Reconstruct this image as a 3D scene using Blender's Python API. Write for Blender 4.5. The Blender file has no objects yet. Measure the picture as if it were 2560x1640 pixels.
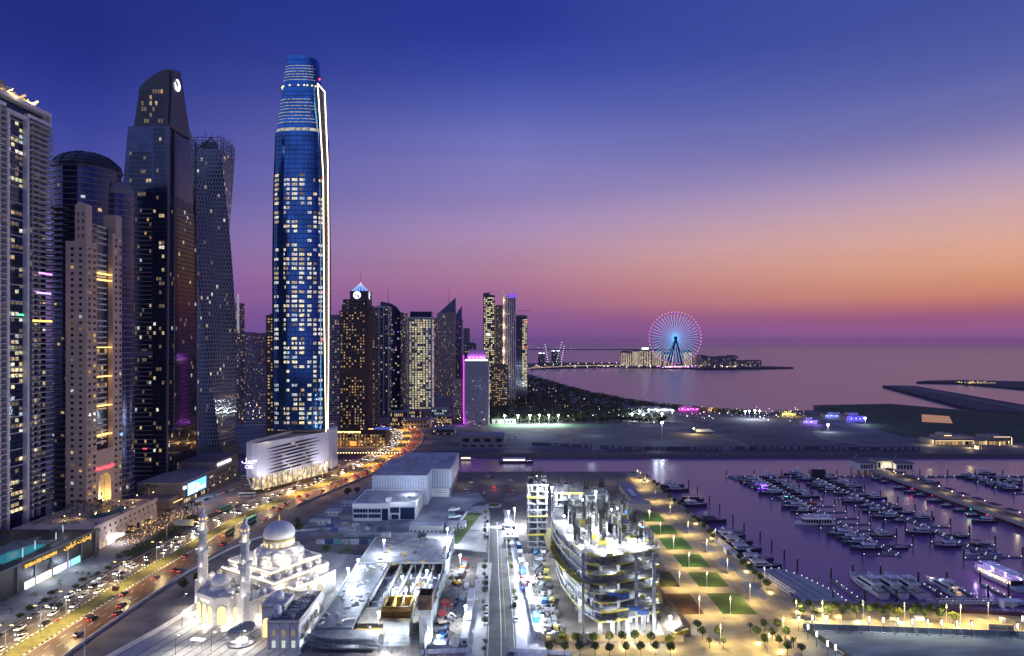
import bpy, math, random
from math import sin, cos, pi, radians as R, sqrt, atan2, atan, hypot
from mathutils import Vector, Matrix, noise as mnoise
random.seed(7)
sc = bpy.context.scene
COL = sc.collection
# ------------------------------------------------------------------ camera
H, S, HZ = 115.0, 1600.0, 858.0          # eye height, focal length in photo pixels, horizon row
cam_d = bpy.data.cameras.new('camera'); cam = bpy.data.objects.new('camera', cam_d); COL.objects.link(cam)
cam.location = (0, 0, H); cam.rotation_euler = (R(90), 0, 0)
cam_d.sensor_width = 36; cam_d.lens = 36*S/2560; cam_d.shift_y = (HZ-820)/2560
cam_d.clip_start = 1; cam_d.clip_end = 120000
sc.camera = cam
# ------------------------------------------------------------------ world: dusk sky
def lin(c):
 c = c/255.0
 return c/12.92 if c <= .04045 else ((c+.055)/1.055)**2.4
def rgb(r, g, b): return (lin(r), lin(g), lin(b), 1)
world = bpy.data.worlds.new('World'); sc.world = world; world.use_nodes = True
nt = world.node_tree; nt.nodes.clear()
def N(t, **k):
 n = nt.nodes.new(t)
 for a, b in k.items(): setattr(n, a, b)
 return n
def math_node(op, a, b=None, c=None, clamp=False):
 n = N('ShaderNodeMath', operation=op, use_clamp=clamp)
 for i, v in enumerate((a, b, c)):
  if v is None: continue
  if isinstance(v, (int, float)): n.inputs[i].default_value = v
  else: nt.links.new(v, n.inputs[i])
 return n.outputs[0]
tc = N('ShaderNodeTexCoord'); sep = N('ShaderNodeSeparateXYZ')
nt.links.new(tc.outputs['Generated'], sep.inputs[0])
elev = math_node('ARCSINE', sep.outputs[2])
fac = math_node('MULTIPLY', elev, 1/R(45), clamp=True)
az = math_node('ARCTAN2', sep.outputs[0], sep.outputs[1])
dsun = math_node('COSINE', math_node('SUBTRACT', az, .87))
def ramp(stops, f):
 n = N('ShaderNodeValToRGB'); cr = n.color_ramp; cr.interpolation = 'CARDINAL'
 while len(cr.elements) > 1: cr.elements.remove(cr.elements[-1])
 for i, (deg, c) in enumerate(stops):
  e = cr.elements[0] if i == 0 else cr.elements.new(deg/45)
  e.position = deg/45; e.color = rgb(*c)
 nt.links.new(f, n.inputs[0]); return n.outputs[0]
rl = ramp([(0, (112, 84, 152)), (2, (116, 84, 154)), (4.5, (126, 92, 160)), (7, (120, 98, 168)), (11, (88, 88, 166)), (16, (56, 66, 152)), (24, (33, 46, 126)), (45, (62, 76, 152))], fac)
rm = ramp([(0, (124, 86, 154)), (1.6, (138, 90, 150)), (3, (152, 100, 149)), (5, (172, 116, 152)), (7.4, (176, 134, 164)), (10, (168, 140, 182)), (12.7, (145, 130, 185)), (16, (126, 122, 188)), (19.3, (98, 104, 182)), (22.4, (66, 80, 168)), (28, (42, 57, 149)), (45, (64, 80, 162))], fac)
rr = ramp([(0, (156, 100, 156)), (1, (156, 96, 146)), (2.25, (170, 102, 126)), (3.4, (204, 132, 116)), (5.2, (218, 156, 128)), (7.4, (220, 168, 152)), (9.8, (204, 166, 172)), (12.4, (172, 150, 184)), (15, (128, 122, 175)), (18.3, (96, 103, 170)), (23.4, (68, 82, 160)), (45, (68, 84, 162))], fac)  # top stops of these ramps raise the unseen zenith as fill
def mixc(f, a, b):
 n = N('ShaderNodeMix', data_type='RGBA'); nt.links.new(f, n.inputs[0]); nt.links.new(a, n.inputs[6]); nt.links.new(b, n.inputs[7]); return n.outputs[2]
def mrange(v, a, b):
 n = N('ShaderNodeMapRange', interpolation_type='LINEAR'); nt.links.new(v, n.inputs[0]); n.inputs[1].default_value = a; n.inputs[2].default_value = b; return n.outputs[0]
rb = ramp([(0, (154, 154, 208)), (8, (164, 170, 224)), (18, (162, 178, 238)), (30, (138, 160, 234)), (45, (112, 138, 220))], fac)  # unseen sky behind the camera, brightened beyond the visible sky to fill facades
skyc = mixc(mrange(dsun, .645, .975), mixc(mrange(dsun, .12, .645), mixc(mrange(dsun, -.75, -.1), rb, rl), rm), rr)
# thin uneven air: a faint long streakiness
mp = N('ShaderNodeMapping'); mp.inputs['Scale'].default_value = (2.2, 2.2, 22); nt.links.new(tc.outputs['Generated'], mp.inputs[0]); nz = N('ShaderNodeTexNoise'); nz.inputs['Scale'].default_value = 1.6; nz.inputs['Detail'].default_value = 5; nt.links.new(mp.outputs[0], nz.inputs[0])
mr = N('ShaderNodeMapRange'); nt.links.new(nz.outputs[0], mr.inputs[0]); mr.inputs[1].default_value = .3; mr.inputs[2].default_value = .7; mr.inputs[3].default_value = .975; mr.inputs[4].default_value = 1.02
vm = N('ShaderNodeVectorMath', operation='SCALE'); nt.links.new(skyc, vm.inputs[0]); nt.links.new(mr.outputs[0], vm.inputs['Scale']); skyc = vm.outputs[0]
bg = N('ShaderNodeBackground'); wo = N('ShaderNodeOutputWorld')
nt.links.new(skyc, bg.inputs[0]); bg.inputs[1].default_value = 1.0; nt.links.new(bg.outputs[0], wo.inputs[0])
sc.view_settings.view_transform = 'Standard'; sc.view_settings.look = 'None'; sc.view_settings.exposure = 0; sc.view_settings.gamma = 1
sc.render.engine = 'CYCLES'
cy = sc.cycles
cy.use_denoising = True; cy.max_bounces = 5; cy.diffuse_bounces = 2; cy.glossy_bounces = 3; cy.transmission_bounces = 2; cy.volume_bounces = 0
cy.transparent_max_bounces = 4
cy.caustics_reflective = False; cy.caustics_refractive = False; cy.sample_clamp_indirect = 4; cy.use_light_tree = True
# ------------------------------------------------------------------ helpers
def G(px, py, z=0.0):
 Y = (H-z)*S/(py-HZ); return ((px-1280)*Y/S, Y, z)
def PX(px, Y): return (px-1280)*Y/S
def PZ(py, Y): return H+(HZ-py)*Y/S
_m = {}
def M(name, c=(.5, .5, .5), rough=.7, metal=0, noise=0, scale=.5, emit=None, es=0, bump=0, spec=.5, stretch=None, detail=4, c2=None):
 if name in _m: return _m[name]
 m = bpy.data.materials.new(name); m.use_nodes = True; t = m.node_tree; b = t.nodes['Principled BSDF']
 b.inputs['Base Color'].default_value = (*c, 1); b.inputs['Roughness'].default_value = rough; b.inputs['Metallic'].default_value = metal
 b.inputs['Specular IOR Level'].default_value = spec
 if noise or bump:
  geo = t.nodes.new('ShaderNodeNewGeometry'); nz = t.nodes.new('ShaderNodeTexNoise'); nz.inputs['Scale'].default_value = scale; nz.inputs['Detail'].default_value = detail
  src = geo.outputs['Position']
  if stretch:
   mp = t.nodes.new('ShaderNodeMapping'); mp.inputs['Scale'].default_value = stretch; t.links.new(src, mp.inputs[0]); src = mp.outputs[0]
  t.links.new(src, nz.inputs[0])
  if noise:
   cr = t.nodes.new('ShaderNodeValToRGB'); d = c2 or tuple(x*(1-noise) for x in c); u = c if c2 else tuple(min(1, x*(1+noise)) for x in c)
   cr.color_ramp.elements[0].position = .32; cr.color_ramp.elements[1].position = .68
   cr.color_ramp.elements[0].color = (*d, 1); cr.color_ramp.elements[1].color = (*u, 1)
   t.links.new(nz.outputs[0], cr.inputs[0]); t.links.new(cr.outputs[0], b.inputs['Base Color'])
  if bump:
   bp = t.nodes.new('ShaderNodeBump'); bp.inputs['Strength'].default_value = bump; bp.inputs['Distance'].default_value = .3
   t.links.new(nz.outputs[0], bp.inputs['Height']); t.links.new(bp.outputs[0], b.inputs['Normal'])
 if emit:
  b.inputs['Emission Color'].default_value = (*emit, 1); b.inputs['Emission Strength'].default_value = es
  m.cycles.emission_sampling = 'NONE'
 _m[name] = m; return m
def stripes(name, c1, c2, axis, period, duty=.5, rough=.6, metal=0, noise=.15):
 """Painted or folded sheet with straight bands across one world axis."""
 if name in _m: return _m[name]
 m = bpy.data.materials.new(name); m.use_nodes = True; t = m.node_tree; b = t.nodes['Principled BSDF']
 b.inputs['Roughness'].default_value = rough; b.inputs['Metallic'].default_value = metal
 geo = t.nodes.new('ShaderNodeNewGeometry'); sp = t.nodes.new('ShaderNodeSeparateXYZ'); t.links.new(geo.outputs['Position'], sp.inputs[0])
 def mm(op, a, v):
  n = t.nodes.new('ShaderNodeMath'); n.operation = op; t.links.new(a, n.inputs[0]); n.inputs[1].default_value = v; return n.outputs[0]
 f = mm('LESS_THAN', mm('FRACT', mm('DIVIDE', sp.outputs[axis], period), 0), duty)
 nz = t.nodes.new('ShaderNodeTexNoise'); nz.inputs['Scale'].default_value = .25; t.links.new(geo.outputs['Position'], nz.inputs[0])
 mx = t.nodes.new('ShaderNodeMix'); mx.data_type = 'RGBA'; mx.inputs[6].default_value = (*c2, 1); mx.inputs[7].default_value = (*c1, 1); t.links.new(f, mx.inputs[0])
 m2 = t.nodes.new('ShaderNodeMix'); m2.data_type = 'RGBA'; m2.blend_type = 'MULTIPLY'; m2.inputs[0].default_value = noise*3
 t.links.new(mx.outputs[2], m2.inputs[6]); t.links.new(nz.outputs[0], m2.inputs[7]); t.links.new(m2.outputs[2], b.inputs['Base Color'])
 _m[name] = m; return m
def E(name, c=(1, 1, 1), s=1):                 # a surface that gives off light
 return M(name, (.02, .02, .02), emit=c, es=s)
def lit_room(name, c, s, sc_=.9):  # a lit window: curtains and furniture break the light up
 if name in _m: return _m[name]
 m = M(name, (.03, .03, .03), rough=.2, emit=c, es=s); t = m.node_tree; b = t.nodes['Principled BSDF']
 geo = t.nodes.new('ShaderNodeNewGeometry'); nz = t.nodes.new('ShaderNodeTexNoise'); nz.inputs['Scale'].default_value = sc_; nz.inputs['Detail'].default_value = 1
 t.links.new(geo.outputs['Position'], nz.inputs[0]); mr = t.nodes.new('ShaderNodeMapRange')
 mr.inputs[1].default_value = .3; mr.inputs[2].default_value = .7; mr.inputs[3].default_value = s*.25; mr.inputs[4].default_value = s*1.6
 t.links.new(nz.outputs[0], mr.inputs[0]); t.links.new(mr.outputs[0], b.inputs['Emission Strength']); return m
class MB:
 def __init__(s): s.v = []; s.f = []; s.m = []
 def add(s, vs, fs, mi=0):
  o = len(s.v); s.v += [tuple(p) for p in vs]; s.f += [tuple(i+o for i in f) for f in fs]; s.m += [mi]*len(fs); return s
 def quad(s, a, b, c, d, mi=0): return s.add((a, b, c, d), ((0, 1, 2, 3),), mi)
 def box(s, x0, x1, y0, y1, z0, z1, mi=0):
  return s.add([(x0, y0, z0), (x1, y0, z0), (x1, y1, z0), (x0, y1, z0), (x0, y0, z1), (x1, y0, z1), (x1, y1, z1), (x0, y1, z1)],
                     [(3, 2, 1, 0), (4, 5, 6, 7), (0, 1, 5, 4), (1, 2, 6, 5), (2, 3, 7, 6), (3, 0, 4, 7)], mi)
 def rbox(s, cx, cy, ang, w, d, z0, z1, mi=0):   # box turned about z
  c, q = cos(ang), sin(ang); P = [(cx+c*x-q*y, cy+q*x+c*y) for x, y in ((-w/2, -d/2), (w/2, -d/2), (w/2, d/2), (-w/2, d/2))]
  return s.prism(P, z0, z1, mi)
 def prism(s, poly, z0, z1, mi=0, top=None):
  n = len(poly); vs = [(p[0], p[1], z0) for p in poly]+[(p[0], p[1], z1) for p in poly]
  s.add(vs, [tuple(range(n-1, -1, -1))]+[(i, (i+1) % n, n+(i+1) % n, n+i) for i in range(n)], mi)
  return s.add(vs[n:], [tuple(range(n))], mi if top is None else top)
 def loft(s, rings, mi=0, cap=True, close=True):
  n = len(rings[0]); vs = [p for r in rings for p in r]; fs = []
  for k in range(len(rings)-1):
   for i in range(n if close else n-1): fs.append((k*n+i, k*n+(i+1) % n, (k+1)*n+(i+1) % n, (k+1)*n+i))
  if cap and close: fs += [tuple(range(n-1, -1, -1)), tuple((len(rings)-1)*n+i for i in range(n))]
  return s.add(vs, fs, mi)
 def lathe(s, prof, n=16, cx=0, cy=0, mi=0, ph=0):
  return s.loft([[(cx+r*cos(ph+2*pi*i/n), cy+r*sin(ph+2*pi*i/n), z) for i in range(n)] for r, z in prof], mi)
 def tube(s, a, b, r, r2=None, n=6, mi=0):
  a, b = Vector(a), Vector(b); d = (b-a); r2 = r if r2 is None else r2
  if d.length < 1e-6: return s
  d.normalize(); u = d.orthogonal().normalized(); w = d.cross(u)
  return s.loft([[tuple(p+(u*cos(2*pi*i/n)+w*sin(2*pi*i/n))*q) for i in range(n)] for p, q in ((a, r), (b, r2))], mi)
 def path(s, pts, r, n=6, mi=0):
  for a, b in zip(pts, pts[1:]): s.tube(a, b, r, r, n, mi)
  return s
 def mesh(s, name, mats):
  me = bpy.data.meshes.new(name); me.from_pydata(s.v, [], s.f)
  for m in (mats if isinstance(mats, (list, tuple)) else [mats]): me.materials.append(m)
  me.polygons.foreach_set('material_index', s.m); me.update(); return me
 def build(s, name, mats, parent=None, loc=(0, 0, 0), rotz=0, smooth=False):
  me = s.mesh(name, mats)
  if smooth: me.polygons.foreach_set('use_smooth', [True]*len(me.polygons))
  return link(name, me, parent, loc, rotz)
def link(name, me, parent=None, loc=(0, 0, 0), rotz=0):
 o = bpy.data.objects.new(name, me); COL.objects.link(o); o.location = loc; o.rotation_euler = (0, 0, rotz)
 if parent is not None: o.parent = parent
 return o
def tag(o, label, cat, group=None):
 o['label'] = label; o['category'] = cat
 if group: o['group'] = group
 return o
def thing(name, label, cat, loc=(0, 0, 0), rotz=0, group=None):
 return tag(link(name, None, None, loc, rotz), label, cat, group)
def structure(o): o['kind'] = 'structure'; return o
KIDS = {}
def copy_tree(src, loc=None, rotz=None, label=None, group=None, parent=None, scale=None):
 c = src.copy(); COL.objects.link(c); c.parent = parent
 if loc is not None: c.location = loc
 if rotz is not None: c.rotation_euler = (0, 0, rotz)
 if scale is not None: c.scale = (scale,)*3
 if label: c['label'] = label
 if group: c['group'] = group
 if src.name not in KIDS or True:
  for ch in [o for o in KIDS.get(src.name, ())]: copy_tree(ch, parent=c)
 return c
def remember(root):               # list the children of a prototype once, so that copies need no search
 def walk(o):
  KIDS[o.name] = list(o.children)
  for ch in o.children: walk(ch)
 walk(root); return root
def lamp(name, kind, loc, power, col=(1, 1, 1), radius=.3, target=None, angle=120, blend=.5, parent=None):
 d = bpy.data.lights.new(name, kind); d.energy = power; d.color = col; d.shadow_soft_size = radius
 if kind == 'SPOT': d.spot_size = R(angle); d.spot_blend = blend
 o = bpy.data.objects.new(name, d); COL.objects.link(o); o.location = loc
 if target is not None: o.rotation_euler = (Vector(target)-Vector(loc)).to_track_quat('-Z', 'Y').to_euler()
 if parent is not None: o.parent = parent
 return o
def text(name, body, size, mat, parent, loc, rot, extrude=.08, align='CENTER', sx=1):
 cu = bpy.data.curves.new(name, 'FONT'); cu.body = body; cu.size = size; cu.extrude = extrude; cu.align_x = align
 ob = bpy.data.objects.new(name, cu); COL.objects.link(ob)
 me = bpy.data.meshes.new_from_object(ob); bpy.data.objects.remove(ob)
 me.materials.clear(); me.materials.append(mat)
 o = link(name, me, parent, loc); o.rotation_euler = rot; o.scale = (sx, 1, 1); return o
# ------------------------------------------------------------------ shared materials
WHITE = M('white_paint', (.72, .72, .72), .5, noise=.08, scale=.6)
CONC = M('concrete', (.34, .34, .33), .85, noise=.22, scale=.35)
DKMETAL = M('dark_metal', (.03, .03, .035), .5, metal=.3)
GREYM = M('grey_metal', (.35, .36, .38), .45, metal=.5)
BEIGE = M('beige_stone', (.52, .40, .33), .8, noise=.12, scale=.2)
# window states: 0 dark, 1..8 lit
WMAT = [M('window_glass', (.016, .022, .045), .08, metal=.3, spec=.6), lit_room('room_warm_bright', (1, .80, .45), 1.15), lit_room('room_warm', (1, .74, .38), .6), lit_room('room_dim', (1, .70, .40), .16),
  lit_room('room_cool', (.75, .9, 1), .6), lit_room('room_orange', (1, .55, .18), .6), lit_room('room_green_yellow', (.95, .92, .5), .7), lit_room('room_purple', (.5, .2, 1), .5), lit_room('room_white', (1, .93, .75), .9)]
_wm = {}
def wmesh(w, h, mi):
 k = (round(w, 2), round(h, 2), mi)
 if k not in _wm: _wm[k] = MB().quad((-w/2, 0, -h/2), (w/2, 0, -h/2), (w/2, 0, h/2), (-w/2, 0, h/2)).mesh('window', [WMAT[mi]])
 return _wm[k]
def windows(parent, items, cap=60, rest='window_grid'):
 """items: (x, y, z, angle, w, h, state) in the parent's frame; the cap that show largest become parts, the rest one part."""
 pl = parent.location; rz = parent.rotation_euler[2]
 def key(i):
  x, y, z, a, w, h, s = i
  wx, wy = pl[0]+x, pl[1]+y
  facing = -(sin(a+rz)*(-wx)-cos(a+rz)*(-wy))/max(1, hypot(wx, wy))
  return (facing*w*h*(1.0 if s else .6))/1.0
 items = sorted(items, key=key)
 for x, y, z, a, w, h, s in items[:cap]: link('window', wmesh(w, h, s), parent, (x, y, z), a)
 if len(items) > cap:
  mb = MB()
  for x, y, z, a, w, h, s in items[cap:]:
   c, q = cos(a)*w/2, sin(a)*w/2
   mb.quad((x-c, y-q, z-h/2), (x+c, y+q, z-h/2), (x+c, y+q, z+h/2), (x-c, y-q, z+h/2), s)
  o = mb.build(rest, WMAT, parent)
  o['kind'] = 'stuff'
def pick(p):                      # p: list of (state, probability); the remainder is dark
 r = random.random()
 for s, q in p:
  if r < q: return s
  r -= q
 return 0
def grid(ox, oy, ang, u0, u1, z0, z1, nc, nr, wf, hf, pal, off=.1, skip=None, run=0):
 out = []; du = (u1-u0)/nc; dz = (z1-z0)/nr; nx, ny = sin(ang), -cos(ang); prev = 0
 for r in range(nr):
  for c in range(nc):
   if skip and skip(c, r): continue
   s = prev if (run and prev and random.random() < run) else pick(pal)
   prev = s
   u = u0+du*(c+.5); out.append((ox+cos(ang)*u+nx*off, oy+sin(ang)*u+ny*off, z0+dz*(r+.5), ang, round(du*wf, 2), round(dz*hf, 2), s))
 return out
# ================================================================== ground, water, roads
SEAM = M('sea_water', (.16, .06, .18), .27, noise=0, scale=.05, bump=.3, spec=.9, stretch=(.5, 1.6, 1), detail=6)
SEAM.node_tree.nodes['Principled BSDF'].inputs['IOR'].default_value = 1.48
mb = MB()
mb.quad((-40000, -2000, -3), (40000, -2000, -3), (40000, 45000, -3), (-40000, 45000, -3)); structure(mb.build('sea_water', SEAM))
EARTH = M('sandy_earth', (.20, .17, .145), .95, noise=.35, scale=.09, bump=.3)
SAND = M('sand', (.17, .15, .15), .95, noise=.3, scale=.035, bump=.2, c2=(.06, .058, .065))
ASPH = M('asphalt', (.055, .055, .06), .62, noise=.25, scale=.3)
ASPH2 = M('highway_asphalt', (.10, .08, .058), .3, noise=.28, scale=.2, stretch=(3, .15, 1))
PAVE = M('pale_paving', (.38, .37, .36), .75, noise=.16, scale=.25)
PARK = M('park_paving', (.31, .255, .16), .75, noise=.28, scale=.16, detail=8)
SEAWALL = M('sea_wall_stone', (.12, .11, .11), .9, noise=.3, scale=.5)
LINE = M('road_paint', (.75, .75, .72), .6)
YLINE = M('yellow_road_paint', (.75, .55, .1), .6)
def ground(name, poly, z, mat, thick=.0):
 mb = MB()
 if thick: mb.prism(poly, z-thick, z)
 else: mb.add([(x, y, z) for x, y in poly], [tuple(range(len(poly)))])
 return structure(mb.build(name, mat))
# south bank: quay runs along X~116-126, then turns right along Y~280
ground('ground', [(-900, -700), (900, -700), (900, 262), (226, 272.5), (127, 285), (116, 571), (-900, 571)], 0, EARTH, 9)
NB = [(-2200, 663), (1500, 663)]
coast = [(1500, 1002), (850, 1062), (770, 1116), (721, 1218), (560, 1190), (521, 1102), (470, 1085), (420, 1060), (355, 1095), (300, 1165), (253, 1269), (195, 1470), (152, 1710), (110, 2050), (66, 2380), (-60, 3300), (-2200, 5200)]
ground('north_bank_ground', NB+coast, 0, SAND, 9)
# beach strip along the coast
bp = [(420, 1060), (355, 1095), (300, 1165), (253, 1269), (195, 1470), (152, 1710), (110, 2050), (66, 2380)]
mb = MB()
for (a, b) in zip(bp, bp[1:]):
 mb.quad((a[0]-26, a[1]-22, .15), (a[0]-3, a[1]-3, .15), (b[0]-3, b[1]-3, .15), (b[0]-26, b[1]-22, .15))
structure(mb.build('beach', M('beach_sand', (.34, .30, .25), .95, noise=.15, scale=.05)))
LAWN = M('lawn_grass', (.045, .075, .016), .95, noise=.45, scale=.3, c2=(.075, .065, .02))
# breakwaters with sloped rock sides
def berm(name, poly, z, mat, inset=4):
 cx = sum(p[0] for p in poly)/len(poly); cy_ = sum(p[1] for p in poly)/len(poly)
 o = [(p[0]+(p[0]-cx)/max(1, hypot(p[0]-cx, p[1]-cy_))*inset, p[1]+(p[1]-cy_)/max(1, hypot(p[0]-cx, p[1]-cy_))*inset*1.5, -6) for p in poly]
 return structure(MB().loft([o, [(p[0], p[1], z) for p in poly]]).build(name, mat))
ROCK = M('breakwater_rock', (.05, .05, .055), .95, noise=.5, scale=.25, bump=.6)
berm('breakwater', [(850, 1000), (905, 1050), (1062, 1690), (985, 1700), (790, 1090)], 3, ROCK)
ground('breakwater_road', [(852, 1040), (870, 1040), (1040, 1670), (1012, 1672)], 3.05, M('grey_road', (.10, .10, .11), .8, noise=.2, scale=.1))
berm('reef_breakwater', [(1188, 1878), (1284, 1836), (1285, 1600), (1600, 1450), (2100, 1800), (1487, 1900), (1370, 1962), (1250, 1930)], 2.5, ROCK)
# ------------------------------------------------------------------ highway
HC = [(-184, -300), (-184, 150), (-184, 300), (-182, 350), (-178, 420), (-166, 475), (-154, 520), (-142, 565), (-133, 610), (-127, 655), (-124, 700), (-125, 745), (-130, 795), (-143, 845), (-166, 882), (-200, 905), (-260, 915), (-350, 915), (-600, 900)]
def catmull(P, n=8):
 out = []
 for i in range(len(P)-1):
  p0, p1, p2, p3 = P[max(0, i-1)], P[i], P[i+1], P[min(len(P)-1, i+2)]
  for k in range(n):
   t = k/n; out.append(tuple(.5*((2*b)+(-a+c)*t+(2*a-5*b+4*c-d)*t*t+(-a+3*b-3*c+d)*t**3) for a, b, c, d in zip(p0, p1, p2, p3)))
 return out+[tuple(P[-1])]
class Way:
 def __init__(s, P, n=8):
  s.p = catmull(P, n); s.d = [0]
  for a, b in zip(s.p, s.p[1:]): s.d.append(s.d[-1]+hypot(b[0]-a[0], b[1]-a[1]))
  s.L = s.d[-1]
 def at(s, d, off=0):
  d = min(max(d, 0), s.L-.01); lo, hi = 0, len(s.d)-1
  while hi-lo > 1:
   m = (lo+hi)//2
   if s.d[m] <= d: lo = m
   else: hi = m
  a, b = s.p[lo], s.p[lo+1]; t = (d-s.d[lo])/(s.d[lo+1]-s.d[lo]); tx, ty = (b[0]-a[0]), (b[1]-a[1]); l = hypot(tx, ty)
  return (a[0]+tx*t+ty/l*off, a[1]+ty*t-tx/l*off, atan2(ty, tx))
 def strip(s, mb, o0, o1, z, d0, d1, step=6, mi=0):
  n = max(1, int((d1-d0)/step)); prev = None
  for i in range(n+1):
   d = d0+(d1-d0)*i/n; a = s.at(d, o0); b = s.at(d, o1); cur = ((a[0], a[1], z), (b[0], b[1], z))
   if prev: mb.quad(prev[0], prev[1], cur[1], cur[0], mi)
   prev = cur
  return mb
hw = Way(HC)
def dY(Y):    # distance along the highway at a given world Y
 return next(hw.d[i] for i in range(len(hw.p)) if hw.p[i][1] >= Y)
D0, D1 = dY(120), hw.L
structure(hw.strip(MB(), -19, -4.2, .12, D0, D1).build('highway_inbound', ASPH2))
structure(hw.strip(MB(), 4.2, 19, .12, D0, D1).build('highway_outbound', M('outbound_asphalt', (.11, .06, .045), .33, noise=.3, scale=.2, stretch=(3, .15, 1))))
structure(hw.strip(MB(), -4.2, 4.2, .26, D0, D1).build('highway_median', M('median_grass', (.10, .095, .03), .95, noise=.35, scale=.35)))
# bridge deck and its parapets over the canal
mb = MB(); a, b = dY(560), dY(690)
prev = None
for i in range(25):
 d = a+(b-a)*i/24; l, r = hw.at(d, -20.5), hw.at(d, 20.5); ring = [(l[0], l[1], .08), (r[0], r[1], .08), (r[0], r[1], -1.6), (l[0], l[1], -1.6)]
 if prev: mb.loft([prev, ring], cap=False)
 prev = ring
structure(mb.build('bridge_deck', CONC))
for off in (-20, 20):
 mb = MB(); prev = None
 for i in range(120):
  d = dY(455)+(hw.L-120-dY(455))*i/119; l, r = hw.at(d, off-.25), hw.at(d, off+.25); ring = [(l[0], l[1], .1), (r[0], r[1], .1), (r[0], r[1], 1.2), (l[0], l[1], 1.2)]
  if prev: mb.loft([prev, ring], cap=False)
  prev = ring
 o = mb.build('concrete_parapet', CONC)
 tag(o, 'low concrete parapet along the %s of the highway and canal bridge' % ('canal side warehouse edge' if off > 0 else 'hotel podium edge'), 'parapet')
mb = MB()
for d in (dY(585), dY(610), dY(640)):
 for off in (-14, -5, 5, 14):
  x, y, a = hw.at(d, off); mb.lathe([(1.1, -7), (1.1, -1.6)], 10, x, y)
structure(mb.build('bridge_pier', CONC))
# painted lines: edges, dashes
mb = MB()
for o in (-18.4, -4.9, 4.9, 18.4): hw.strip(mb, o-.15, o+.15, .15, D0, D1-150, 8)
for o in (-15.1, -11.7, -8.3, 8.3, 11.7, 15.1):
 d = D0+random.random()*4
 while d < D1-200: hw.strip(mb, o-.12, o+.12, .15, d, d+3.2, 4); d += 9
structure(mb.build('highway_markings', LINE))
# black and white kerbs
for o in (-4.3, 4.3):
 mb = MB(); d = D0; k = 0
 while d < dY(690):
  x0, y0, a0 = hw.at(d, o); mb.rbox(x0, y0, a0, 1.3, .4, .12, .42, k % 2); d += 1.3; k += 1
 structure(mb.build('median_kerb', [M('kerb_white', (.7, .68, .6), .7), M('kerb_black', (.03, .03, .03), .8)]))
# low wall between the highway and the mosque land
pw = [(-150, 150), (-163, 225), (-163.5, 290), (-160, 340), (-152, 372), (-140, 386), (-118, 394), (-96, 391)]
ww = Way(pw, 6)
def wall_along(way, d0, d1, h, t, mat, name, label, cat='wall', step=4, z=0):
 mb = MB(); prev = None; n = int((d1-d0)/step)
 for i in range(n+1):
  d = d0+(d1-d0)*i/n; l, r = way.at(d, -t/2), way.at(d, t/2); ring = [(l[0], l[1], z), (r[0], r[1], z), (r[0], r[1], z+h), (l[0], l[1], z+h)]
  if prev: mb.loft([prev, ring], cap=i in (1, n))
  prev = ring
 return tag(mb.build(name, mat), label, cat)
wall_along(ww, 0, ww.L, 1.1, .4, M('barrier_concrete', (.5, .5, .5), .8, noise=.2), 'concrete_barrier', 'long white concrete barrier curving along the highway edge', 'barrier')
hp = Way([(-152, 205), (-146, 235), (-139.5, 262), (-137, 292), (-138, 305)], 6)
wall_along(hp, 0, hp.L, 2.0, .2, M('white_hoarding', (.62, .62, .64), .6, noise=.15, scale=.4), 'white_hoarding', 'white hoarding around the earth lot beside the mosque plaza', 'hoarding')
hp = Way([(-152, 205), (-130, 217), (-100, 222), (-60, 224)], 6)
wall_along(hp, 0, hp.L, 1.8, .2, M('blue_white_barriers', (.62, .62, .68), .6, noise=.2, scale=.5), 'plastic_barrier', 'line of white and blue barriers along the bottom plaza edge', 'barrier')
# slip road, service yards, plazas (sheets a few cm apart)
structure(hw.strip(MB(), -27, -19, .07, dY(150), dY(520)).build('verge', M('dark_verge', (.05, .055, .04), .95, noise=.5, scale=.4)))
ground('podium_pavement', [(-227, 190), (-204, 190), (-204, 345), (-227, 352)], .09, M('podium_paving', (.19, .19, .19), .7, noise=.25, scale=.3))
ground('hotel_forecourt_road', [(-234, 425), (-205, 425), (-190, 470), (-172, 520), (-190, 560), (-234, 560)], .09, M('forecourt_paving', (.24, .19, .17), .7, noise=.2, scale=.3))
PLZ = M('plaza_paving', (.42, .40, .36), .6, noise=.14, scale=.4)
ground('mosque_plaza', [(-137, 300), (-139, 262), (-146, 232), (-128, 219), (-80, 224), (-76, 262), (-76, 345), (-100, 352), (-136, 330)], .05, PLZ)
mb = MB()
for k in range(13):
 x = -141+k*4.4; mb.quad((x, 226, .075), (x+.5, 226, .075), (x+.5+9, 262, .075), (x+9, 262, .075))
structure(mb.build('plaza_band', M('dark_paving_band', (.10, .09, .085), .7)))
ground('service_yard', [(-132, 372), (-108, 390), (-20, 372), (-20, 560), (-112, 560), (-128, 470)], .04, M('yard_concrete', (.21, .22, .25), .8, noise=.3, scale=.08))
ground('north_car_park', [(-46, 492), (100, 492), (100, 566), (-46, 566)], .06, M('car_park_asphalt', (.12, .105, .095), .75, noise=.25, scale=.06))
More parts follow.
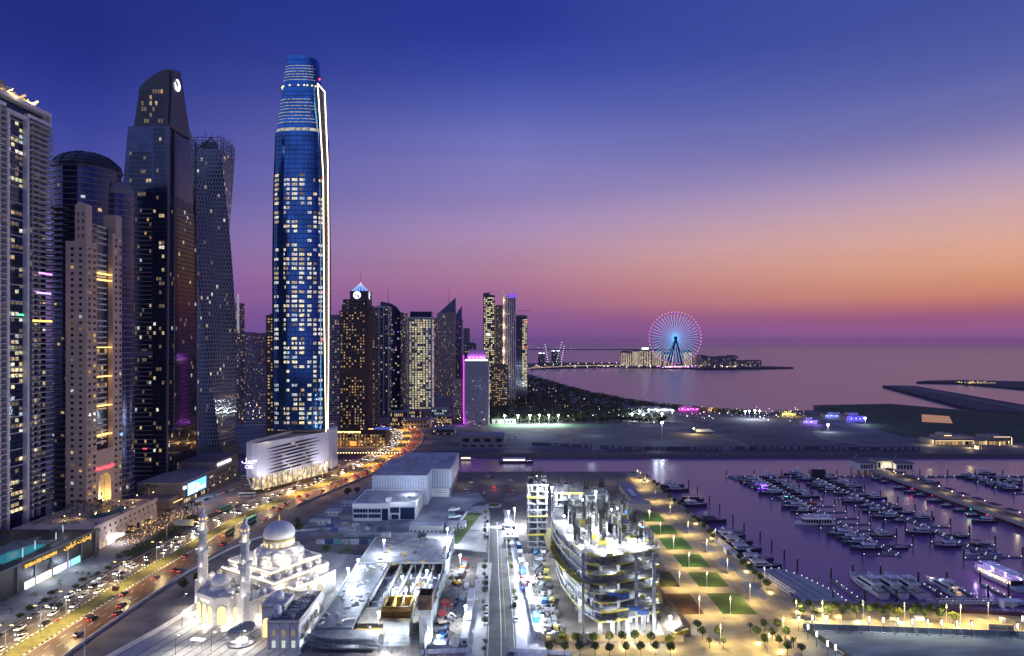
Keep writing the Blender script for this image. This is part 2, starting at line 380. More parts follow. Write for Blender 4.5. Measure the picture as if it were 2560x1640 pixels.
# central street
st = Way([(-3, 100), (-4, 235), (-5.5, 290), (-7, 330), (-8.5, 380), (-10, 420), (-11.5, 440)], 8)
structure(st.strip(MB(), -5.2, 5.2, .08, 0, st.L).build('street', ASPH))
br = Way([(-8, 338), (-14, 347), (-26, 351), (-45, 352), (-76, 352), (-95, 353)], 8)
structure(br.strip(MB(), -4, 4, .10, 2, br.L).build('side_street', ASPH))
mb = MB(); st.strip(mb, -.12, .12, .115, 40, st.L-30, 6)
for o in (-5.0, 5.0): st.strip(mb, o-.1, o+.1, .115, 40, st.L-20, 6)
for k in range(10): mb.quad((-14.2+k*1.0, 398, .115), (-13.6+k*1.0, 398, .115), (-13.6+k*1.0, 402, .115), (-14.2+k*1.0, 402, .115))
structure(mb.build('street_markings', LINE))
mb = MB(); st.strip(mb, 1.65, 1.75, .117, 150, 262, 6)
for k in range(6):
 x, y, a = st.at(200+k*11, 2.2); mb.rbox(x, y, a, .15, 2.6, .1, .117)
structure(mb.build('yellow_box_marking', YLINE))
structure(MB().lathe([(15, 0), (15, .085)], 40, -13, 453).build('roundabout', ASPH))
structure(MB().lathe([(6, .0), (6, .3), (5.6, .34)], 32, -13, 453).build('roundabout_island', PAVE))
structure(MB().lathe([(3.6, .2), (3.4, .75), (2, 1.0)], 24, -13, 453).build('roundabout_planting', LAWN))
ground('street_north', [(-20, 466), (-7, 466), (-2, 520), (-30, 520)], .085, ASPH)
ground('west_pavement', [(-9.5, 100), (-16, 100), (-18, 335), (-10.5, 335)], .14, PAVE)
ground('corner_pavement', [(-14.5, 352), (-44, 358), (-27, 452), (-17, 452), (-14.6, 425)], .14, PAVE)
ground('east_pavement', [(2.4, 100), (20, 100), (8, 330), (-2, 442), (-6, 442), (1, 330)], .14, M('bright_pavement', (.5, .5, .52), .7, noise=.12, scale=.2))
tri = [(-38.5, 364), (-31, 366), (-20.5, 432), (-29.5, 432)]
structure(MB().prism(tri, .1, .45).build('verge_lawn', M('verge_grass', (.03, .075, .014), .95, noise=.6, scale=.9, c2=(.10, .12, .05))))
# park and promenade paving, bottom right lot
ground('park_ground', [(22, 100), (900, 100), (900, 262), (226, 271), (127, 284), (116, 568), (70, 568), (64, 420), (60, 262), (22, 236)], .05, PARK)
ground('fenced_lot', [(118, 120), (420, 120), (420, 250.5), (117, 257)], .10, M('lot_asphalt', (.21, .23, .22), .85, noise=.35, scale=.12, detail=9, stretch=(.35, 1.4, 1)))
ground('planting_strip', [(147, 278.5), (147, 281.5), (226, 272), (226, 267.5)], .2, M('red_planting', (.09, .022, .022), .95, noise=.4, scale=.8))
lawns = [(85, 99, 412, 433, 0), (86, 100.5, 385, 404, 0), (86.5, 101, 356.6, 378, 0), (87.6, 102, 328.6, 348.5, .1), (88.3, 102.6, 302, 321, .25), (89.5, 104, 271.3, 294, .3), (68, 79.5, 302, 322, .6), (68.5, 81.5, 271.3, 293.5, 1)]
for x0, x1, y0, y1, dry in lawns:
 g = M('lawn_%d' % int(dry*10), (.05+.08*dry, .19-.13*dry, .028), .95, noise=.5, scale=.25, c2=(.07+.07*dry, .13-.06*dry, .025))
 structure(MB().box(x0, x1, y0, y1, .03, .16).build('park_lawn', g))
mb = MB()
for x in (104.6, 109.5): mb.quad((x, 240, .07), (x+.35, 240, .07), (x+.35, 470, .07), (x, 470, .07))
structure(mb.build('paving_joint', M('joint_paving', (.16, .13, .10), .8)))
for cx, cy_, rx, ry in ((110, 395, 3.4, 9), (110.5, 360, 3.2, 9), (112, 333, 3.4, 10), (114.5, 318, 2.8, 8), (113, 298, 4, 11), (126, 263.8, 5, 3), (142, 263.2, 8, 2.6), (160, 262, 7, 2.8), (150, 230, 3, 3)):
 o = structure(MB().lathe([(rx, 0), (rx, .09)], 28).build('paving_inlay', M('grey_inlay_paving', (.20, .21, .23), .7, noise=.15, scale=.4), None, (cx, cy_, 0)))
 o.scale = (1, ry/rx, 1)
# sea wall faces
mb = MB(); mb.box(-900, 1500, 662.2, 663.5, -6, .5); structure(mb.build('canal_embankment', SEAWALL))
mb = MB(); mb.box(-900, 116, 570.5, 571.6, -6, .4); structure(mb.build('quay_edge', SEAWALL))
# north bank surfaces
ground('north_road', [(-110, 668), (900, 668), (900, 684), (-110, 690)], .06, M('north_asphalt', (.05, .052, .06), .7, noise=.2, scale=.1))
ground('sports_field', [(-30, 868), (120, 868), (150, 905), (-30, 912)], .08, M('green_pitch', (.10, .2, .11), .9, noise=.15, scale=.1))
ground('golf_lawn', [(480, 790), (560, 740), (900, 720), (1100, 990), (850, 1055), (765, 1105), (715, 1205), (565, 1180), (520, 1100), (500, 950)], .12, M('dark_lawn', (.02, .05, .02), .95, noise=.4, scale=.03))
ground('reflecting_pool', [G(2304, 1036)[:2], G(2373, 1041)[:2], G(2382, 1059)[:2], G(2305, 1055)[:2]], .3, M('pool_surface', (.03, .03, .05), .06, spec=1.0))
for pts in ([(245, 690), (262, 720), (258, 780), (245, 860), (250, 900)], [(90, 690), (86, 715), (75, 735), (55, 760)], [(415, 690), (392, 740), (380, 790), (430, 900), (470, 980)], [(470, 690), (520, 780), (560, 900)]):
 structure(Way(pts).strip(MB(), -4, 4, .09, 0, Way(pts).L).build('access_road', M('sandy_road', (.14, .135, .135), .8, noise=.2, scale=.1)))
for i, (pts, c) in enumerate(((([(-20, 700), (78, 697), (60, 765), (40, 850), (-24, 862)]), (.16, .17, .17)), ([(96, 694), (240, 692), (250, 780), (236, 900), (120, 862), (70, 780)], (.10, .10, .115)), ([(270, 692), (405, 692), (375, 790), (420, 890), (300, 960), (268, 860)], (.085, .08, .095)), ([(425, 692), (465, 692), (515, 780), (500, 870), (430, 880), (392, 790)], (.10, .095, .11)))):
 ground('sandy_lot', pts, .05+.004*i, M('lot_sand_%d' % i, c, .95, noise=.4, scale=.06, bump=.2, detail=8, stretch=(.4, 1, 1)))
# air: even pale haze round the whole place
hm = bpy.data.materials.new('haze_air'); hm.use_nodes = True; ht = hm.node_tree; ht.nodes.clear(); vo = ht.nodes.new('ShaderNodeVolumePrincipled'); oo = ht.nodes.new('ShaderNodeOutputMaterial')
vo.inputs['Color'].default_value = (1, .62, .68, 1); vo.inputs['Density'].default_value = 1.6e-5; vo.inputs['Anisotropy'].default_value = .2; ht.links.new(vo.outputs[0], oo.inputs['Volume'])
o = MB().box(-40500, 40500, -2500, 45500, -11, 400).build('haze', hm); o['kind'] = 'stuff'; o['label'] = 'thin dusk haze over the city and sea'; o['category'] = 'haze'
# ================================================================== the row of towers on the left
GLASSD = M('dark_curtain_glass', (.03, .045, .12), .12, metal=.55, noise=.35, scale=.15, spec=.9)
GLASSB = M('blue_curtain_glass', (.01, .045, .13), .09, metal=.35, noise=.3, scale=.08, spec=1)
SLAB = M('pale_slab', (.58, .57, .58), .6, noise=.1, scale=.3)
def slabs(parent, x0, x1, y0, y1, zs, t, mat, name='balcony', cap=80):
 me = MB().box(x0, x1, y0, y1, -t, 0).mesh(name, mat)
 for z in zs[:cap]: link(name, me, parent, (0, 0, z))
 if len(zs) > cap:
  mb = MB()
  for z in zs[cap:]: mb.box(x0, x1, y0, y1, z-t, z)
  mb.build(name+'_stack', mat, parent)['kind'] = 'stuff'
# ---------------- white apartment tower at the left edge: origin at its highway facade's near corner
def white_tower():
 t = thing('apartment_tower', 'white apartment tower cut by the left edge, blue glass strip between white pillars', 'tower', (-290, 340, 0))
 MB().box(-34, 0, 0, 58, 0, 246).build('body', GLASSD, t)
 MB().box(-.2, .5, 26.2, 38.8, 14, 247).build('glass_strip', GLASSB, t)
 for y in (24.6, 39.6): MB().box(-.4, 3.2, y-.95, y+.95, 0, 249).build('pillar', WHITE, t)
 MB().box(-.4, 3.2, 25.55, 38.65, 247, 249).build('lintel', WHITE, t)
 mb = MB(); mb.box(-.1, 2.8, -2, 23.6, 249.5, 251.5); mb.box(-.1, 2.8, 40.6, 59, 249.5, 251.5); mb.box(-34, 2.8, -2, 59.4, 255.5, 258); mb.box(.6, 2.6, 58.2, 59.4, 249, 255.5); mb.box(-34, -.3, 57, 59.4, 246, 255.5)
 mb.build('roof_frame', WHITE, t)
 MB().box(-30, -1.2, 1, 56, 246, 254.8).build('penthouse', M('penthouse_glass', (.01, .03, .08), .1, metal=.3), t)
 zs = [16+3.3*k for k in range(71)]
 slabs(t, 0, 4.6, 41, 58.5, zs, .42, SLAB)
 mb = MB()
 for z in zs: mb.box(0, 4.2, -4, 23.6, z-.42, z)
 mb.build('balcony_stack', SLAB, t)['kind'] = 'stuff'
 mb = MB()
 for z in zs: mb.box(4.45, 4.55, 41, 58.5, z, z+.9)
 mb.build('balcony_railings', M('railing_glass', (.10, .11, .14), .2), t)['kind'] = 'stuff'
 for y0, y1 in ((44.5, 46.4), (50, 51.4), (4, 6), (13, 15), (20, 21.5)): MB().box(-.3, 1.6, y0, y1, 10, 249).build('column', WHITE, t)
 mb = MB()
 for k in range(24): mb.box(.5, .8, 26.2, 38.8, 24+9.6*k, 24.5+9.6*k)
 mb.build('spandrel', SLAB, t)
 pal = [(8, .03), (1, .04), (6, .03), (2, .05), (3, .10), (4, .03)]
 it = grid(.55, 0, pi/2, 26.4, 38.6, 16, 245, 4, 70, .8, .62, pal, run=.35)
 it += grid(.05, 0, pi/2, 41, 58, 16, 246, 5, 70, .7, .72, [(2, .05), (3, .10), (1, .03), (8, .02), (4, .01)])
 it += grid(.05, 0, pi/2, 0, 23, 16, 246, 5, 70, .7, .72, [(2, .07), (3, .12), (5, .03), (8, .02), (4, .03)])
 windows(t, it, 90)
 for z, a, b, c in ((157, 46, 57, (.85, .25, 1)), (128, 41, 57, (1, .62, .12)), (131, 30, 34, (.05, 1, .35)), (145, 44, 56, (.45, .3, 1))):
  MB().box(4.6, 4.8, a, b, z, z+1.0).build('festive_lights', E('string_%d' % z, c, 3), t)
 CR = M('crown_cream', (.6, .5, .35), .6)
 mb = MB(); mb.loft([[(-30, 2, 258), (-6, 2, 258), (-6, 50, 258), (-30, 50, 258)], [(-20, 14, 276), (-16, 14, 276), (-16, 38, 276), (-20, 38, 276)]]); mb.build('crown_roof', M('crown_roof_grey', (.2, .19, .17), .8), t)
 mb = MB()
 for y in (6, 16, 26, 36, 46):
  mb.tube((-12, 26+(y-26)*.8, 268), (-1.5, y, 258.5), .9); mb.tube((-1.5, y, 258.3), (2, y+3, 262), .7); mb.tube((-12, y, 263), (-2, y, 262), .6)
 mb.box(-2.5, -.5, 4, 50, 259, 260.4); mb.build('crown_strut', CR, t)
 lamp('crown_lamp', 'POINT', (3, 30, 259.3), 4500, (1, .72, .3), .5, parent=t); lamp('crown_lamp', 'POINT', (2, 46, 259.3), 3500, (1, .72, .3), .5, parent=t)
white_tower()
# ---------------- domed dark glass tower
def dome_tower():
 t = thing('domed_tower', 'dark round glass tower with ribbed dome top behind the beige hotel', 'tower', (-292, 440, 0))
 mb = MB(); nfl = 62
 for k in range(nfl):
  z = 3.75*k; mb.lathe([(20, z), (20, z+3.2)], 40, mi=0); mb.lathe([(20.5, z+3.2), (20.5, z+3.75)], 40, mi=1)
 mb.build('body', [GLASSD, M('ring_slab', (.16, .16, .19), .5)], t)
 mb = MB()
 for k in range(9):
  a0 = k*pi/18; a1 = a0+pi/18*.72; mb.lathe([(20.8*cos(a0), 232.5+13*sin(a0)), (20.8*cos(a1), 232.5+13*sin(a1))], 40)
 mb.build('dome', M('dome_louvre', (.05, .055, .07), .35, metal=.5), t)
 mb = MB()
 for i in range(14):
  a = 2*pi*i/14
  mb.path([(21.2*cos(b)*cos(a), 21.2*cos(b)*sin(a), 232.5+13.4*sin(b)) for b in (0, .4, .8, 1.2, 1.5)], .35, 5)
 mb.build('dome_rib', DKMETAL, t)
 mb = MB()
 for k in range(58): z = 3.75*k; mb.lathe([(9, z), (9, z+3.2)], 24, 20, 3, 0); mb.lathe([(9.4, z+3.2), (9.4, z+3.75)], 24, 20, 3, 1)
 mb.lathe([(9, 217.5), (8.6, 221), (6.6, 224.5), (3, 226.5)], 24, 20, 3, 1)
 mb.build('side_turret', [GLASSD, M('ring_slab')], t)
 mb = MB()
 for k in range(52): mb.box(-18, 1, -22.5, -17, 12+3.75*k, 12.5+3.75*k)
 mb.build('balcony_band', M('grey_band', (.30, .27, .27), .7), t)
 it = []
 for k in range(60):
  for i in range(24):
   a = -pi+ i*pi/20
   s = pick([(2, .01), (3, .035), (5, .006), (8, .004), (4, .006)])
   if s: it.append((20.1*cos(a), 20.1*sin(a), 3.75*k+1.7, a+pi/2, 2.4, 2.0, s))
 windows(t, it, 40, 'lit_window_grid')
dome_tower()
# ---------------- beige hotel tower with arch
def beige_hotel():
 t = thing('beige_hotel_tower', 'beige stone hotel tower with lit arch and red sign over its entrance', 'tower', (-266, 400, 0))
 B2 = M('hotel_stone', (.54, .40, .31), .85, noise=.1, scale=.15)
 mb = MB(); mb.box(-13, 0, 0, 10, 0, 179); mb.box(-7.2, -.05, .05, 5.5, 179, 201); mb.loft([[(-7.2, .05, 201), (-.05, .05, 201), (-.05, 5.5, 201), (-7.2, 5.5, 201)], [(-5.5, 1.5, 204), (-.05, 1.5, 202), (-.05, 4.5, 202), (-5.5, 4.5, 204)]]); mb.build('near_wing', B2, t)
 mb = MB(); mb.box(-13, 0, 26.5, 42, 0, 188); mb.box(-13, 0, 30, 38, 188, 201); mb.box(-13, 0, 38, 42, 188, 195); mb.build('far_wing', B2, t)
 MB().box(-14, -3.2, 10, 26.5, 46, 192).build('recessed_core', GLASSD, t)
 mb = MB()
 for k in range(40):
  z = 50+3.6*k
  if k % 6 != 5: mb.box(-3.2, -1.6, 14.2 if k % 2 else 12.5, 22.5, z, z+.9)
 mb.build('balcony_front', M('balcony_white', (.6, .57, .55), .6), t)
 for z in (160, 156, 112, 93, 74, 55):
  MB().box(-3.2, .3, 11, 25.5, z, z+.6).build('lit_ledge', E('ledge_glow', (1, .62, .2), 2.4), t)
 # arched portal panel
 mb = MB(); n = 14; yc, r, zs = 18.2, 6.4, 24
 arc = [(yc-r*cos(pi*i/n), zs+r*sin(pi*i/n)) for i in range(n+1)]
 for (a, b) in zip(arc, arc[1:]): mb.add([(0, a[0], a[1]), (0, b[0], b[1]), (0, b[0], 46), (0, a[0], 46)], [(0, 1, 2, 3)]); mb.add([(0, a[0], a[1]), (0, b[0], b[1]), (-4, b[0], b[1]), (-4, a[0], a[1])], [(0, 1, 2, 3)])
 mb.box(-4, 0, 10.01, yc-r, 0, 46); mb.box(-4, 0, yc+r, 26.49, 0, 46)
 mb.build('arch_portal', B2, t)
 MB().box(-5, -4.2, 10.1, 26.4, 0, 46).build('portal_wall', M('portal_stone', (.62, .48, .30), .8), t)
 windows(t, grid(-4.2, 0, pi/2, 12.5, 24, 14, 30, 2, 4, .28, .6, [(0, .5), (2, .5)]), 8)
 lamp('portal_lamp', 'POINT', (-1.5, 18.2, 14), 6500, (1, .75, .28), .4, parent=t)
 text('sign', 'Marriott', 3.3, E('red_sign', (1, .06, .08), 4), t, (.35, 14.4, 33.2), (R(90), 0, R(90)), .1)
 text('sign', '\uFE96\uFEEE\uFEF3\uFEAD\uFE8E\uFEE3', 3.3, E('red_sign', (1, .06, .08), 4), t, (.35, 22.3, 33.4), (R(90), 0, R(90)), .1)
 pal = [(2, .012), (3, .06), (4, .015), (5, .01)]
 it = grid(-13, 0, 0, 1.5, 12, 14, 176, 2, 42, .34, .42, pal)
 it += grid(-7.2, .05, 0, .8, 6.5, 180, 198, 2, 4, .3, .5, [(0, 1)])
 it += grid(0, 0, pi/2, .6, 10, 14, 176, 2, 42, .5, .46, pal+[(5, .04)])
 it += grid(0, 0, pi/2, 27.5, 41.5, 14, 186, 3, 44, .42, .46, pal+[(4, .015)])
 it += grid(-3.2, 0, pi/2, 10.4, 26, 48, 112, 4, 17, .6, .7, [(5, .12), (3, .15), (4, .05)])
 windows(t, it, 80)
 mb = MB()
 for k in range(40): mb.box(.0, 1.2, .4, 5.2, 15+4.05*k, 15.25+4.05*k); mb.box(0, 1.2, 37.4, 41.8, 15+4.05*k, 15.25+4.05*k)
 mb.build('window_balcony', M('hotel_ledge', (.52, .42, .36), .8), t)
 text('sign', 'HC', 3, E('blue_sign', (.2, .45, 1), 3), t, (.4, 36.5, 52), (R(90), 0, R(90)), .1)
beige_hotel()
# ---------------- tall dark tower with slanted top
def slanted_tower():
 t = thing('slanted_top_tower', 'tall dark glass tower with slanted top and white crescent emblem', 'tower', (-265, 490, 0))
 def sec(z, x0, x1, y1): return [(x0, 0, z), (x1, 0, z), (x1, y1, z), (x0, y1, z)]
 mb = MB(); mb.loft([sec(0, -33, 0, 48), sec(120, -34, .5, 48), sec(223, -34, 1, 45), sec(281, -29, 1.5, 34)]); mb.build('lower_body', GLASSD, t)
 # crown: left part rises in a curve to the peak, right part (fin) is a little higher
 mb = MB(); mb.loft([sec(281.02, -24.5, 1.5, 33), sec(311, -20, 2.6, 20)])
 top = [(-20, 311), (-16, 315.5), (-11, 319.5), (-6, 322.5), (-1, 324.5), (2.6, 325)]
 f = [(x, 0, z) for x, z in top]+[(2.6, 0, 311.02), (-20, 0, 311.02)]; b = [(x, 16, z-3) for x, z in top]+[(2.6, 19, 311.02), (-20, 19, 311.02)]
 mb.loft([f, b]); mb.build('crown', M('crown_dark', (.035, .037, .045), .35, noise=.2, scale=.2), t)
 mb = MB(); mb.loft([[(1.55, 1.5, 281), (3.2, 1.5, 281), (3.2, 32, 281), (1.55, 32, 281)], [(2.65, 2.5, 326), (4.0, 2.5, 326), (4.0, 14, 328.5), (2.65, 14, 328.5)]]); mb.build('crown_fin', M('fin_grey', (.10, .10, .12), .4), t)
 mb = MB()
 for z0, z1, x, w in ((0, 281, 1.2, 1.1), ):
  for y in (-.3, 9, 46.5): mb.loft([[(.1, y, 12), (.1+w, y, 12), (.1+w, y+1.1, 12), (.1, y+1.1, 12)], [(1.6, y*.9, 282), (1.6+w, y*.9, 282), (1.6+w, y*.9+1.1, 282), (1.6, y*.9+1.1, 282)]])
 mb.build('corner_fin', M('fin_grey'), t)
 # emblem: a pale disc with a crescent cut, on the right face near the top
 mb = MB(); n = 26
 for i in range(n):
  a0, a1 = pi*.62-i*2*pi*.86/n, pi*.62-(i+1)*2*pi*.86/n
  def pt(a, r): return (4.3, 9+r*cos(a), 316+r*1.15*sin(a))
  w0 = .9+1.5*sin(pi*i/n); w1 = .9+1.5*sin(pi*(i+1)/n); mb.quad(pt(a0, 3.9), pt(a1, 3.9), pt(a1, 3.9-w1), pt(a0, 3.9-w0))
 mb.build('emblem', E('emblem_glow', (.85, .93, 1), 5), t)
 zs = [14+3.45*k for k in range(60)]
 me = MB().box(-33, -10.5, -1.6, 0, -.3, 0).mesh('balcony', M('bronze_slab', (.30, .28, .27), .6))
 for z in zs: link('balcony', me, t, (0, 0, z))
 MB().box(-34.1, -10, -1.9, -.02, 105, 109).build('plant_band', M('plant_louvre', (.12, .12, .13), .7), t)
 mb = MB()
 for k in range(60): mb.box(-33.2, 1.0, -.12, -.02, 14+3.4*k, 14.2+3.4*k)
 for k in range(24): mb.box(.9, 1.25, 1.5+1.9*k, 1.62+1.9*k, 14, 230)
 mb.build('mullion', M('mullion_grey', (.08, .085, .10), .4), t)
 pal = [(2, .012), (3, .08), (8, .006), (4, .01), (5, .004)]
 it = grid(-33, -.02, 0, .3, 22, 14, 222, 12, 60, .82, .74, pal, run=.2)
 it += grid(-10, -.05, 0, .3, 9, 14, 280, 4, 77, .8, .7, [(2, .02), (3, .05), (8, .01)], run=.2)
 it += grid(-29, -.1, 0, 1, 18, 224, 262, 8, 11, .8, .7, [(2, .02), (3, .06), (8, .01)], run=.3)
 it += grid(-22, -.1, 0, 1, 20, 283, 310, 9, 6, .75, .65, [(2, .04), (3, .1), (5, .02)], run=.3)
 it += grid(1.3, 0, pi/2, 1, 44, 14, 222, 20, 60, .86, .8, [(2, .004), (3, .03), (4, .005), (7, .003)])
 windows(t, it, 70)
 text('sign', 'STAY', 1.4, E('red_sign'), t, (-15, -1.8, 34), (R(90), 0, 0), .1)
slanted_tower()
# ---------------- twisted tower
def twisted_tower():
 t = thing('twisted_tower', 'grey tower twisting a quarter turn with dark staggered windows and open top', 'tower', (-282.5, 600, 0))
 nf = 75; z0, z1 = 20, 292; hs = 15.7
 def ang(z): return -R(44)-R(45)-R(90)*max(0, min(1, (z-z0)/(z1-z0)))      # direction of one corner minus 45 deg
 def ring(z, h=hs):
  a = ang(z); return [(h*sqrt(2)*cos(a+pi/4+k*pi/2), h*sqrt(2)*sin(a+pi/4+k*pi/2), z) for k in range(4)]
 mb = MB(); mb.loft([ring(z0+(z1-z0)*k/nf) for k in range(nf+1)]); mb.build('body', M('twist_concrete', (.22, .24, .30), .55, noise=.15, scale=.15), t)
 it = []; it2 = []
 for k in range(nf):
  z = z0+(z1-z0)*(k+.5)/nf; a = ang(z)
  for side in range(4):
   th = a+side*pi/2                      # outward normal of this side
   if sin(th) > .35: continue
   for c in range(12):
    u = (c-5.5)*2.62+(.5 if k % 2 else -.5); s = pick([(2, .012), (8, .012), (3, .03), (4, .006)])
    it.append((cos(th)*(hs+.14)-sin(th)*u, sin(th)*(hs+.14)+cos(th)*u, z, th+pi/2, 1.35, 2.7, s))
 windows(t, it, 90)
 mb = MB()
 r0, r1 = ring(z1+.02), ring(z1+15)
 for s in range(4):
  a, b = Vector(r0[s]), Vector(r0[(s+1) % 4])
  for i in range(12):
   p = a.lerp(b, i/12); hgt = 9+7*((i*7+s*3) % 5)/4; mb.tube(p, p+Vector((0, 0, hgt)), .28, n=4)
  for hgt in (4, 8, 11): mb.tube(a+Vector((0, 0, hgt)), b+Vector((0, 0, hgt)), .3, n=4)
 mb.tube((-12, -8, 292), (4, -6, 306), .7); mb.tube((4, -6, 306), (6, -4, 300), .5)
 for k in range(3): mb.box(-6+k*5, -2+k*5, -6, -3, 296, 302)
 mb.build('roof_frame', M('roof_frame_grey', (.09, .09, .11), .5), t)
 MB().lathe([(27, 0), (27, 20)], 4, ph=-R(44)).build('base', M('twist_base', (.10, .10, .12), .6, noise=.2), t)
twisted_tower()
# ---------------- mall podium with screen
def mall():
 t = thing('mall_podium', 'low mall block with large blue video screen facing the highway', 'shopping mall', (-234, 454, 0))
 W1 = M('mall_wall', (.16, .14, .15), .7, noise=.2, scale=.3)
 mb = MB(); mb.box(-32, 0, 0, 92, 0, 15); mb.box(-32, -.3, 52, 92, 15, 21); mb.build('wall', W1, t)
 mb = MB(); mb.box(-32, .35, -.4, 92.3, 15, 15.9, 0); mb.build('cornice', M('mall_cornice', (.25, .23, .23), .7), t)
 MB().box(.05, .5, 6, 35, 4.6, 14.2).build('screen_frame', DKMETAL, t)
 # video advert: blue field with pale panels and a white figure, on the screen itself
 mb = MB(); mb.box(.5, .6, 6.5, 34.5, 5, 13.9, 0); mb.box(.6, .63, 8, 17, 8.5, 12.8, 1); mb.box(.6, .63, 7.5, 18, 5.4, 7.6, 1); mb.box(.6, .63, 19, 21, 5.2, 12, 2); mb.box(.6, .64, 22, 23.5, 6, 11, 2); mb.box(.6, .63, 25, 33.5, 9.5, 13, 3); mb.box(.6, .63, 25.5, 33, 6, 8.5, 1)
 mb.build('screen', [E('screen_blue', (.10, .35, .95), 2.6), E('screen_pale', (.6, .85, 1), 3), E('screen_white', (1, 1, 1), 3.4), E('screen_cyan', (.1, .65, 1), 3)], t)
 MB().box(.05, .7, 1.5, 4.8, 11, 12.6).build('sign_panel', E('white_sign', (.9, .92, 1), 5), t)
 MB().box(-.2, .5, 55, 78, 17.4, 19).build('sign_panel', E('white_sign'), t)
 MB().box(.05, .5, -12, 0, 4.6, 5).build('lit_ledge', E('ledge_glow'), t)
 MB().box(-30, -2, -14, 0, 0, 8).build('corner_block', W1, t)
 windows(t, grid(0, 0, pi/2, 40, 88, 2, 13, 14, 3, .5, .35, [(3, .2), (8, .08), (5, .08)])+grid(0, 0, pi/2, 2, 40, .5, 3.8, 12, 1, .7, .8, [(2, .3), (8, .2), (3, .2)]), 40)
 lamp('screen_glow_lamp', 'AREA', (1.2, 20, 9), 2600, (.35, .55, 1), .5, target=(40, 20, -6), parent=t).data.size = 12
mall()
# ---------------- highway-side podiums of the apartment tower and the beige hotel
def crown_podium():
 t = thing('dark_podium', 'dark tiled shop podium with gold crown lettering along the parapet', 'shopping arcade', (-227, 270, 0))
 W1 = stripes('dark_tile', (.045, .043, .05), (.02, .02, .024), 2, 1.0, .7, .5)
 mb = MB(); mb.box(-62, 0, -40, 82, 0, 12.5); mb.build('wall', W1, t)
 mb = MB(); mb.box(-.6, .3, -40, 82, 12.5, 13.6); mb.build('parapet', M('parapet_grey', (.11, .11, .13), .7), t)
 mb = MB()
 for y in range(-32, 82, 11): mb.box(.0, .5, y, y+.9, 0, 12.5)
 mb.build('pilaster', M('parapet_grey'), t)
 text('sign', 'EMIRATES CROWN', 2.3, E('gold_sign', (1, .55, .08), 1.3), t, (.5, 38, 10.2), (R(90), 0, R(90)), .2, sx=1.05)
 text('sign', '\uFEE5\uFEED\uFE8D\uFEAE\uFEDB \uFE95\uFE8D\uFEAD\uFE8E\uFEE3\uFE87', 2.9, E('gold_sign'), t, (.5, 64, 10.4), (R(90), 0, R(90)), .2, sx=1.4)
 for y0, y1, c in ((28, 34, 1), (35, 45, 2), (46, 52, 1), (52.5, 58, 3), (59, 66, 4), (-30, -24, 1), (-20, -12, 2)):
  MB().box(.02, .4, y0, y1, .3, 3.6).build('shopfront', [None, E('shop_white', (.75, .88, 1), 2.2), E('shop_warm', (1, .8, .55), 2.6), E('shop_violet', (.6, .55, 1), 1.8), E('shop_teal', (.3, .8, .9), 1.4)][c], t)
 lamp('shop_lamp', 'POINT', (4, 38, 4.5), 2600, (.72, .85, 1), .4, parent=t); lamp('shop_lamp', 'POINT', (4, 55, 4.5), 2200, (.72, .85, 1), .4, parent=t); lamp('shop_lamp', 'POINT', (4, -24, 4.5), 2000, (.72, .85, 1), .4, parent=t)
 MB().box(-30, -9, 6, 62, 12.55, 12.9).build('roof_deck', M('deck_tile', (.2, .19, .18), .8), t)
 MB().prism([(-17, 28), (-8.6, 26), (-7.5, 44), (-9, 54), (-16, 55), (-19, 42)], 12.6, 13.05).build('pool', M('lit_pool', (.02, .25, .28), .08, emit=(.05, .55, .6), es=.22), t)
crown_podium()
def hotel_podium():
 t = thing('beige_podium', 'beige stone podium wall with small square openings beside the lit terrace', 'hotel podium', (-230, 352, 0))
 MB().prism([(-45, 0), (0, 0), (-2, 66), (-45, 66)], 0, 13).build('wall', BEIGE, t)
 MB().prism([(-1, -.3), (.4, -.3), (-1.6, 66.3), (-3, 66.3)], 13, 14).build('parapet', BEIGE, t)
 windows(t, [(.0-2*u/66+.12, u, 10.6, pi/2, 1.3, 1.3, 0) for u in range(5, 66, 5)]+[(.12-2*u/66, u, 2.3, pi/2, 2.6, 3.6, pick([(5, .5), (2, .3)])) for u in range(4, 64, 5)]+[(.12-2*u/66, u+2, 7.2, pi/2, 1, 1, pick([(3, .3)])) for u in range(4, 64, 5)], 45)
 MB().box(.2, 5.5, 11, 19, 4.2, 5).build('entrance_canopy', E('white_sign'), t)
 MB().box(.1, .4, 12, 18, .3, 3.8).build('entrance_glass', E('entrance_glow', (.7, .7, 1), 2.2), t)
 lamp('entrance_lamp', 'POINT', (7, 15, 4), 2400, (.7, .75, 1), .4, parent=t)
 MB().loft([[( -14+7*cos(2*pi*i/20), 34+14*sin(2*pi*i/20), 13.02) for i in range(20)], [(-14+5*cos(2*pi*i/20), 34+11*sin(2*pi*i/20), 15) for i in range(20)]]).build('glass_skylight', M('skylight_glass', (.04, .10, .09), .15), t)
hotel_podium()
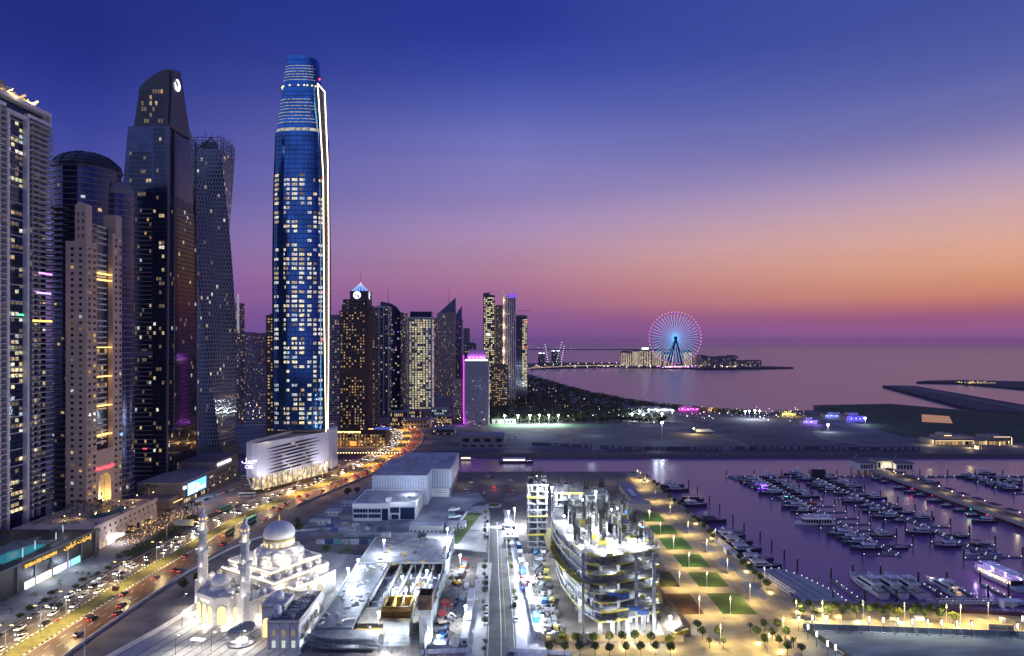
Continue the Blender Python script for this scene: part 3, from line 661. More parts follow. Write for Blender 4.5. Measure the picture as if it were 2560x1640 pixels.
# ---------------- tall blue glass tower with light frame
def blue_tower():
 cx, cyy = -192, 585
 t = thing('blue_glass_tower', 'tallest blue glass tower framed by a glowing white strip on its edge', 'tower', (cx, cyy, 0))
 def half(z):      # half width by height
  P = [(38, 24.2), (110, 24.6), (190, 24.6), (255, 23.8), (305, 22.4), (335, 19.2), (374, 14.8)]
  for (a, b), (c, d) in zip(P, P[1:]):
   if z <= c: return b+(d-b)*(z-a)/(c-a)
  return P[-1][1]
 def shift(z): return 0 if z < 255 else (z-255)/126*1.2
 NP = 44
 def outline(z, g=0.0):
  h = half(z)+g; d = h*.72; out = []
  for i in range(NP):
   a = 2*pi*i/NP; c, q = cos(a), sin(a); e = .62
   out.append((shift(z)+h*math.copysign(abs(c)**e, c), d*math.copysign(abs(q)**e, q), z))
  return out
 GL = M('deep_blue_glass', (.03, .125, .36), .10, metal=.75, noise=.35, scale=.06, spec=1)
 FH = 4.15; fl = [38+FH*k for k in range(66)]
 mb = MB(); mb.loft([outline(z) for z in fl if z < 303]+[outline(304)]); mb.build('body', GL, t)
 mb = MB(); r = [outline(z, -1.2) for z in (304, 315, 325, 340, 355, 364, 371)]
 mb.loft(r); mb.build('crown', M('crown_blue_glass', (.05, .2, .5), .12, metal=.7, noise=.3, scale=.1), t)
 mb = MB(); o = outline(371.05, -1.2); o2 = [(x, y, 374 if x < 8 else 372.2) for x, y, z in o]
 mb.loft([o, o2], cap=False); mb.loft([[(x*.97, y*.97, z) for x, y, z in o], [(x*.97, y*.97, z) for x, y, z in o2]], cap=False); mb.build('parapet', M('crown_blue_glass'), t)
 mb = MB()
 for z in fl[1:]:
  if z < 303: mb.loft([outline(z-.28, .1), outline(z+.28, .1)], cap=False)
 for i in range(0, NP, 1):
  pts = [outline(z, .08)[i] for z in (40, 110, 190, 255, 303)]; mb.path(pts, .13, 4)
 mb.build('mullion', M('blue_mullion', (.01, .03, .08), .4, metal=.4), t)
 mb = MB()
 for k in range(16):
  z = 307+4.2*k; mb.loft([outline(z-.2, -1.05), outline(z+.2, -1.05)], cap=False)
 mb.build('crown_band', M('crown_band_blue', (.03, .07, .15), .4), t)
 # lit rooms: suites in fixed bays, dark plant floors between the zones
 it = []; bays = [(-14.6, -11.6), (-10.5, -8.6), (-8.0, -5.4), (-3.2, 1.6), (3.3, 7.9), (10.5, 14), (15.4, 18.1), (19.3, 22.6)]
 def front(x, z):          # the front skin at local x: point and heading
  o = outline(z, .16); best = None
  for i in range(NP):
   p, q = o[i], o[(i+1) % NP]
   if (p[0]-x)*(q[0]-x) <= 0 and p[1]+q[1] < 0 and p[0] != q[0]: f = (x-p[0])/(q[0]-p[0]); best = (x, p[1]+(q[1]-p[1])*f, atan2(q[1]-p[1], q[0]-p[0]))
  return best
 for k, z in enumerate(fl[1:]):
  zz = z+FH*.5
  if zz > 268: break
  for bi, (x0, x1) in enumerate(bays):
   if bi == 0: x0, x1 = -20, -15.5
   nv = mnoise.noise(Vector((bi*3.7, k*.33, 3)))
   if zz < 46: pr = .9
   elif zz < 58: pr = .8
   elif zz < 84: pr = .42
   elif zz < 92: pr = .2
   elif zz < 205: pr = .82 if nv > -.22 else .12
   elif zz < 214: pr = .06
   elif zz < 262: pr = .85 if nv > -.12 else .1
   else: pr = .3
   if random.random() > pr: continue
   n = 2 if x1-x0 < 4 else 3; s = random.choice((8, 8, 1, 8, 2, 2, 3, 4))
   for j in range(n):
    if random.random() < .08: continue
    p = front(x0+(x1-x0)*(j+.5)/n, zz)
    if p: it.append((p[0], p[1], zz+.2, p[2], round((x1-x0)/n*.86, 1), 2.35, s))
 windows(t, it, 100, 'lit_window_grid')
 WB = lit_room('crown_room', (1, .92, .75), .42, .5); WB2 = E('crown_yellow', (1, .72, .25), 3)
 mb = MB()
 for k in range(6):
  z = 351+2.6*k; o = outline(z, -.95); mb.loft([[o[i] for i in range(24+k % 3, 40-k % 2)], [(x, y, zz+.5) for x, y, zz in [o[i] for i in range(24+k % 3, 40-k % 2)]]], cap=False, close=False)
 for k in range(8):
  z = 312+3.0*k; o = outline(z, -.95); o = [o[i] for i in range(23+(k*7) % 4, 40-(k*5) % 4)]; mb.loft([o, [(x, y, zz+.55) for x, y, zz in o]], cap=False, close=False)
 o = [outline(304.4, -1)[i] for i in range(22, 43)]; mb.loft([o, [(x, y, zz+2.6) for x, y, zz in o]], cap=False, close=False)
 mb.build('lit_floor', WB, t)
 for i in (23, 25, 27, 31, 33, 34, 35, 37, 39):
  x, y, z = outline(346, -.6)[i]; MB().lathe([(.1, -.7), (.8, 0), (.1, .7)], 6).build('crown_light', WB2, t, (x, y, z))
 # glowing frame on the right edge
 def P3(px, py, Y): return (PX(px, Y)-cx, Y-cyy, PZ(py, Y))
 LS = E('frame_glow', (1, .86, .62), 5); yl, yr = 571, 581
 left = [P3(794, 209, yl), P3(801, 318, yl), P3(808, 441, yl), P3(809, 600, yl), P3(810.5, 800, yl), P3(814, 1016, yl), P3(817, 1180, yl)]
 right = [P3(812, 230, yr), P3(820, 418, yr), P3(821.5, 600, yr), P3(821.5, 800, yr), P3(821, 950, yr), P3(819, 1120, yr)]
 MB().path(left, .42, 6).build('light_strip', LS, t); MB().path([left[0]]+right, .42, 6).build('light_strip', LS, t)
 mb = MB()
 lz = [(p[0], p[1], p[2]) for p in left]; rz = [(right[0][0], right[0][1], right[0][2])]+right[1:]
 rings = [[(a[0]+.3, a[1]+.6, a[2]-1), (b[0]-.3, b[1]+.4, b[2]-1), (b[0]-4, b[1]+14, b[2]-1), (a[0]-6, a[1]+10, a[2]-1)] for a, b in zip(lz[:6], rz)]
 mb.loft(rings[::-1]); mb.build('edge_slot', M('slot_grey', (.22, .2, .18), .5), t)
 mb = MB()
 for k in range(80):
  z = 45+3.9*k
  a = next((i for i in range(5) if rings[i][0][2] >= z >= rings[i+1][0][2]), None)
  if a is None: continue
  f = (rings[a][0][2]-z)/(rings[a][0][2]-rings[a+1][0][2]); p = Vector(rings[a][0]).lerp(Vector(rings[a+1][0]), f); q = Vector(rings[a][1]).lerp(Vector(rings[a+1][1]), f)
  mb.tube(p+Vector((0, -.3, 0)), q+Vector((0, -.3, 0)), .25, n=4)
 mb.build('slot_slat', M('slat_bronze', (.45, .36, .26), .5), t)
 for z in (118, 160, 262, 350): MB().lathe([(.1, -1), (1.0, 0), (.1, 1)], 8).build('beacon', E('red_beacon', (1, .03, .03), 6), t, (left[3][0]-.4 if z < 300 else left[1][0]-.4, left[3][1]-1.2, z))
blue_tower()
def white_podium():
 t = thing('white_podium', 'white ship shaped hotel podium with dark slots and glowing sign', 'hotel podium', (0, 0, 0))
 PL = [(-207, 505), (-205.5, 495), (-200, 491.5), (-196.5, 493), (-161, 563), (-160.5, 572), (-170, 580), (-195, 575)]
 SH = M('podium_shell', (.66, .66, .70), .55, noise=.04, scale=1.2)
 mb = MB(); mb.prism(PL, 11.5, 35); mb.build('shell', SH, t)
 mb = MB(); mb.loft([[(x, y, 35) for x, y in PL], [(x, y, 38-(.0 if i < 4 else .6)) for i, (x, y) in enumerate(PL)]], cap=False); mb.build('parapet', SH, t)
 MB().prism([(x*.995-.9, y+1) for x, y in PL], 35.02, 35.3).build('roof_deck', M('deck_tile'), t)
 MB().prism([(-203, 500), (-199, 496), (-184, 520), (-176, 538), (-182, 544), (-192, 528)], 35.35, 35.7).build('pool', M('lit_pool'), t)
 # slots: long pointed lens openings on the highway face
 a, b = Vector((-196.5, 493, 0)), Vector((-161, 563, 0)); d = (b-a).normalized(); nrm = Vector((d.y, -d.x, 0)); L = (b-a).length
 for k in range(8):
  z = 33.2-2.75*k; u0 = 9+1.6*(k % 3); u1 = L-12+3*sin(k*1.7); n = 12; mb = MB(); up, dn = [], []
  for i in range(n+1):
   s = i/n; u = u0+(u1-u0)*s; th = .8*sin(pi*s)**.6; zc = z-1.2+2.0*s
   p = a+d*u+nrm*.09; up.append((p.x, p.y, zc+th)); dn.append((p.x, p.y, zc-th))
  mb.loft([dn, up], cap=False, close=False); mb.build('slot', M('slot_black', (.012, .012, .016), .4), t)
  for i in range(random.randint(1, 2)):
   s = random.uniform(.25, .8); w = random.uniform(2, 5); q = a+d*(u0+(u1-u0)*s)+nrm*.16; zc = z-1.2+2*s; e = d*w/2
   MB().quad((q.x-e.x, q.y-e.y, zc-.32), (q.x+e.x, q.y+e.y, zc-.32), (q.x+e.x, q.y+e.y, zc+.32), (q.x-e.x, q.y-e.y, zc+.32)).build('slot_light', lit_room('slot_glow', (1, .85, .6), .8, .5), t)
 ang = atan2(d.y, d.x)
 SG = E('sign_violet_white', (.75, .72, 1), 2.6)
 a2 = Vector((-205.5, 495, 0)); b2 = Vector((-196.5, 493, 0))
 text('sign', 'CIEL', 3.6, SG, t, (-201.3, 490.4, 19), (R(90), 0, R(2)), .1, sx=.95)
 text('sign', '\uFEDE\uFEF4\uFEB3', 4.2, SG, t, (-201.3, 490.4, 24), (R(90), 0, R(2)), .1, sx=1.5)
 MB().box(-205, -197.5, 490.2, 490.45, 22.6, 22.9).build('sign_bar', SG, t)
 # ground floor: glowing glass lobby behind slanted columns
 PI = [(x+(-183-x)*.14, y+(535-y)*.10) for x, y in PL]
 MB().prism(PI, .1, 11.4).build('lobby', lit_room('lobby_glow', (1, .78, .42), .8, .3), t)
 mb = MB()
 for k in range(14):
  p = Vector((PI[3][0], PI[3][1], 0)).lerp(Vector((PI[4][0], PI[4][1], 0)), k/13); mb.box(p.x-.1, p.x+.35, p.y-.35, p.y+.35, 0, 11.4)
 mb.build('lobby_frame', M('bronze_frame', (.2, .15, .1), .5), t)
 for k in range(9):
  p = a+d*(L*(k+.3)/9.0); q = p+d*3.2
  MB().tube((p.x-.6, p.y, 11.5), (q.x-.6, q.y, 0), .55).build('slanted_column', SH, t);
  r_ = p+d*6.4; MB().tube((r_.x-.6, r_.y, 11.5), (q.x-.6, q.y, 0), .55).build('slanted_column', SH, t)
 MB().tube((-204, 494, 11.5), (-199, 493, 0), .55).build('slanted_column', SH, t); MB().tube((-197, 493.5, 11.5), (-201, 497, 0), .55).build('slanted_column', SH, t)
 for k in range(4): lamp('lobby_lamp', 'POINT', tuple(a+d*(L*(k+.5)/4)+nrm*2.5+Vector((0, 0, 6))), 1500, (1, .78, .42), .5, parent=t)
 MB().loft([[(-162.3+r_*0, 575, z), (-162, 582, z), (-162, 592, z), (-164, 602, z), (-170, 606, z), (-176, 590, z)] for z, r_ in ((2, 0), (37, 0))]).build('rear_shell', SH, t)
 for x, y, z in ((-190, 500, 42), (-178, 548, 42)): lamp('deck_lamp', 'POINT', (x, y, z), 1800, (1, .75, .4), .5, parent=t)
 wall_along(Way([(-205, 486), (-192, 492), (-178, 516), (-160, 552), (-152, 575)]), 0, 105, 3, .5, M('dark_edge', (.06, .055, .05), .8), 'garden_wall', 'dark curved wall below the lit hotel podium columns', 'wall')
 for k in range(3): lamp('wash_lamp', 'SPOT', (-185+k*14, 488+k*26, 7), 15000, (.86, .84, 1), .5, target=(-190+k*14, 505+k*28, 28), angle=110, parent=t)
white_podium()
# ================================================================== city behind the canal
def block(name, label, pxl, pxr, pyt, Y, D, mat, nc, fh=3.6, wf=.5, hf=.5, pal=(), cap=30, roof=None, ledge=None, cat='tower', run=0, rim=None, side=True, piers=None, z1=None):
 """A straight tower whose front face spans pxl..pxr at depth Y."""
 x0, x1 = PX(pxl, Y), PX(pxr, Y); W = x1-x0; top = PZ(pyt, Y) if z1 is None else z1; cx = (x0+x1)/2
 t = thing(name, label, cat, (cx, Y, 0)); h = W/2
 MB().box(-h, h, 0, D, 0, top).build('body', mat, t)
 MB().box(-h*.75, h*.7, D*.2, D*.8, top, top+W*.12).build('roof_plant', roof or M('plant_grey', (.10, .10, .12), .7), t)
 mb = MB(); e = W*.02; mb.box(-h-e, h+e, -e, D+e, top-.2, top+1.2); mb.build('parapet', rim or mat, t)
 nr = max(2, int((top-6)/fh)); it = grid(-h, 0, 0, W*.05, W*.95, 5, top-2, nc, nr, wf, hf, pal, run=run, off=.15)
 if side:
  nd = max(2, int(nc*D/W*.8)); s = 1 if cx < 0 else -1
  it += grid(h, 0, pi/2, D*.05, D*.95, 5, top-2, nd, nr, wf, hf, pal, off=.15) if s > 0 else grid(-h, D, -pi/2, D*.05, D*.95, 5, top-2, nd, nr, wf, hf, pal, off=.15)
 windows(t, it, cap)
 if ledge:
  mb = MB()
  for k in range(nr): z = 5+(top-7)/nr*k; mb.box(-h-W*.03, h+W*.03, -W*.035, -.05, z-.25, z+.25)
  mb.build('balcony_stack', ledge, t)['kind'] = 'stuff'
 if piers:
  mb = MB()
  for k in range(piers+1): x = -h+W*k/piers; mb.box(x-W*.012, x+W*.012, -.7, -.05, 0, top)
  mb.build('pier', rim or mat, t)
 return t, h, top, W
BROWN = M('brown_stone', (.11, .075, .06), .8, noise=.15, scale=.1)
PURG = M('dusky_stone', (.20, .16, .19), .8, noise=.12, scale=.1)
TANS = M('tan_stone', (.36, .26, .22), .85, noise=.1, scale=.1)
NAVY = M('navy_glass', (.012, .02, .06), .12, metal=.3, noise=.2, scale=.05)
# brown balcony tower half hidden by the blue tower
t, h, top, W = block('balcony_tower', 'brown balcony tower peeking out left of the tall blue glass tower', 665, 720, 790, 800, 24, BROWN, 6, 3.7, .55, .5, [(5, .28), (2, .18), (3, .1)], 40, ledge=M('brown_ledge', (.14, .095, .075), .8))
mb = MB(); mb.box(-6, h, 3, 20, top+1.2, top+16); mb.box(0, h, 5, 18, top+16, top+27); mb.build('stepped_top', BROWN, t)
# slim tower beside the twisted one
t, h, top, W = block('slim_tower', 'slim tower with a bright vertical lamp beside the twisted tower', 588, 601, 760, 900, 14, PURG, 3, 4, .5, .5, [(2, .15), (3, .2)], 10)
MB().box(-.6, 2.0, -1.5, 0, top-38, top+14).build('lit_fin', E('fin_glow', (.8, .78, 1), .35), t)
# stepped brown tower with emblem and pyramid
def crowned_tower():
 Y = 840; x0, x1 = PX(849, Y), PX(914, Y); W = x1-x0; t = thing('crowned_tower', 'brown stepped tower with white round emblem and blue lit pyramid', 'tower', (x0, Y, 0))
 mb = MB(); mb.box(0, W, 0, 30, 0, 158); mb.box(2.5, W+4, 1, 30, 158, 166); mb.box(4, W+2, 2, 29, 166, 173); mb.build('body', BROWN, t)
 MB().box(12.5, 36, 4, 28, 173, 184).build('crown_box', M('crown_box_brown', (.07, .05, .05), .7), t)
 MB().loft([[(14.5, 7, 184), (33.5, 7, 184), (33.5, 25, 184), (14.5, 25, 184)], [(23.6, 15.6, 195), (24.4, 15.6, 195), (24.4, 16.4, 195), (23.6, 16.4, 195)]]).build('pyramid', E('pyramid_blue', (.10, .28, .9), .8), t)
 mb = MB()
 for x, y in ((14.5, 7), (24, 7), (33.5, 7), (33.5, 25), (19, 7), (29, 7)): mb.tube((x, y-.1, 184), (24, 15.9, 195.2), .22, n=4)
 mb.build('pyramid_rib', E('rib_pale', (.6, .75, 1), 2), t)
 MB().tube((24, 16, 195), (24, 16, 212), .35, .1).build('mast', DKMETAL, t)
 MB().lathe([(.1, -.7), (.6, 0), (.1, .7)], 6).build('beacon', E('red_beacon', (1, .03, .03), 6), t, (24, 16, 196.5))
 # emblem: a glowing round crest with a dark inner curl, and its twin on the side
 for (ox, oy, az_) in ((22, 3.9, 0), (36.1, 14, pi/2)):
  e = link('emblem', None, t, (ox, oy, 178.5), az_)
  mb = MB(); n = 24
  for i in range(n): a0, a1 = 2*pi*i/n, 2*pi*(i+1)/n; mb.add([(0, -.2, 0), (5*cos(a0), -.2, 5*sin(a0)), (5*cos(a1), -.2, 5*sin(a1))], [(0, 1, 2)])
  mb.build('disc', E('emblem_white', (.85, .92, 1), 2), e)
  mb = MB(); pts = [(2.2*cos(a)+.2, -.3, 2.2*sin(a)+.6) for a in [pi*.25+i*pi*1.5/10 for i in range(11)]]
  mb.path(pts, .7, 4); mb.path([(2.2, -.3, -1), (2.2, -.3, -4.2)], .8, 4); mb.path([(.2, -.3, -.4), (2.4, -.3, -.4)], .6, 4); mb.build('crest_line', M('crest_dark', (.01, .02, .05), .6), e)
 mb = MB(); LG = M('brown_ledge')
 rng = random.Random(4)
 for k in range(43):
  z = 4+3.7*k; g = 0 if z < 120 else (z-120)*.12
  mb.box(W, W+17-g-(k % 3)*1.5, 2, 14, z, z+1.1); mb.box(W, W+11-g*.5, 2.5, 13, z+1.1, z+3.7)
  mb.box(-1.2, W*.62, -1.2, 0, z, z+.7) if k % 2 else mb.box(W*.3, W+.8, -1.2, 0, z, z+.7)
 mb.box(W, W+5, 10, 28, 0, 158); mb.build('stepped_wing', LG, t)
 pal = [(5, .22), (2, .16), (3, .12)]
 windows(t, grid(0, 0, 0, .8, W-.8, 4, 157, 9, 41, .42, .5, pal, off=.2, skip=lambda c, r: 17 < r < 21)+grid(3, 1, 0, 0, W, 159, 172, 7, 3, .4, .4, [(3, .3)], off=.15)+grid(W+9, 2.4, 0, 0, 2, 6, 120, 1, 30, .6, .5, pal), 70)
 mb = MB()
 for u in (0, 1): mb.box(5+u*26, 6+u*26, 1.8, 2, 166.6, 167.2)
 mb.build('terrace_light', E('terrace_blue', (.4, .6, 1), 2), t)
crowned_tower()
t, h, top, W = block('balcony_tower', 'grey balcony tower just right of the tall blue glass tower', 822, 850, 790, 960, 24, PURG, 4, 3.8, .5, .5, [(2, .14), (3, .12)], 16, ledge=SLAB)
# terraces in front, warm lights
def terrace_block():
 Y = 712; x0, x1 = PX(838, Y), PX(965, Y); W = x1-x0; t = thing('terrace_building', 'low dark terraced building with strings of warm lights along the canal', 'building', (x0, Y, 0))
 mb = MB(); mb.box(0, W, 0, 22, 0, 14); mb.box(W*.5, W, 0, 18, 14, 18.6); mb.build('body', M('terrace_brown', (.075, .055, .045), .8), t)
 mb = MB()
 for k in range(4): mb.box(-.5, W+.5, -1.4, -.05, 3.2+3.4*k, 3.7+3.4*k)
 for k in range(9): mb.box(W*k/8-.3, W*k/8+.3, -1.0, -.05, 0, 14)
 mb.build('ledge', M('terrace_ledge', (.13, .10, .085), .8), t)
 windows(t, grid(0, 0, 0, 1, W-1, .3, 13.8, 16, 4, .5, .62, [(5, .3), (2, .16), (3, .25)], off=.06), 50)
 mb = MB()
 for k in range(60): x = W*random.random(); mb.box(x-.25, x+.25, random.uniform(0, 12), random.uniform(12.1, 12.5), 14.8, 15.2) if x < W*.5 else mb.box(x-.25, x+.25, 1, 1.5, 19.2, 19.7)
 mb.build('string_light', E('string_warm', (1, .6, .2), 5), t)
 MB().box(W*.3, W*.42, -1.6, -1.5, 1, 6).build('neon_frame', E('neon_orange', (1, .2, .03), 2.5), t)
 MB().box(W*.75, W+4, -.5, 14, 19, 19.8).build('roof_canopy', E('canopy_blue', (.15, .2, .9), .5), t)
 for k in range(5): lamp('terrace_lamp', 'POINT', (W*(k+.5)/5, -4, 5), 1800, (1, .55, .18), .4, parent=t)
terrace_block()
def bollard_row():
 for k in range(22):
  x = PX(838+k*7.2, 655)
  t = thing('bollard_light', 'small glowing bollard on the canal walk below the terraced building', 'bollard', (x, 665, 0), 0, 'bollard lights along the canal walk')
  MB().lathe([(.3, 0), (.3, .8)], 6).build('post', DKMETAL, t); MB().lathe([(.45, .8), (.45, 1.4), (.1, 1.5)], 6).build('lens', E('bollard_glow', (1, .7, .25), 8), t)
bollard_row()
t, h, top, W = block('glass_tower', 'grey tower with pale vertical edge strips behind the crowned brown tower', 936, 971, 768, 1000, 26, M('slate_glass', (.05, .055, .09), .3, noise=.2), 5, 3.7, .5, .55, [(3, .1), (2, .06), (4, .05)], 20, rim=SLAB, piers=3)
t, h, top, W = block('curved_top_tower', 'dark blue glass tower with curved roof and a tall mast', 951, 1001, 790, 1100, 30, NAVY, 8, 3.8, .7, .6, [(4, .06), (2, .05), (3, .08), (7, .02)], 24)
prof = [(-h, top), (h, top), (h, top+7), (h*.6, top+16), (0, top+22), (-h, top+25)]
MB().loft([[(x, 0, z) for x, z in prof], [(x, 30, z) for x, z in prof]]).build('curved_roof', NAVY, t)
MB().tube((-h*.4, 15, top+20), (-h*.4, 15, top+50), .5, .2).build('mast', DKMETAL, t)
block('side_tower', 'brown tower standing directly behind the curved roof glass tower', 1000, 1014, 784, 1180, 24, TANS, 3, 3.8, .5, .5, [(2, .15), (3, .1)], 10)
t, h, top, W = block('bright_window_tower', 'pale office tower with nearly every window lit yellow', 1020, 1080, 795, 1070, 28, M('grey_stone', (.24, .22, .25), .7, noise=.1), 8, 3.7, .66, .72, [(6, .42), (1, .1), (2, .2), (3, .1)], 100, rim=SLAB, piers=8)
MB().box(-h*.85, h*.95, 3, 25, top+1.2, top+11).build('roof_screen', NAVY, t)
MB().box(h+.1, h+.9, 0, 1.2, 12, top-12).build('edge_light', E('edge_violet', (.55, .25, .9), .8), t)
block('beige_tower', 'broad beige apartment tower behind the yellow lit office tower', 1081, 1110, 798, 1400, 30, TANS, 8, 3.9, .45, .5, [(2, .12), (3, .14), (5, .04)], 20, rim=TANS)
block('beige_tower', 'tall beige apartment tower with a stepped top below the blue sail roofs', 1094, 1136, 812, 1350, 30, TANS, 11, 3.9, .42, .5, [(2, .06), (3, .12)], 20, rim=TANS, z1=178)
t, h, top, W = block('sail_roof_tower', 'blue tower with two pointed sail shaped roof blades', 1092, 1154, 800, 1600, 40, M('dusk_blue_wall', (.07, .07, .14), .5), 14, 4, .5, .5, [(3, .06), (2, .03)], 16)
for x0, x1, za, zb in ((-h, h*.5, 26, 56), (h*.45, h, 18, 36)):
 MB().loft([[(x0, 4, top), (x1, 4, top), (x1, 4, top+zb), (x0, 4, top+za*.55)], [(x0, 14, top), (x1, 14, top), (x1, 14, top+zb), (x0, 14, top+za*.55)]]).build('roof_blade', M('blade_blue', (.05, .07, .16), .35), t)
MB().tube((-2, 10, top+30), (-2, 10, top+78), .6, .3).build('mast', DKMETAL, t)
block('distant_tower', 'small hazy tower alone right of the sail roof tower', 1158, 1173, 822, 1900, 30, PURG, 4, 4.5, .4, .4, [(3, .15)], 8)
for i, (a, b, p, Y) in enumerate(((602, 632, 834, 1900), (634, 664, 836, 2000), (640, 664, 868, 1700), (628, 646, 870, 1500), (602, 626, 912, 1300), (632, 664, 918, 1200))):
 block('distant_tower', ['wide hazy block at far left of the gap beside the blue tower', 'hazy slab rising behind the gap near the brown balcony tower', 'dark hazy block with teal windows in the gap', 'narrow dusky block in the middle of the gap', 'low warm lit block near the distant canal bank', 'low pale block beside the brown balcony tower'][i], a, b, p, Y, 40, PURG if i != 2 else NAVY, 9, 4, .5, .5, [(3, .12), (2, .06), (4, .12 if i == 2 else .02)], 10, cat='apartment block')
# purple lit hotel by the field
t, h, top, W = block('purple_crown_hotel', 'pale hotel block with purple lit crown and purple corner strip', 1160, 1222, 899, 897, 24, M('hotel_pale', (.36, .34, .36), .75, noise=.08), 10, 3.6, .3, .46, [(3, .06), (0, .1), (4, .05)], 60, side=True)
MB().loft([[(-h*.8, 3, top+1.3), (h*.75, 3, top+1.3), (h*.75, 20, top+1.3), (-h*.8, 20, top+1.3)], [(-h*.66, 5, top+14), (h*.7, 5, top+14), (h*.7, 18, top+14), (-h*.66, 18, top+14)]]).build('crown', M('crown_wall', (.3, .28, .33), .6), t)
for x in (-.55, -.25, .05, .35, .6): lamp('crown_lamp', 'POINT', (h*x, 1.6, top+2.6), 2600, (.7, .12, 1), .3, parent=t)
MB().box(-h-.9, -h-.1, -.6, .6, 2, top+6).build('corner_strip', E('strip_magenta', (.75, .03, .9), 4), t)
MB().box(-h*.9, h*.9, -.4, -.2, top-1.5, top+1).build('sign_panel', E('white_sign'), t)
lamp('corner_lamp', 'POINT', (-h-4, -4, 5), 4000, (.7, .1, 1), .5, parent=t)
for i, (a, b, p, Y, lab) in enumerate(((1133, 1156, 950, 960, 'small dusky block left of the purple crowned hotel'), (1160, 1190, 860, 1500, 'hazy beige block behind the purple crowned hotel'))):
 block('low_block', lab, a, b, p, Y, 20, PURG, 6, 3.5, .5, .5, [(3, .1), (2, .08)], 10, cat='building')
# pair of lit towers by the beach
Y5 = 1230
t, h, top, W = block('beach_tower', 'dark slab tower with lit floors and white word sign by the beach', 1208, 1237, 740, Y5, 26, NAVY, 6, 3.6, .72, .62, [(6, .22), (1, .22), (2, .14)], 70, run=.25)
MB().box(-h, h*.1, 2, 20, top, top+6).build('roof_block', NAVY, t)
mb = MB(); mb.tube((-4, 8, top+8), (14, 8, top+9), .4, n=4); mb.tube((0, 8, top), (0, 8, top+9), .5, n=4); mb.build('roof_crane', DKMETAL, t)
text('sign', 'FIVE', 4.6, E('white_sign'), t, (-1.5, -.6, 115+(858-838)*Y5/S), (R(90), 0, 0), .1)
block('beach_tower', 'recessed hazy blue tower between the two beach towers', 1237, 1259, 765, Y5+30, 20, M('dusk_blue_wall'), 5, 3.7, .5, .5, [(2, .12), (3, .16)], 20)
t, h, top, W = block('beach_tower', 'tallest beach tower with glowing left edge and violet crown', 1259, 1289, 745, Y5-10, 26, M('ribbed_grey', (.17, .16, .22), .6), 8, 3.7, .45, .6, [(3, .1), (2, .05), (8, .02)], 40, rim=SLAB, piers=6)
mb = MB(); mb.prism([(-h*.3, 0), (h, 0), (h, 20), (-h*.3, 20)], top+1.25, top+4)
for x0, x1, s in ((-h*.3, h*.2, 1), (h*.4, h, -1)): mb.add([(x0, 0, top+4), (x1, 0, top+4), (x1 if s < 0 else x0, 0, top+12), (x0, 18, top+4), (x1, 18, top+4), (x1 if s < 0 else x0, 18, top+12)], [(0, 1, 2), (5, 4, 3), (0, 2, 5, 3), (1, 4, 5, 2)])
mb.build('crown', E('violet_glow', (.16, .05, .95), 1.4), t)
MB().box(-h-1.2, -h*.82, -1.5, 4, 40, top+12).build('edge_wall', M('pale_edge', (.55, .5, .48), .7), t)
for k in range(8): lamp('edge_lamp', 'POINT', (-h-2.0, -6, 52+k*24), 9000-k*900, (1, .72, .4), .4, parent=t)
t, h, top, W = block('beach_tower', 'dark beach tower with bright yellow windows on its right bay', 1290, 1318, 790, Y5+20, 26, NAVY, 6, 3.6, .5, .6, [(3, .05)], 10, rim=SLAB)
windows(t, grid(-h, 0, 0, W*.56, W*.98, 30, top-6, 3, 46, .8, .55, [(1, .42), (6, .22), (2, .2)], off=.35), 50, 'lit_window_grid')
MB().tube((-8, 8, top+10), (20, 8, top+11.5), .4, n=4).build('roof_crane', DKMETAL, t)
for z, x in ((top-12, h), (top-60, h)): MB().lathe([(.1, -1.4), (1.4, 0), (.1, 1.4)], 6).build('beacon', E('red_beacon'), t, (x, -1, z))
t, h, top, W = block('podium_block', 'stepped lit apartment block at the foot of the beach towers', 1228, 1270, 915, 1130, 26, BROWN, 9, 3.5, .55, .45, [(5, .3), (2, .2)], 50, ledge=M('brown_ledge'), cat='apartment block')
# ---------------- low buildings on the north bank
def low_house(label, x0, x1, y0, y1, h, mat, pal, nc, nr, name='low_building', over=None):
 t = thing(name, label, 'building', (x0, y0, 0)); W, D = x1-x0, y1-y0
 MB().box(0, W, 0, D, 0, h).build('wall', mat, t); MB().box(-.5, W+.5, -.5, D+.5, h, h+.7).build('roof', over or M('roof_grey', (.2, .2, .22), .8), t)
 windows(t, grid(0, 0, 0, .5, W-.5, .4, h-.4, nc, nr, .6, .6, pal, off=.06), 14); return t
t = low_house('striped grey utility shed on the north canal bank', PX(1150, 715), PX(1261, 715), 715, 745, 11, stripes('shed_ribs', (.30, .28, .26), (.17, .16, .16), 0, 1.6), [(0, .3)], 4, 1, 'utility_shed')
low_house('flat plinth building in front of the striped shed', PX(1150, 705), PX(1262, 705), 704, 714, 4, M('plinth_grey', (.22, .21, .21), .8), [(0, .4)], 5, 1)
low_house('dark low sheds behind the highway bend', PX(1080, 800), PX(1135, 800), 800, 826, 7, M('shed_dark', (.09, .085, .09), .8), [(3, .1), (2, .08)], 6, 2)
low_house('long low beige wall of a hotel car park by the bend', PX(1010, 860), PX(1075, 860), 860, 885, 12, TANS, [(3, .1)], 8, 2)
low_house('blue lit low pavilion beyond the bend', PX(1078, 1020), PX(1118, 1020), 1020, 1045, 10, M('pavilion_grey', (.2, .2, .22), .6), [(4, .8)], 6, 2)
low_house('row of lit white changing rooms beside the sports field', PX(1230, 915), PX(1290, 915), 915, 925, 6, M('changing_white', (.5, .5, .48), .7), [(8, .6)], 8, 1)
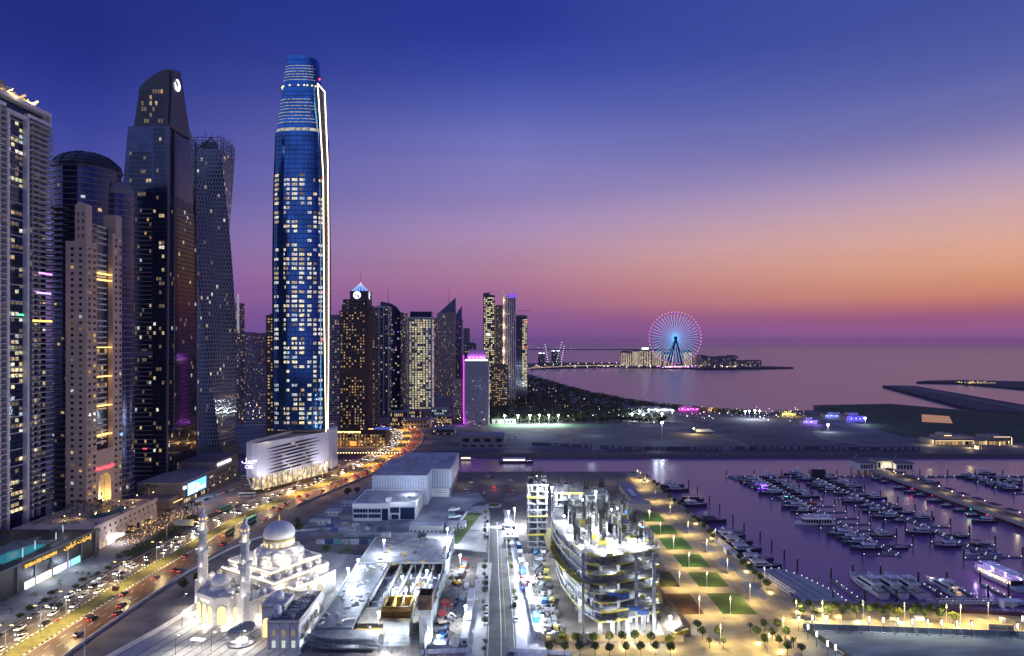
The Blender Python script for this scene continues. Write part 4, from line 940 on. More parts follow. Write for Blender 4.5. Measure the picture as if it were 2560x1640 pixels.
for k, (a, b, Y, h) in enumerate(((1010, 1060, 940, 16), (975, 1018, 880, 20), (1090, 1130, 920, 10))):
 low_house(['shop row with warm lights left of the bend', 'dark blue stepped building beside the bend', 'dark garage block left of the purple hotel'][k], PX(a, Y), PX(b, Y), Y, Y+20, h, M('street_block', (.12, .10, .11), .8), [(2, .3), (5, .25), (4, .1)], 9, 3)
# modern restaurant building on the right
def right_villa():
 Y = 720; x0, x1 = PX(2335, Y), PX(2525, Y); t = thing('restaurant_building', 'long modern building outlined with warm light strips beside the dark lawn', 'restaurant', (x0, Y, 0)); W = x1-x0
 mb = MB(); mb.box(0, W, 0, 26, 0, 6); mb.box(W*.12, W*.55, 3, 24, 6, 9.5); mb.box(W*.75, W, 1, 24, 6, 9.8); mb.box(W*.15, W*.28, 6, 18, 9.5, 13); mb.build('wall', M('villa_wall', (.20, .18, .17), .7, noise=.1), t)
 mb = MB(); mb.box(-.8, W+.8, -2.5, -.05, 5.4, 6); mb.box(W*.75, W+1, -.5, .95, 9.3, 9.8); mb.build('eaves', M('villa_eaves', (.1, .09, .09), .7), t)
 gs = E('villa_strip', (1, .72, .38), 3.2); mb = MB()
 mb.box(0, W*.5, -2.65, -2.5, 5.5, 5.75); mb.box(W*.78, W, -.65, -.5, 9.4, 9.7); mb.box(W-.3, W+.1, -2.7, -2.5, 1, 9.4); mb.box(W*.66, W*.665, -2.7, -2.5, 1, 5.6); mb.box(W*.84, W*.845, -2.7, -2.5, 0, 4); mb.box(W*.18, W*.28, 5.7, 6, 10, 10.4); mb.build('light_strip', gs, t)
 windows(t, grid(0, 0, 0, 1, W-1, .4, 5.2, 22, 1, .8, .8, [(2, .35), (3, .3), (5, .12)], off=.06), 22)
 lamp('corner_lamp', 'POINT', (-5, 0, 4), 6000, (1, .75, .35), .4, parent=t); lamp('forecourt_lamp', 'POINT', (28, -18, 3.5), 6500, (1, .72, .3), .4, parent=t); lamp('corner_lamp', 'POINT', (W+2, -5, 3), 2500, (1, .75, .4), .4, parent=t)
 g = thing('gatehouse', 'small glowing gatehouse in front of the long modern building', 'gatehouse', (x0+26, 694, 0))
 mb = MB(); mb.box(0, 9, 0, 4, 4.2, 4.8)
 for x in (0, 4.2, 8.6): mb.box(x, x+.4, 0, .4, 0, 4.2); mb.box(x, x+.4, 3.6, 4, 0, 4.2)
 mb.build('canopy', M('gate_pale', (.6, .5, .35), .7), g); MB().box(3, 6, 1, 3, 0, 2.8).build('booth', lit_room('gate_glow', (1, .8, .4), 3), g)
right_villa()
# beach club with blue and violet lights
def club(label, cx, Y, w, d, h, c, n, strength=1.5):
 t = thing('beach_club', label, 'beach club', (cx, Y, 0)); rng = random.Random(int(cx))
 mb = MB(); mb.box(-w/2, w/2, 0, d, 0, h); mb.box(-w*.3, w*.2, d*.2, d*.7, h, h*1.6); mb.build('wall', M('club_wall', (.16, .15, .17), .7), t)
 MB().box(-w/2-1, w/2+1, -1.5, d+1, h, h+.5).build('roof', M('club_roof', (.1, .1, .12), .7), t)
 mb = MB()
 for k in range(n): x = -w/2+w*(k+.5)/n; mb.box(x-w/n*.32, x+w/n*.32, -.15, -.05, .6+rng.random(), h-.8*rng.random())
 mb.build('lit_panel', E('club_%d' % int(c[0]*99+c[2]*10), c, strength), t)
 mb = MB()
 for k in range(n): x = rng.uniform(-w/2, w/2); mb.lathe([(.1, -.5), (.55, 0), (.1, .5)], 5, x, rng.uniform(-6, d), 0);
 for k in range(len(mb.v)): mb.v[k] = (mb.v[k][0], mb.v[k][1], mb.v[k][2]+h*.5+1.2)
 mb.build('garden_light', E('club_points', (.7, .75, 1), 6), t)
 for q in (-.3, .3): lamp('club_lamp', 'POINT', (w*q, -5, h+2), 9000, c, .5, parent=t)
 return t
club('violet lit beach club with long white front beside the lawn point', PX(2026, 905), 905, 20, 14, 6, (.35, .2, 1), 12)
club('blue lit beach club with glowing columns and warm roof edge', PX(2140, 935), 935, 28, 22, 8, (.12, .1, 1), 9)
club('round edged beach club with pale blue terrace lights', PX(2090, 985), 985, 34, 14, 5, (.25, .3, 1), 14)
club('magenta lit restaurant pavilion behind the beach trees', PX(1722, 1085), 1085, 34, 10, 5, (1, .03, .8), 18)
club('orange lit kiosk row beside the magenta pavilion', PX(1782, 1078), 1078, 16, 8, 4, (1, .45, .08), 9, 1.2)
club('yellow lit cafe among small trees on the sandy point', PX(1972, 1015), 1015, 22, 10, 4.5, (1, .8, .12), 7, 2.4)
club('white tent rows under floodlights in the beach camp', PX(1630, 1080), 1080, 70, 26, 4.5, (.8, .92, 1), 26, 2)
club('glowing white tents at the middle of the dark trees', PX(1600, 1020), 1020, 40, 14, 4, (.75, .9, 1), 12, 2)
# exhibition pavilion with warm spotlight on the sandy lot
t = thing('sand_kiosk', 'small warm lit kiosk with white canopy at the sandy track end', 'kiosk', (PX(1745, 812), 812, 0))
MB().box(0, 16, 0, 12, 0, 3.2).build('wall', M('kiosk_wall', (.3, .27, .22), .7), t); MB().loft([[(-2, -2, 3.3), (20, -4, 3.3), (22, 14, 3.3), (-2, 14, 3.3)], [(2, 2, 5), (15, 1, 5.4), (17, 9, 5.4), (2, 9, 5)]]).build('canopy', M('kiosk_canopy', (.5, .5, .45), .7), t)
MB().lathe([(.1, -.9), (1.1, 0), (.1, .9)], 8).build('floodlight', E('kiosk_glow', (1, .75, .25), 14), t, (-6, -2, 7)); lamp('kiosk_lamp', 'POINT', (-6, -4, 8), 22000, (1, .72, .25), .5, parent=t)
# ---------------- flood light masts on the north bank
def mast(px, py, h, col, power, label, group):
 x, y, _ = G(px, py); t = thing('floodlight_mast', label, 'floodlight', (x, y, 0), 0, group)
 MB().tube((0, 0, 0), (0, 0, h), .28, .16).build('pole', GREYM, t); MB().box(-1.3, 1.3, -.5, .4, h, h+1.2).build('lamp_head', E('flood_%d' % int(col[0]*100), col, 30), t)
 lamp('flood_lamp', 'POINT', (0, -1.2, h-.8), power, col, .6, parent=t)
for px in (1262, 1295, 1325, 1348, 1372, 1396): mast(px, 1062+random.uniform(-1, 1), 13, (.88, 1, .92), 42000, 'tall floodlight mast along the green sports field edge', 'floodlights around the sports field')
for px, py in ((1600, 1046), (1622, 1042), (1645, 1044), (1655, 1052), (1580, 1052), (1608, 1055)): mast(px, py, 10, (.88, .95, 1), 17000, 'floodlight mast among the white tents of the beach camp', 'floodlights in the beach camp')
for px, py in ((1873, 1048), (1887, 1047), (1899, 1048), (1863, 1049)): mast(px, py, 12, (.78, .88, 1), 17000, 'floodlight mast in the bright cluster on the sandy point', 'floodlights on the sandy point')
for px, py in ((2070, 1080), (2163, 1062)): mast(px, py, 9, (.75, .88, 1), 14000, 'lone bright floodlight beside the blue lit beach clubs', 'floodlights beside the beach clubs')
for px, py, h in ((1655, 1105, 22), (1682, 1068, 22)): mast(px, py, h, (.8, .9, 1), 5000, 'slender tall mast standing on the empty sandy lot', 'tall masts on the sandy lot')
# hoarding panels along the north road: one fence per lot
def hoarding(label, x0, x1, y0, y1, n):
 t = thing('printed_hoarding', label, 'hoarding', (x0, y0, 0)); ang = atan2(y1-y0, x1-x0); L = hypot(x1-x0, y1-y0); t.rotation_euler = (0, 0, ang)
 MB().box(0, L, 0, .3, 0, 3.6).build('fence_board', M('hoarding_navy', (.05, .05, .08), .7), t)
 for k in range(n):
  if random.random() < .75: u = L*(k+.2)/n; MB().box(u, u+L/n*.6, -.08, -.01, .5, 3.2).build('printed_panel', M('panel_pale', (.30, .30, .36), .6, noise=.7, scale=.8, c2=(.06, .06, .10)), t)
hoarding('printed hoarding along the sandy lot west of the curved track', PX(1500, 697), PX(1582, 690), 697, 690, 5)
hoarding('long printed hoarding between the two curved sandy tracks', PX(1586, 690), PX(1806, 690), 690, 690, 16)
hoarding('printed hoarding along the dark lot below the beach clubs', PX(1824, 692), PX(2100, 692), 692, 692, 16)
hoarding('printed hoarding at the east end near the restaurant road', PX(2108, 688), PX(2300, 688), 688, 688, 11)
hoarding('broken printed hoarding on the sandy plot near the striped shed', PX(1330, 720), PX(1480, 702), 720, 702, 10)
# ---------------- island with the observation wheel
ground('island', [G(1330, 922)[:2], G(1560, 916)[:2], G(1650, 919)[:2], G(1760, 923)[:2], G(1900, 922)[:2], G(1984, 920)[:2], (1250, 3080), (900, 3500), (300, 3700), (60, 3500)], 4, M('island_ground', (.06, .055, .06), .95, noise=.4, scale=.02), 10)
def wheel():
 Yw = 2960; cx, cz = PX(1688, Yw), PZ(845, Yw); r = 62.6*Yw/S
 t = thing('observation_wheel', 'giant observation wheel with blue lit spokes and violet rim', 'ferris wheel', (cx, Yw, 4)); cz -= 4
 def circ(rr, a, y=0): return (rr*cos(a), y, cz+rr*sin(a))
 mb = MB(); n = 96
 for i in range(n): mb.tube(circ(r, 2*pi*i/n), circ(r, 2*pi*(i+1)/n), 1.5, n=5)
 mb.build('rim', E('rim_violet', (.5, .06, .85), .8), t)
 mb = MB()
 for i in range(n): mb.tube(circ(r-4, 2*pi*i/n, 2), circ(r-4, 2*pi*(i+1)/n, 2), .7, n=4)
 mb.build('inner_rim', M('rim_dark', (.04, .04, .08), .5), t)
 SP = E('spoke_blue', (.10, .5, 1), 2.6); me = MB().tube((5, 0, 0), (r-4, 0, 0), .5, .5, 4).mesh('spoke', SP)
 for k in range(44): o = link('spoke', me, t, (0, 0, cz)); o.rotation_euler = (0, -2*pi*(k+.3)/44, 0)
 gm = MB().lathe([(.3, -3), (2.2, -2), (2.6, 0), (2.2, 2), (.3, 3)], 8).mesh('cabin', E('cabin_glow', (1, .7, .35), .8))
 for k in range(48): link('cabin', gm, t, circ(r+4.5, 2*pi*k/48))
 mb = MB(); mb.loft([[(8*cos(a), -12, cz+8*sin(a)) for a in [2*pi*i/20 for i in range(20)]], [(8*cos(a), 12, cz+8*sin(a)) for a in [2*pi*i/20 for i in range(20)]]]); mb.build('hub', M('hub_navy', (.03, .05, .12), .5), t)
 mb = MB()
 for i in range(20): a = 2*pi*i/20; mb.tube((11*cos(a), -5, cz+11*sin(a)), (11*cos(a+.32), -5, cz+11*sin(a+.32)), 2.2, n=5)
 mb.build('hub_light', E('hub_blue', (.1, .5, 1), 1.5), t)
 LG = M('leg_navy', (.03, .035, .08), .5)
 for sx, sy in ((-34, -26), (29, -26), (-34, 30), (29, 30)): MB().tube((0, math.copysign(10, sy), cz), (sx, sy, 0), 4.2, 3.6, 8).build('leg', LG, t)
 MB().box(-60, 60, -30, 34, 0, 7).build('terminal', M('terminal_grey', (.2, .18, .2), .7), t)
 MB().box(-55, 55, -30.5, -30.1, 1, 5).build('lit_front', lit_room('terminal_glow', (1, .6, .8), 1.6, .05), t)
wheel()
ib = [(1553, 1580, 880, 1), (1581, 1597, 877, 1), (1598, 1629, 875, 1), (1631, 1655, 876, 1), (1660, 1685, 884, 1), (1709, 1732, 878, 1), (1745, 1768, 890, 2), (1769, 1795, 894, 2), (1796, 1816, 892, 2), (1817, 1845, 891, 2), (1848, 1866, 903, 2), (1866, 1884, 902, 2), (1885, 1904, 902, 2)]
il = ['leftmost pale lit island block with vertical light strips', 'narrow island block second from the left with a roof sign', 'wide pale lit island block under the roof sign', 'island block left of the wheel with cut roof', 'dark island block behind the wheel legs', 'lit island block just right of the wheel legs', 'flat topped hazy island block right of the wheel', 'low hazy island block behind the shops', 'stepped hazy island block in the middle right', 'tallest hazy island block on the right side', 'dim low island block near the tip', 'warm lit low island block near the tip', 'last low island block before the spit']
for (a, b, p, kd), lab in zip(ib, il):
 Yb = 3060 if kd == 1 else 3010
 t, h, top, W = block('island_block', lab, a, b, p, Yb, 40, M('island_pale', (.30, .25, .24), .8) if kd == 1 else PURG, 9, 7, .55, .7, [(2, .3), (3, .3), (1, .1)] if kd == 1 else [(3, .2), (2, .12)], 6, cat='apartment block')
 if kd == 1:
  mb = MB()
  for k in range(5): mb.box(-h+W*(k+.2)/5, -h+W*(k+.2)/5+2, -1.2, -.3, 8, top-6)
  mb.build('light_strip', E('island_strip', (1, .8, .6), .8), t)
MB().box(-16, 16, -2, 0, 0, 6).build('roof_sign', E('white_sign'), bpy.data.objects['island_block.002'], (0, 4, PZ(875, 3060)+4))
rng = random.Random(3)
def light_field(name, label, pts, col, strength, size):
 mb = MB()
 for x, y, z in pts: q = size*rng.choice((.45, .6, .8, 1.3)); mb.lathe([(.05*q, z-q), (q, z), (.05*q, z+q)], 5, x, y)
 o = mb.build(name, E(name, col, strength)); o['kind'] = 'stuff'; o['label'] = label; o['category'] = 'lights'; return o
pts = [(PX(rng.uniform(1330, 1900), 2905), 2890+rng.uniform(0, 40), rng.uniform(6, 16)) for _ in range(150)]
light_field('island_lights', 'scattered shop and street lights along the island shore', pts, (1, .75, .55), 4, 1.5)
light_field('island_violet_lights', 'violet and pink lights around the wheel terminal', [(PX(rng.uniform(1640, 1740), 2890), 2885, rng.uniform(5, 14)) for _ in range(40)], (.9, .25, 1), 4, 1.6)
light_field('harbour_lights', 'faint lights of a distant harbour on the horizon', [(PX(rng.choice((rng.uniform(1322, 1500), rng.uniform(1590, 1700))), 11000), 11000, rng.uniform(5, 90)) for _ in range(90)], (.9, .8, .9), 1.8, 3.2)
MB().box(PX(1322, 11100), PX(1700, 11100), 11100, 11400, -3, 12).build('far_shore', M('far_shore_grey', (.1, .1, .14), .9))['kind'] = 'structure'
# causeway bridge
t = thing('causeway_bridge', 'long low lit bridge from the beach towers to the island', 'bridge', (0, 0, 0))
A, B = Vector((PX(1318, 2700), 2700, 9)), Vector((PX(1560, 3000), 3000, 12))
mb = MB(); n = 24; pp = [A.lerp(B, i/n)+Vector((0, 0, 3*sin(pi*i/n))) for i in range(n+1)]
for a, b in zip(pp, pp[1:]): mb.loft([[(a.x, a.y-8, a.z), (a.x, a.y+8, a.z), (a.x, a.y+8, a.z-2.5), (a.x, a.y-8, a.z-2.5)], [(b.x, b.y-8, b.z), (b.x, b.y+8, b.z), (b.x, b.y+8, b.z-2.5), (b.x, b.y-8, b.z-2.5)]], cap=False)
mb.build('deck', CONC, t); mb = MB()
for p in pp[1::3]: mb.lathe([(3, -6), (3, p.z-2.5)], 8, p.x, p.y)
mb.build('pier', CONC, t); mb = MB()
for a, b in zip(pp, pp[1:]): mb.tube(a+Vector((0, -8.2, .8)), b+Vector((0, -8.2, .8)), .55, n=4)
mb.build('light_line', E('bridge_line', (1, .7, .35), 1.6), t); mb = MB()
for p in pp[::2]: mb.lathe([(.1, p.z+10), (1.4, p.z+11.5), (.1, p.z+13)], 5, p.x, p.y)
mb.build('lamp_head', E('bridge_lamp', (1, .75, .45), 6), t)
# two unfinished towers with cranes strung with lights
for k, (a, b, p, cr) in enumerate(((1346, 1362, 886, 1), (1379, 1399, 880, 2))):
 Yc = 3300; t, h, top, W = block('unfinished_tower', ['small unfinished block with white work lights on its roof', 'unfinished block between lit tower cranes'][k], a, b, p, Yc, 30, M('raw_dark', (.06, .06, .09), .8), 6, 8, .6, .5, [(4, .15), (3, .2)], 6, cat='building')
 mb = MB()
 for i in range(12): mb.lathe([(.2, top+3), (2.2, top+6), (.2, top+9)], 5, rng.uniform(-h, h), 0)
 mb.build('work_light', E('work_white', (.8, .9, 1), 3), t)
for px, p0, p1, lab in ((1371, 905, 862, 'crane jib strung with lamps left of the unfinished block'), (1389, 880, 856, 'crane jib strung with lamps rising from the unfinished block'), (1402, 900, 865, 'crane jib strung with lamps right of the unfinished block')):
 Yc = 3290; t = thing('tower_crane', lab, 'crane', (PX(px, Yc), Yc, 4)); dx = {1371: -12, 1389: 22, 1402: 12}[px]*.9
 a, b = Vector((0, 0, 4)), Vector((dx*1.6, 0, PZ(p1, Yc)-4)); MB().tube((0, 0, 0), (0, 0, PZ(p0, Yc)), 1.2, n=4).build('tower', DKMETAL, t)
 MB().tube((0, 0, 4), tuple(b), 1.2, .6, 4).build('jib', DKMETAL, t); mb = MB()
 for i in range(8): q = a.lerp(b, (i+1)/8.0); mb.lathe([(.2, q.z-2), (1.7, q.z), (.2, q.z+2)], 5, q.x, q.y-2)
 mb.build('lamp_string', E('work_white'), t)
# lights on the distant reef to the right, and its trees
light_field('reef_lights', 'warm lights of a marina club on the distant reef', [(PX(rng.uniform(2400, 2500), 1780), 1780+rng.uniform(0, 30), rng.uniform(4, 9)) for _ in range(40)], (1, .68, .2), 4, .9)
low_house('long warm lit pavilion on the distant reef', PX(2420, 1790), PX(2490, 1790), 1790, 1805, 7, TANS, [(2, .5), (5, .3)], 10, 1)
light_field('street_lights_afar', 'street and shop lights far down the marina streets', [(PX(rng.uniform(602, 664), Yq), Yq, rng.uniform(3, 10)) for Yq in [rng.uniform(900, 1250) for _ in range(40)]]+[(PX(rng.uniform(985, 1220), Yq), Yq, rng.uniform(2, 9)) for Yq in [rng.uniform(840, 1000) for _ in range(110)]], (1, .65, .3), 5, .55)
light_field('garden_lights', 'small lamps twinkling inside the dark palm garden', [(x, y, rng.uniform(3, 11)) for x, y in [(rng.uniform(-30, 150), rng.uniform(930, 1900)) for _ in range(130)] if x < 60+ (1900-y)*.12], (1, .8, .5), 4, .55)
sp = []
for k in range(110): x, y, _ = G(rng.uniform(1420, 2010), 1042+rng.gauss(0, 9)); sp.append((x, y, rng.uniform(2, 7)))
light_field('shore_lights', 'scattered lamps of the beach camps and paths along the north shore', sp, (.95, .88, .75), 5, .6)
# ================================================================== mosque
MQ = M('mosque_stone', (.58, .55, .51), .75, noise=.18, scale=1.1, bump=.15)
MQG = M('mosque_grey', (.48, .47, .47), .7, noise=.1, scale=.5)
DOMEM = M('dome_lead', (.52, .51, .50), .45, noise=.1, scale=.5)
GOLD = M('gold_trim', (.45, .32, .08), .4, metal=.6)
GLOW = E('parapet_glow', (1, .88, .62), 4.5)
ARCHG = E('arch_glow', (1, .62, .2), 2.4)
def dome_profile(r, h, z):
 return [(r*.93, z), (r, z+h*.12), (r*1.02, z+h*.28), (r*.97, z+h*.46), (r*.84, z+h*.64), (r*.62, z+h*.8), (r*.34, z+h*.92), (.05, z+h)]
def arch_pts(w, h, n=8):      # pointed arch outline in (u, z)
 s = h-w*.75; out = [(-w/2, 0)]
 for i in range(n+1):
  a = i/n; out.append((-w/2*cos(a*pi/2)**.9 if a < 1 else 0, s+w*.75*sin(a*pi/2)**1.0))
 return out+[(-x, z) for x, z in reversed(out[:-1])]
def arch(parent, x, y, z, ang, w, h, mat, frame=True, name='arch_window', off=.06):
 P = arch_pts(w, h); c, s = cos(ang), sin(ang); nx, ny = s, -c
 def pt(u, q, o): return (x+c*u+nx*o, y+s*u+ny*o, z+q)
 mb = MB(); mb.add([pt(u, q, off) for u, q in P], [tuple(range(len(P)))])
 o = mb.build(name, mat, parent)
 if frame:
  mb = MB(); Q = [(u*1.28, q*1.0+ (w*.14 if q > 0 else 0)) for u, q in P]
  for i in range(len(P)-1): mb.quad(pt(*P[i], off+.25), pt(*P[i+1], off+.25), pt(*Q[i+1], off+.25), pt(*Q[i], off+.25)); mb.quad(pt(*P[i], off), pt(*P[i+1], off), pt(*P[i+1], off+.25), pt(*P[i], off+.25)); mb.quad(pt(*Q[i], off+.25), pt(*Q[i+1], off+.25), pt(*Q[i+1], 0), pt(*Q[i], 0))
  mb.build('frame', MQ, o)
 return o
def crenel(parent, pts, z, name='crenellation', mat=None, step=1.0, close=False):
 mb = MB(); P = pts+[pts[0]] if close else pts
 for a, b in zip(P, P[1:]):
  L = hypot(b[0]-a[0], b[1]-a[1]); n = max(1, int(L/step)); an = atan2(b[1]-a[1], b[0]-a[0])
  mb.rbox((a[0]+b[0])/2, (a[1]+b[1])/2, an, L, .3, z, z+.45)
  for k in range(n): t = (k+.5)/n; mb.rbox(a[0]+(b[0]-a[0])*t, a[1]+(b[1]-a[1])*t, an, step*.5, .28, z+.45, z+.95)
 return mb.build(name, mat or MQ, parent)
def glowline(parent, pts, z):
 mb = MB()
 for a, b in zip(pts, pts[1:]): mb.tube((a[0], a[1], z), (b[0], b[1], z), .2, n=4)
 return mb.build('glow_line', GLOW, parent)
def small_dome(parent, x, y, z, r=1.5):
 o = MB().lathe([(r*1.05, 0), (r*1.05, r*.35), (r*.92, r*.36), (r*.92, r*.75), (r*1.03, r*.76), (r*1.03, r*.9)], 16).build('dome', MQG, parent, (x, y, z))
 MB().lathe(dome_profile(r, r*1.35, r*.9), 16).build('cap', DOMEM, o, smooth=True); MB().lathe([(.1, r*2.2), (.05, r*2.8)], 5).build('finial', GOLD, o); return o
def finial(parent, x, y, z, s=1):
 return MB().lathe([(.12*s, 0), (.4*s, .35*s), (.12*s, .7*s), (.3*s, 1.0*s), (.1*s, 1.3*s), (.2*s, 1.6*s), (.03, 2.6*s)], 8, x, y).build('finial', E('gold_lit', (1, .6, .18), .9), parent, (0, 0, z))
def mosque():
 t = thing('mosque', 'floodlit white mosque with large grey dome and glowing parapet lines', 'mosque', (-122.5, 270.5, 0), R(-33))
 # halls in steps; each lower body stops where the next begins
 mb = MB(); mb.box(-19.5, 20, .5, 44, 0, 10); mb.build('lower_hall', MQ, t)
 mb = MB(); mb.box(-18, 18.5, 12, 41, 10.02, 13.5); mb.build('middle_hall', MQ, t)
 mb = MB(); mb.box(-15, 15, 13, 39.5, 13.52, 17); mb.build('upper_hall', MQ, t)
 MB().box(20.02, 24, 18, 34, 0, 10.4).build('side_wing', MQ, t); MB().box(-24, -19.52, 18, 34, 0, 10.4).build('side_wing', MQ, t)
 MB().box(-13, 13, 2.5, 11.5, 10.02, 10.3).build('courtyard_roof', M('roof_dark', (.09, .09, .10), .8, noise=.3), t)
 mb = MB()
 for k in range(16): x, y = random.uniform(-10, 11), random.uniform(3.5, 10.5); mb.box(x, x+random.uniform(.8, 2.2), y, y+1, 10.32, 10.9+random.random())
 mb.build('roof_equipment', M('equipment_grey', (.25, .26, .28), .6), t)
 for z, x, y0, y1 in ((17, 15.1, 13, 39.5), (13.5, 18.6, 12, 41)):
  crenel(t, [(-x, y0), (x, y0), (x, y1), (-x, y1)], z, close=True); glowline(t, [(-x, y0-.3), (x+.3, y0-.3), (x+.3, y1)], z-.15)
  MB().path([(-x, y0-.12, z-.9), (x+.12, y0-.12, z-.9), (x+.12, y1, z-.9)], .14, 4).build('gold_band', GOLD, t)
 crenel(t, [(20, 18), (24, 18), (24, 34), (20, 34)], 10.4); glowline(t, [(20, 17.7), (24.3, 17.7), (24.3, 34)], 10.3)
 MB().path([(20, 17.9, 9.6), (24.12, 17.9, 9.6), (24.12, 34, 9.6)], .14, 4).build('gold_band', GOLD, t)
 crenel(t, [(20, 0.5), (20, 18)], 10); crenel(t, [(-19.5, .5), (-19.5, 18)], 10)
 MB().path([(20.12, .6, 9.3), (20.12, 17.8, 9.3)], .13, 4).build('gold_band', GOLD, t)
 # central octagon, niche domes, drum and great dome
 cx, cy_ = 3.2, 26
 MB().lathe([(8.6, 17.02), (8.6, 22.4)], 8, cx, cy_, ph=pi/8).build('octagon', MQ, t)
 MB().lathe([(9.0, 22.42), (9.0, 23.3), (8.2, 23.31), (8.2, 23.7)], 8, cx, cy_, ph=pi/8).build('octagon_cornice', MQG, t)
 for k in range(8):
  a = pi/4*k-pi/2+.0; x, y = cx+8.1*cos(a), cy_+8.1*sin(a)
  o = MB().lathe([(2.9, 0), (2.9, 2.0), (2.7, 2.02), (2.7, 2.6), (2.95, 2.62), (2.95, 2.9)], 16).build('niche', MQ, t, (x, y, 17.02)); MB().lathe(dome_profile(2.75, 3.3, 2.9), 16).build('half_dome', DOMEM, o, smooth=True)
  if sin(a) < .4:
   P = arch_pts(6.2, 4.8, 8)[1:-1]; c, s = cos(a+pi/2), sin(a+pi/2); x2, y2 = cx+8.35*cos(a), cy_+8.35*sin(a)
   MB().path([(x2+c*u, y2+s*u, 17.9+q) for u, q in P if q > 1.2], .17, 4).build('arch_light', GLOW, t)
   lamp('niche_lamp', 'POINT', (cx+10.8*cos(a+pi/8), cy_+10.8*sin(a+pi/8), 18.2), 520, (1, .88, .66), .2, parent=t)
 MB().lathe([(6.5, 23.72), (6.5, 26.0), (6.9, 26.02), (6.9, 26.5)], 32, cx, cy_).build('drum', MQ, t)
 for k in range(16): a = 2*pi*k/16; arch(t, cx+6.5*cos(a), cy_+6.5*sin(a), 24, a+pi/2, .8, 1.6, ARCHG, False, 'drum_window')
 MB().lathe([(6.72, 26.52), (6.72, 27.1)], 32, cx, cy_).build('gold_band', GOLD, t)
 MB().lathe(dome_profile(6.75, 7.6, 27.1), 40, cx, cy_).build('great_dome', DOMEM, t, smooth=True); finial(t, cx, cy_, 34.6, 1.1)
 # entrance portal, half octagon with tall lit arches, and its dome
 PO = [(-10, .48), (-10, -3.5), (-5.5, -8), (6.5, -8), (11, -3.5), (11, .48)]
 MB().prism(PO, 0, 10.6).build('portal', MQ, t); crenel(t, PO, 10.6)
 for (a, b), n in zip(zip(PO[1:], PO[2:]), (1, 3, 1)):
  an = atan2(b[1]-a[1], b[0]-a[0])
  for k in range(n): q = (k+.5)/n; arch(t, a[0]+(b[0]-a[0])*q, a[1]+(b[1]-a[1])*q, .5, an, 2.7 if n == 3 else 3.2, 7.2, ARCHG)
 MB().box(-2.2, 3.6, -8.25, -8.02, 8.6, 9.5).build('portal_panel', E('panel_glow', (1, .88, .68), 1.5), t)
 arch(t, 11, -1.4, .5, pi/2, 1.6, 6, ARCHG, True)
 MB().prism([(-12, -2), (-7, -9.5), (8, -9.5), (13, -2), (13, .3), (-12, .3)], .06, .5).build('portal_step', MQG, t)
 MB().box(-4.6, 5.6, -5, 3, 10.62, 11.6).build('dome_base', MQ, t)
 MB().lathe([(4.1, 11.62), (4.1, 13.0), (3.8, 13.02), (3.8, 13.7)], 24, .5, -1).build('drum', MQG, t)
 MB().lathe(dome_profile(3.7, 4.3, 13.7), 28, .5, -1).build('portal_dome', DOMEM, t, smooth=True); finial(t, .5, -1, 17.9, .9)
 # arched side windows
 for y in (4.5, 9, 13.5): arch(t, 20, y, 3.2, pi/2, 2.0, 4.6, M('arch_glass', (.2, .17, .12), .3, emit=(1, .7, .35), es=.5))
 for y in (20.5, 26, 31.5): arch(t, 24, y, 3.2, pi/2, 2.4, 5.2, M('arch_glass'))
 for y in (4.5, 9, 13.5): arch(t, 20, y, .3, pi/2, 1.4, 2.2, E('door_glow', (1, .85, .6), 1.1), False, 'lit_door')
 for x in (15.5, ): arch(t, x, .5, 1, 0, 1.6, 4.6, M('arch_glass'))
 for k in range(5): small_dome(t, 16.8, 15+5.4*k, 13.52, 1.35)
 for k in range(3): small_dome(t, 22, 20.5+5*k, 10.42, 1.35)
 for k in range(3): small_dome(t, 17.3, 3.4+3.7*k, 10.02, 1.5)
 for k in range(4): small_dome(t, -17.3, 2.4+3.7*k, 10.02, 1.5)
 small_dome(t, 8.6, -1.6, 10.62, 1.5); small_dome(t, -7.6, -1.6, 10.62, 1.5); small_dome(t, 11.6, 2.0, 10.02, 1.2)
 # floodlights that graze the walls, as the photograph shows along every ledge
 for x, y, z, p in ((19.4, 15, 10.8, 240), (19.6, 24, 14, 260), (19.6, 34, 14, 260), (25, 20, 11, 200), (25, 30, 11, 200), (22.5, 4, 1, 420), (22.5, 11, 1, 420), (26.5, 26, 1, 420), (0, 11.4, 14.2, 260), (10, 11.4, 14.2, 260), (-10, 11.2, 14.2, 260), (5, 6, 11.5, 240), (-6, 6, 11.5, 240), (16, 20, 17.8, 130), (16, 32, 17.8, 130), (-4, -10.6, 1, 380), (5, -10.6, 1, 380), (13, -7, 1, 360), (-12, -7, 1, 300), (cx-9.5, cy_-9.5, 22, 420), (cx+10, cy_-8, 22, 420), (cx-10, cy_-2, 24, 300), (cx+10.5, cy_+2, 24, 300)):
  lamp('wall_lamp', 'POINT', (x, y, z), p*3.2, (1, .89, .72), .15, parent=t)
 for x, y, tx in ((-6, -24, -3), (8, -22, 4), (26, -14, 16)): lamp('facade_fill', 'SPOT', (-122.5+cos(R(-33))*x-sin(R(-33))*y, 270.5+sin(R(-33))*x+cos(R(-33))*y, 6.5), 4500, (1, .92, .78), .3, target=(-122.5+.84*tx+.2, 270.5-.545*tx, 9), angle=80, blend=.8)  # added spots without fixtures, brightening the mosque front from the plaza side
 return t
mosque()
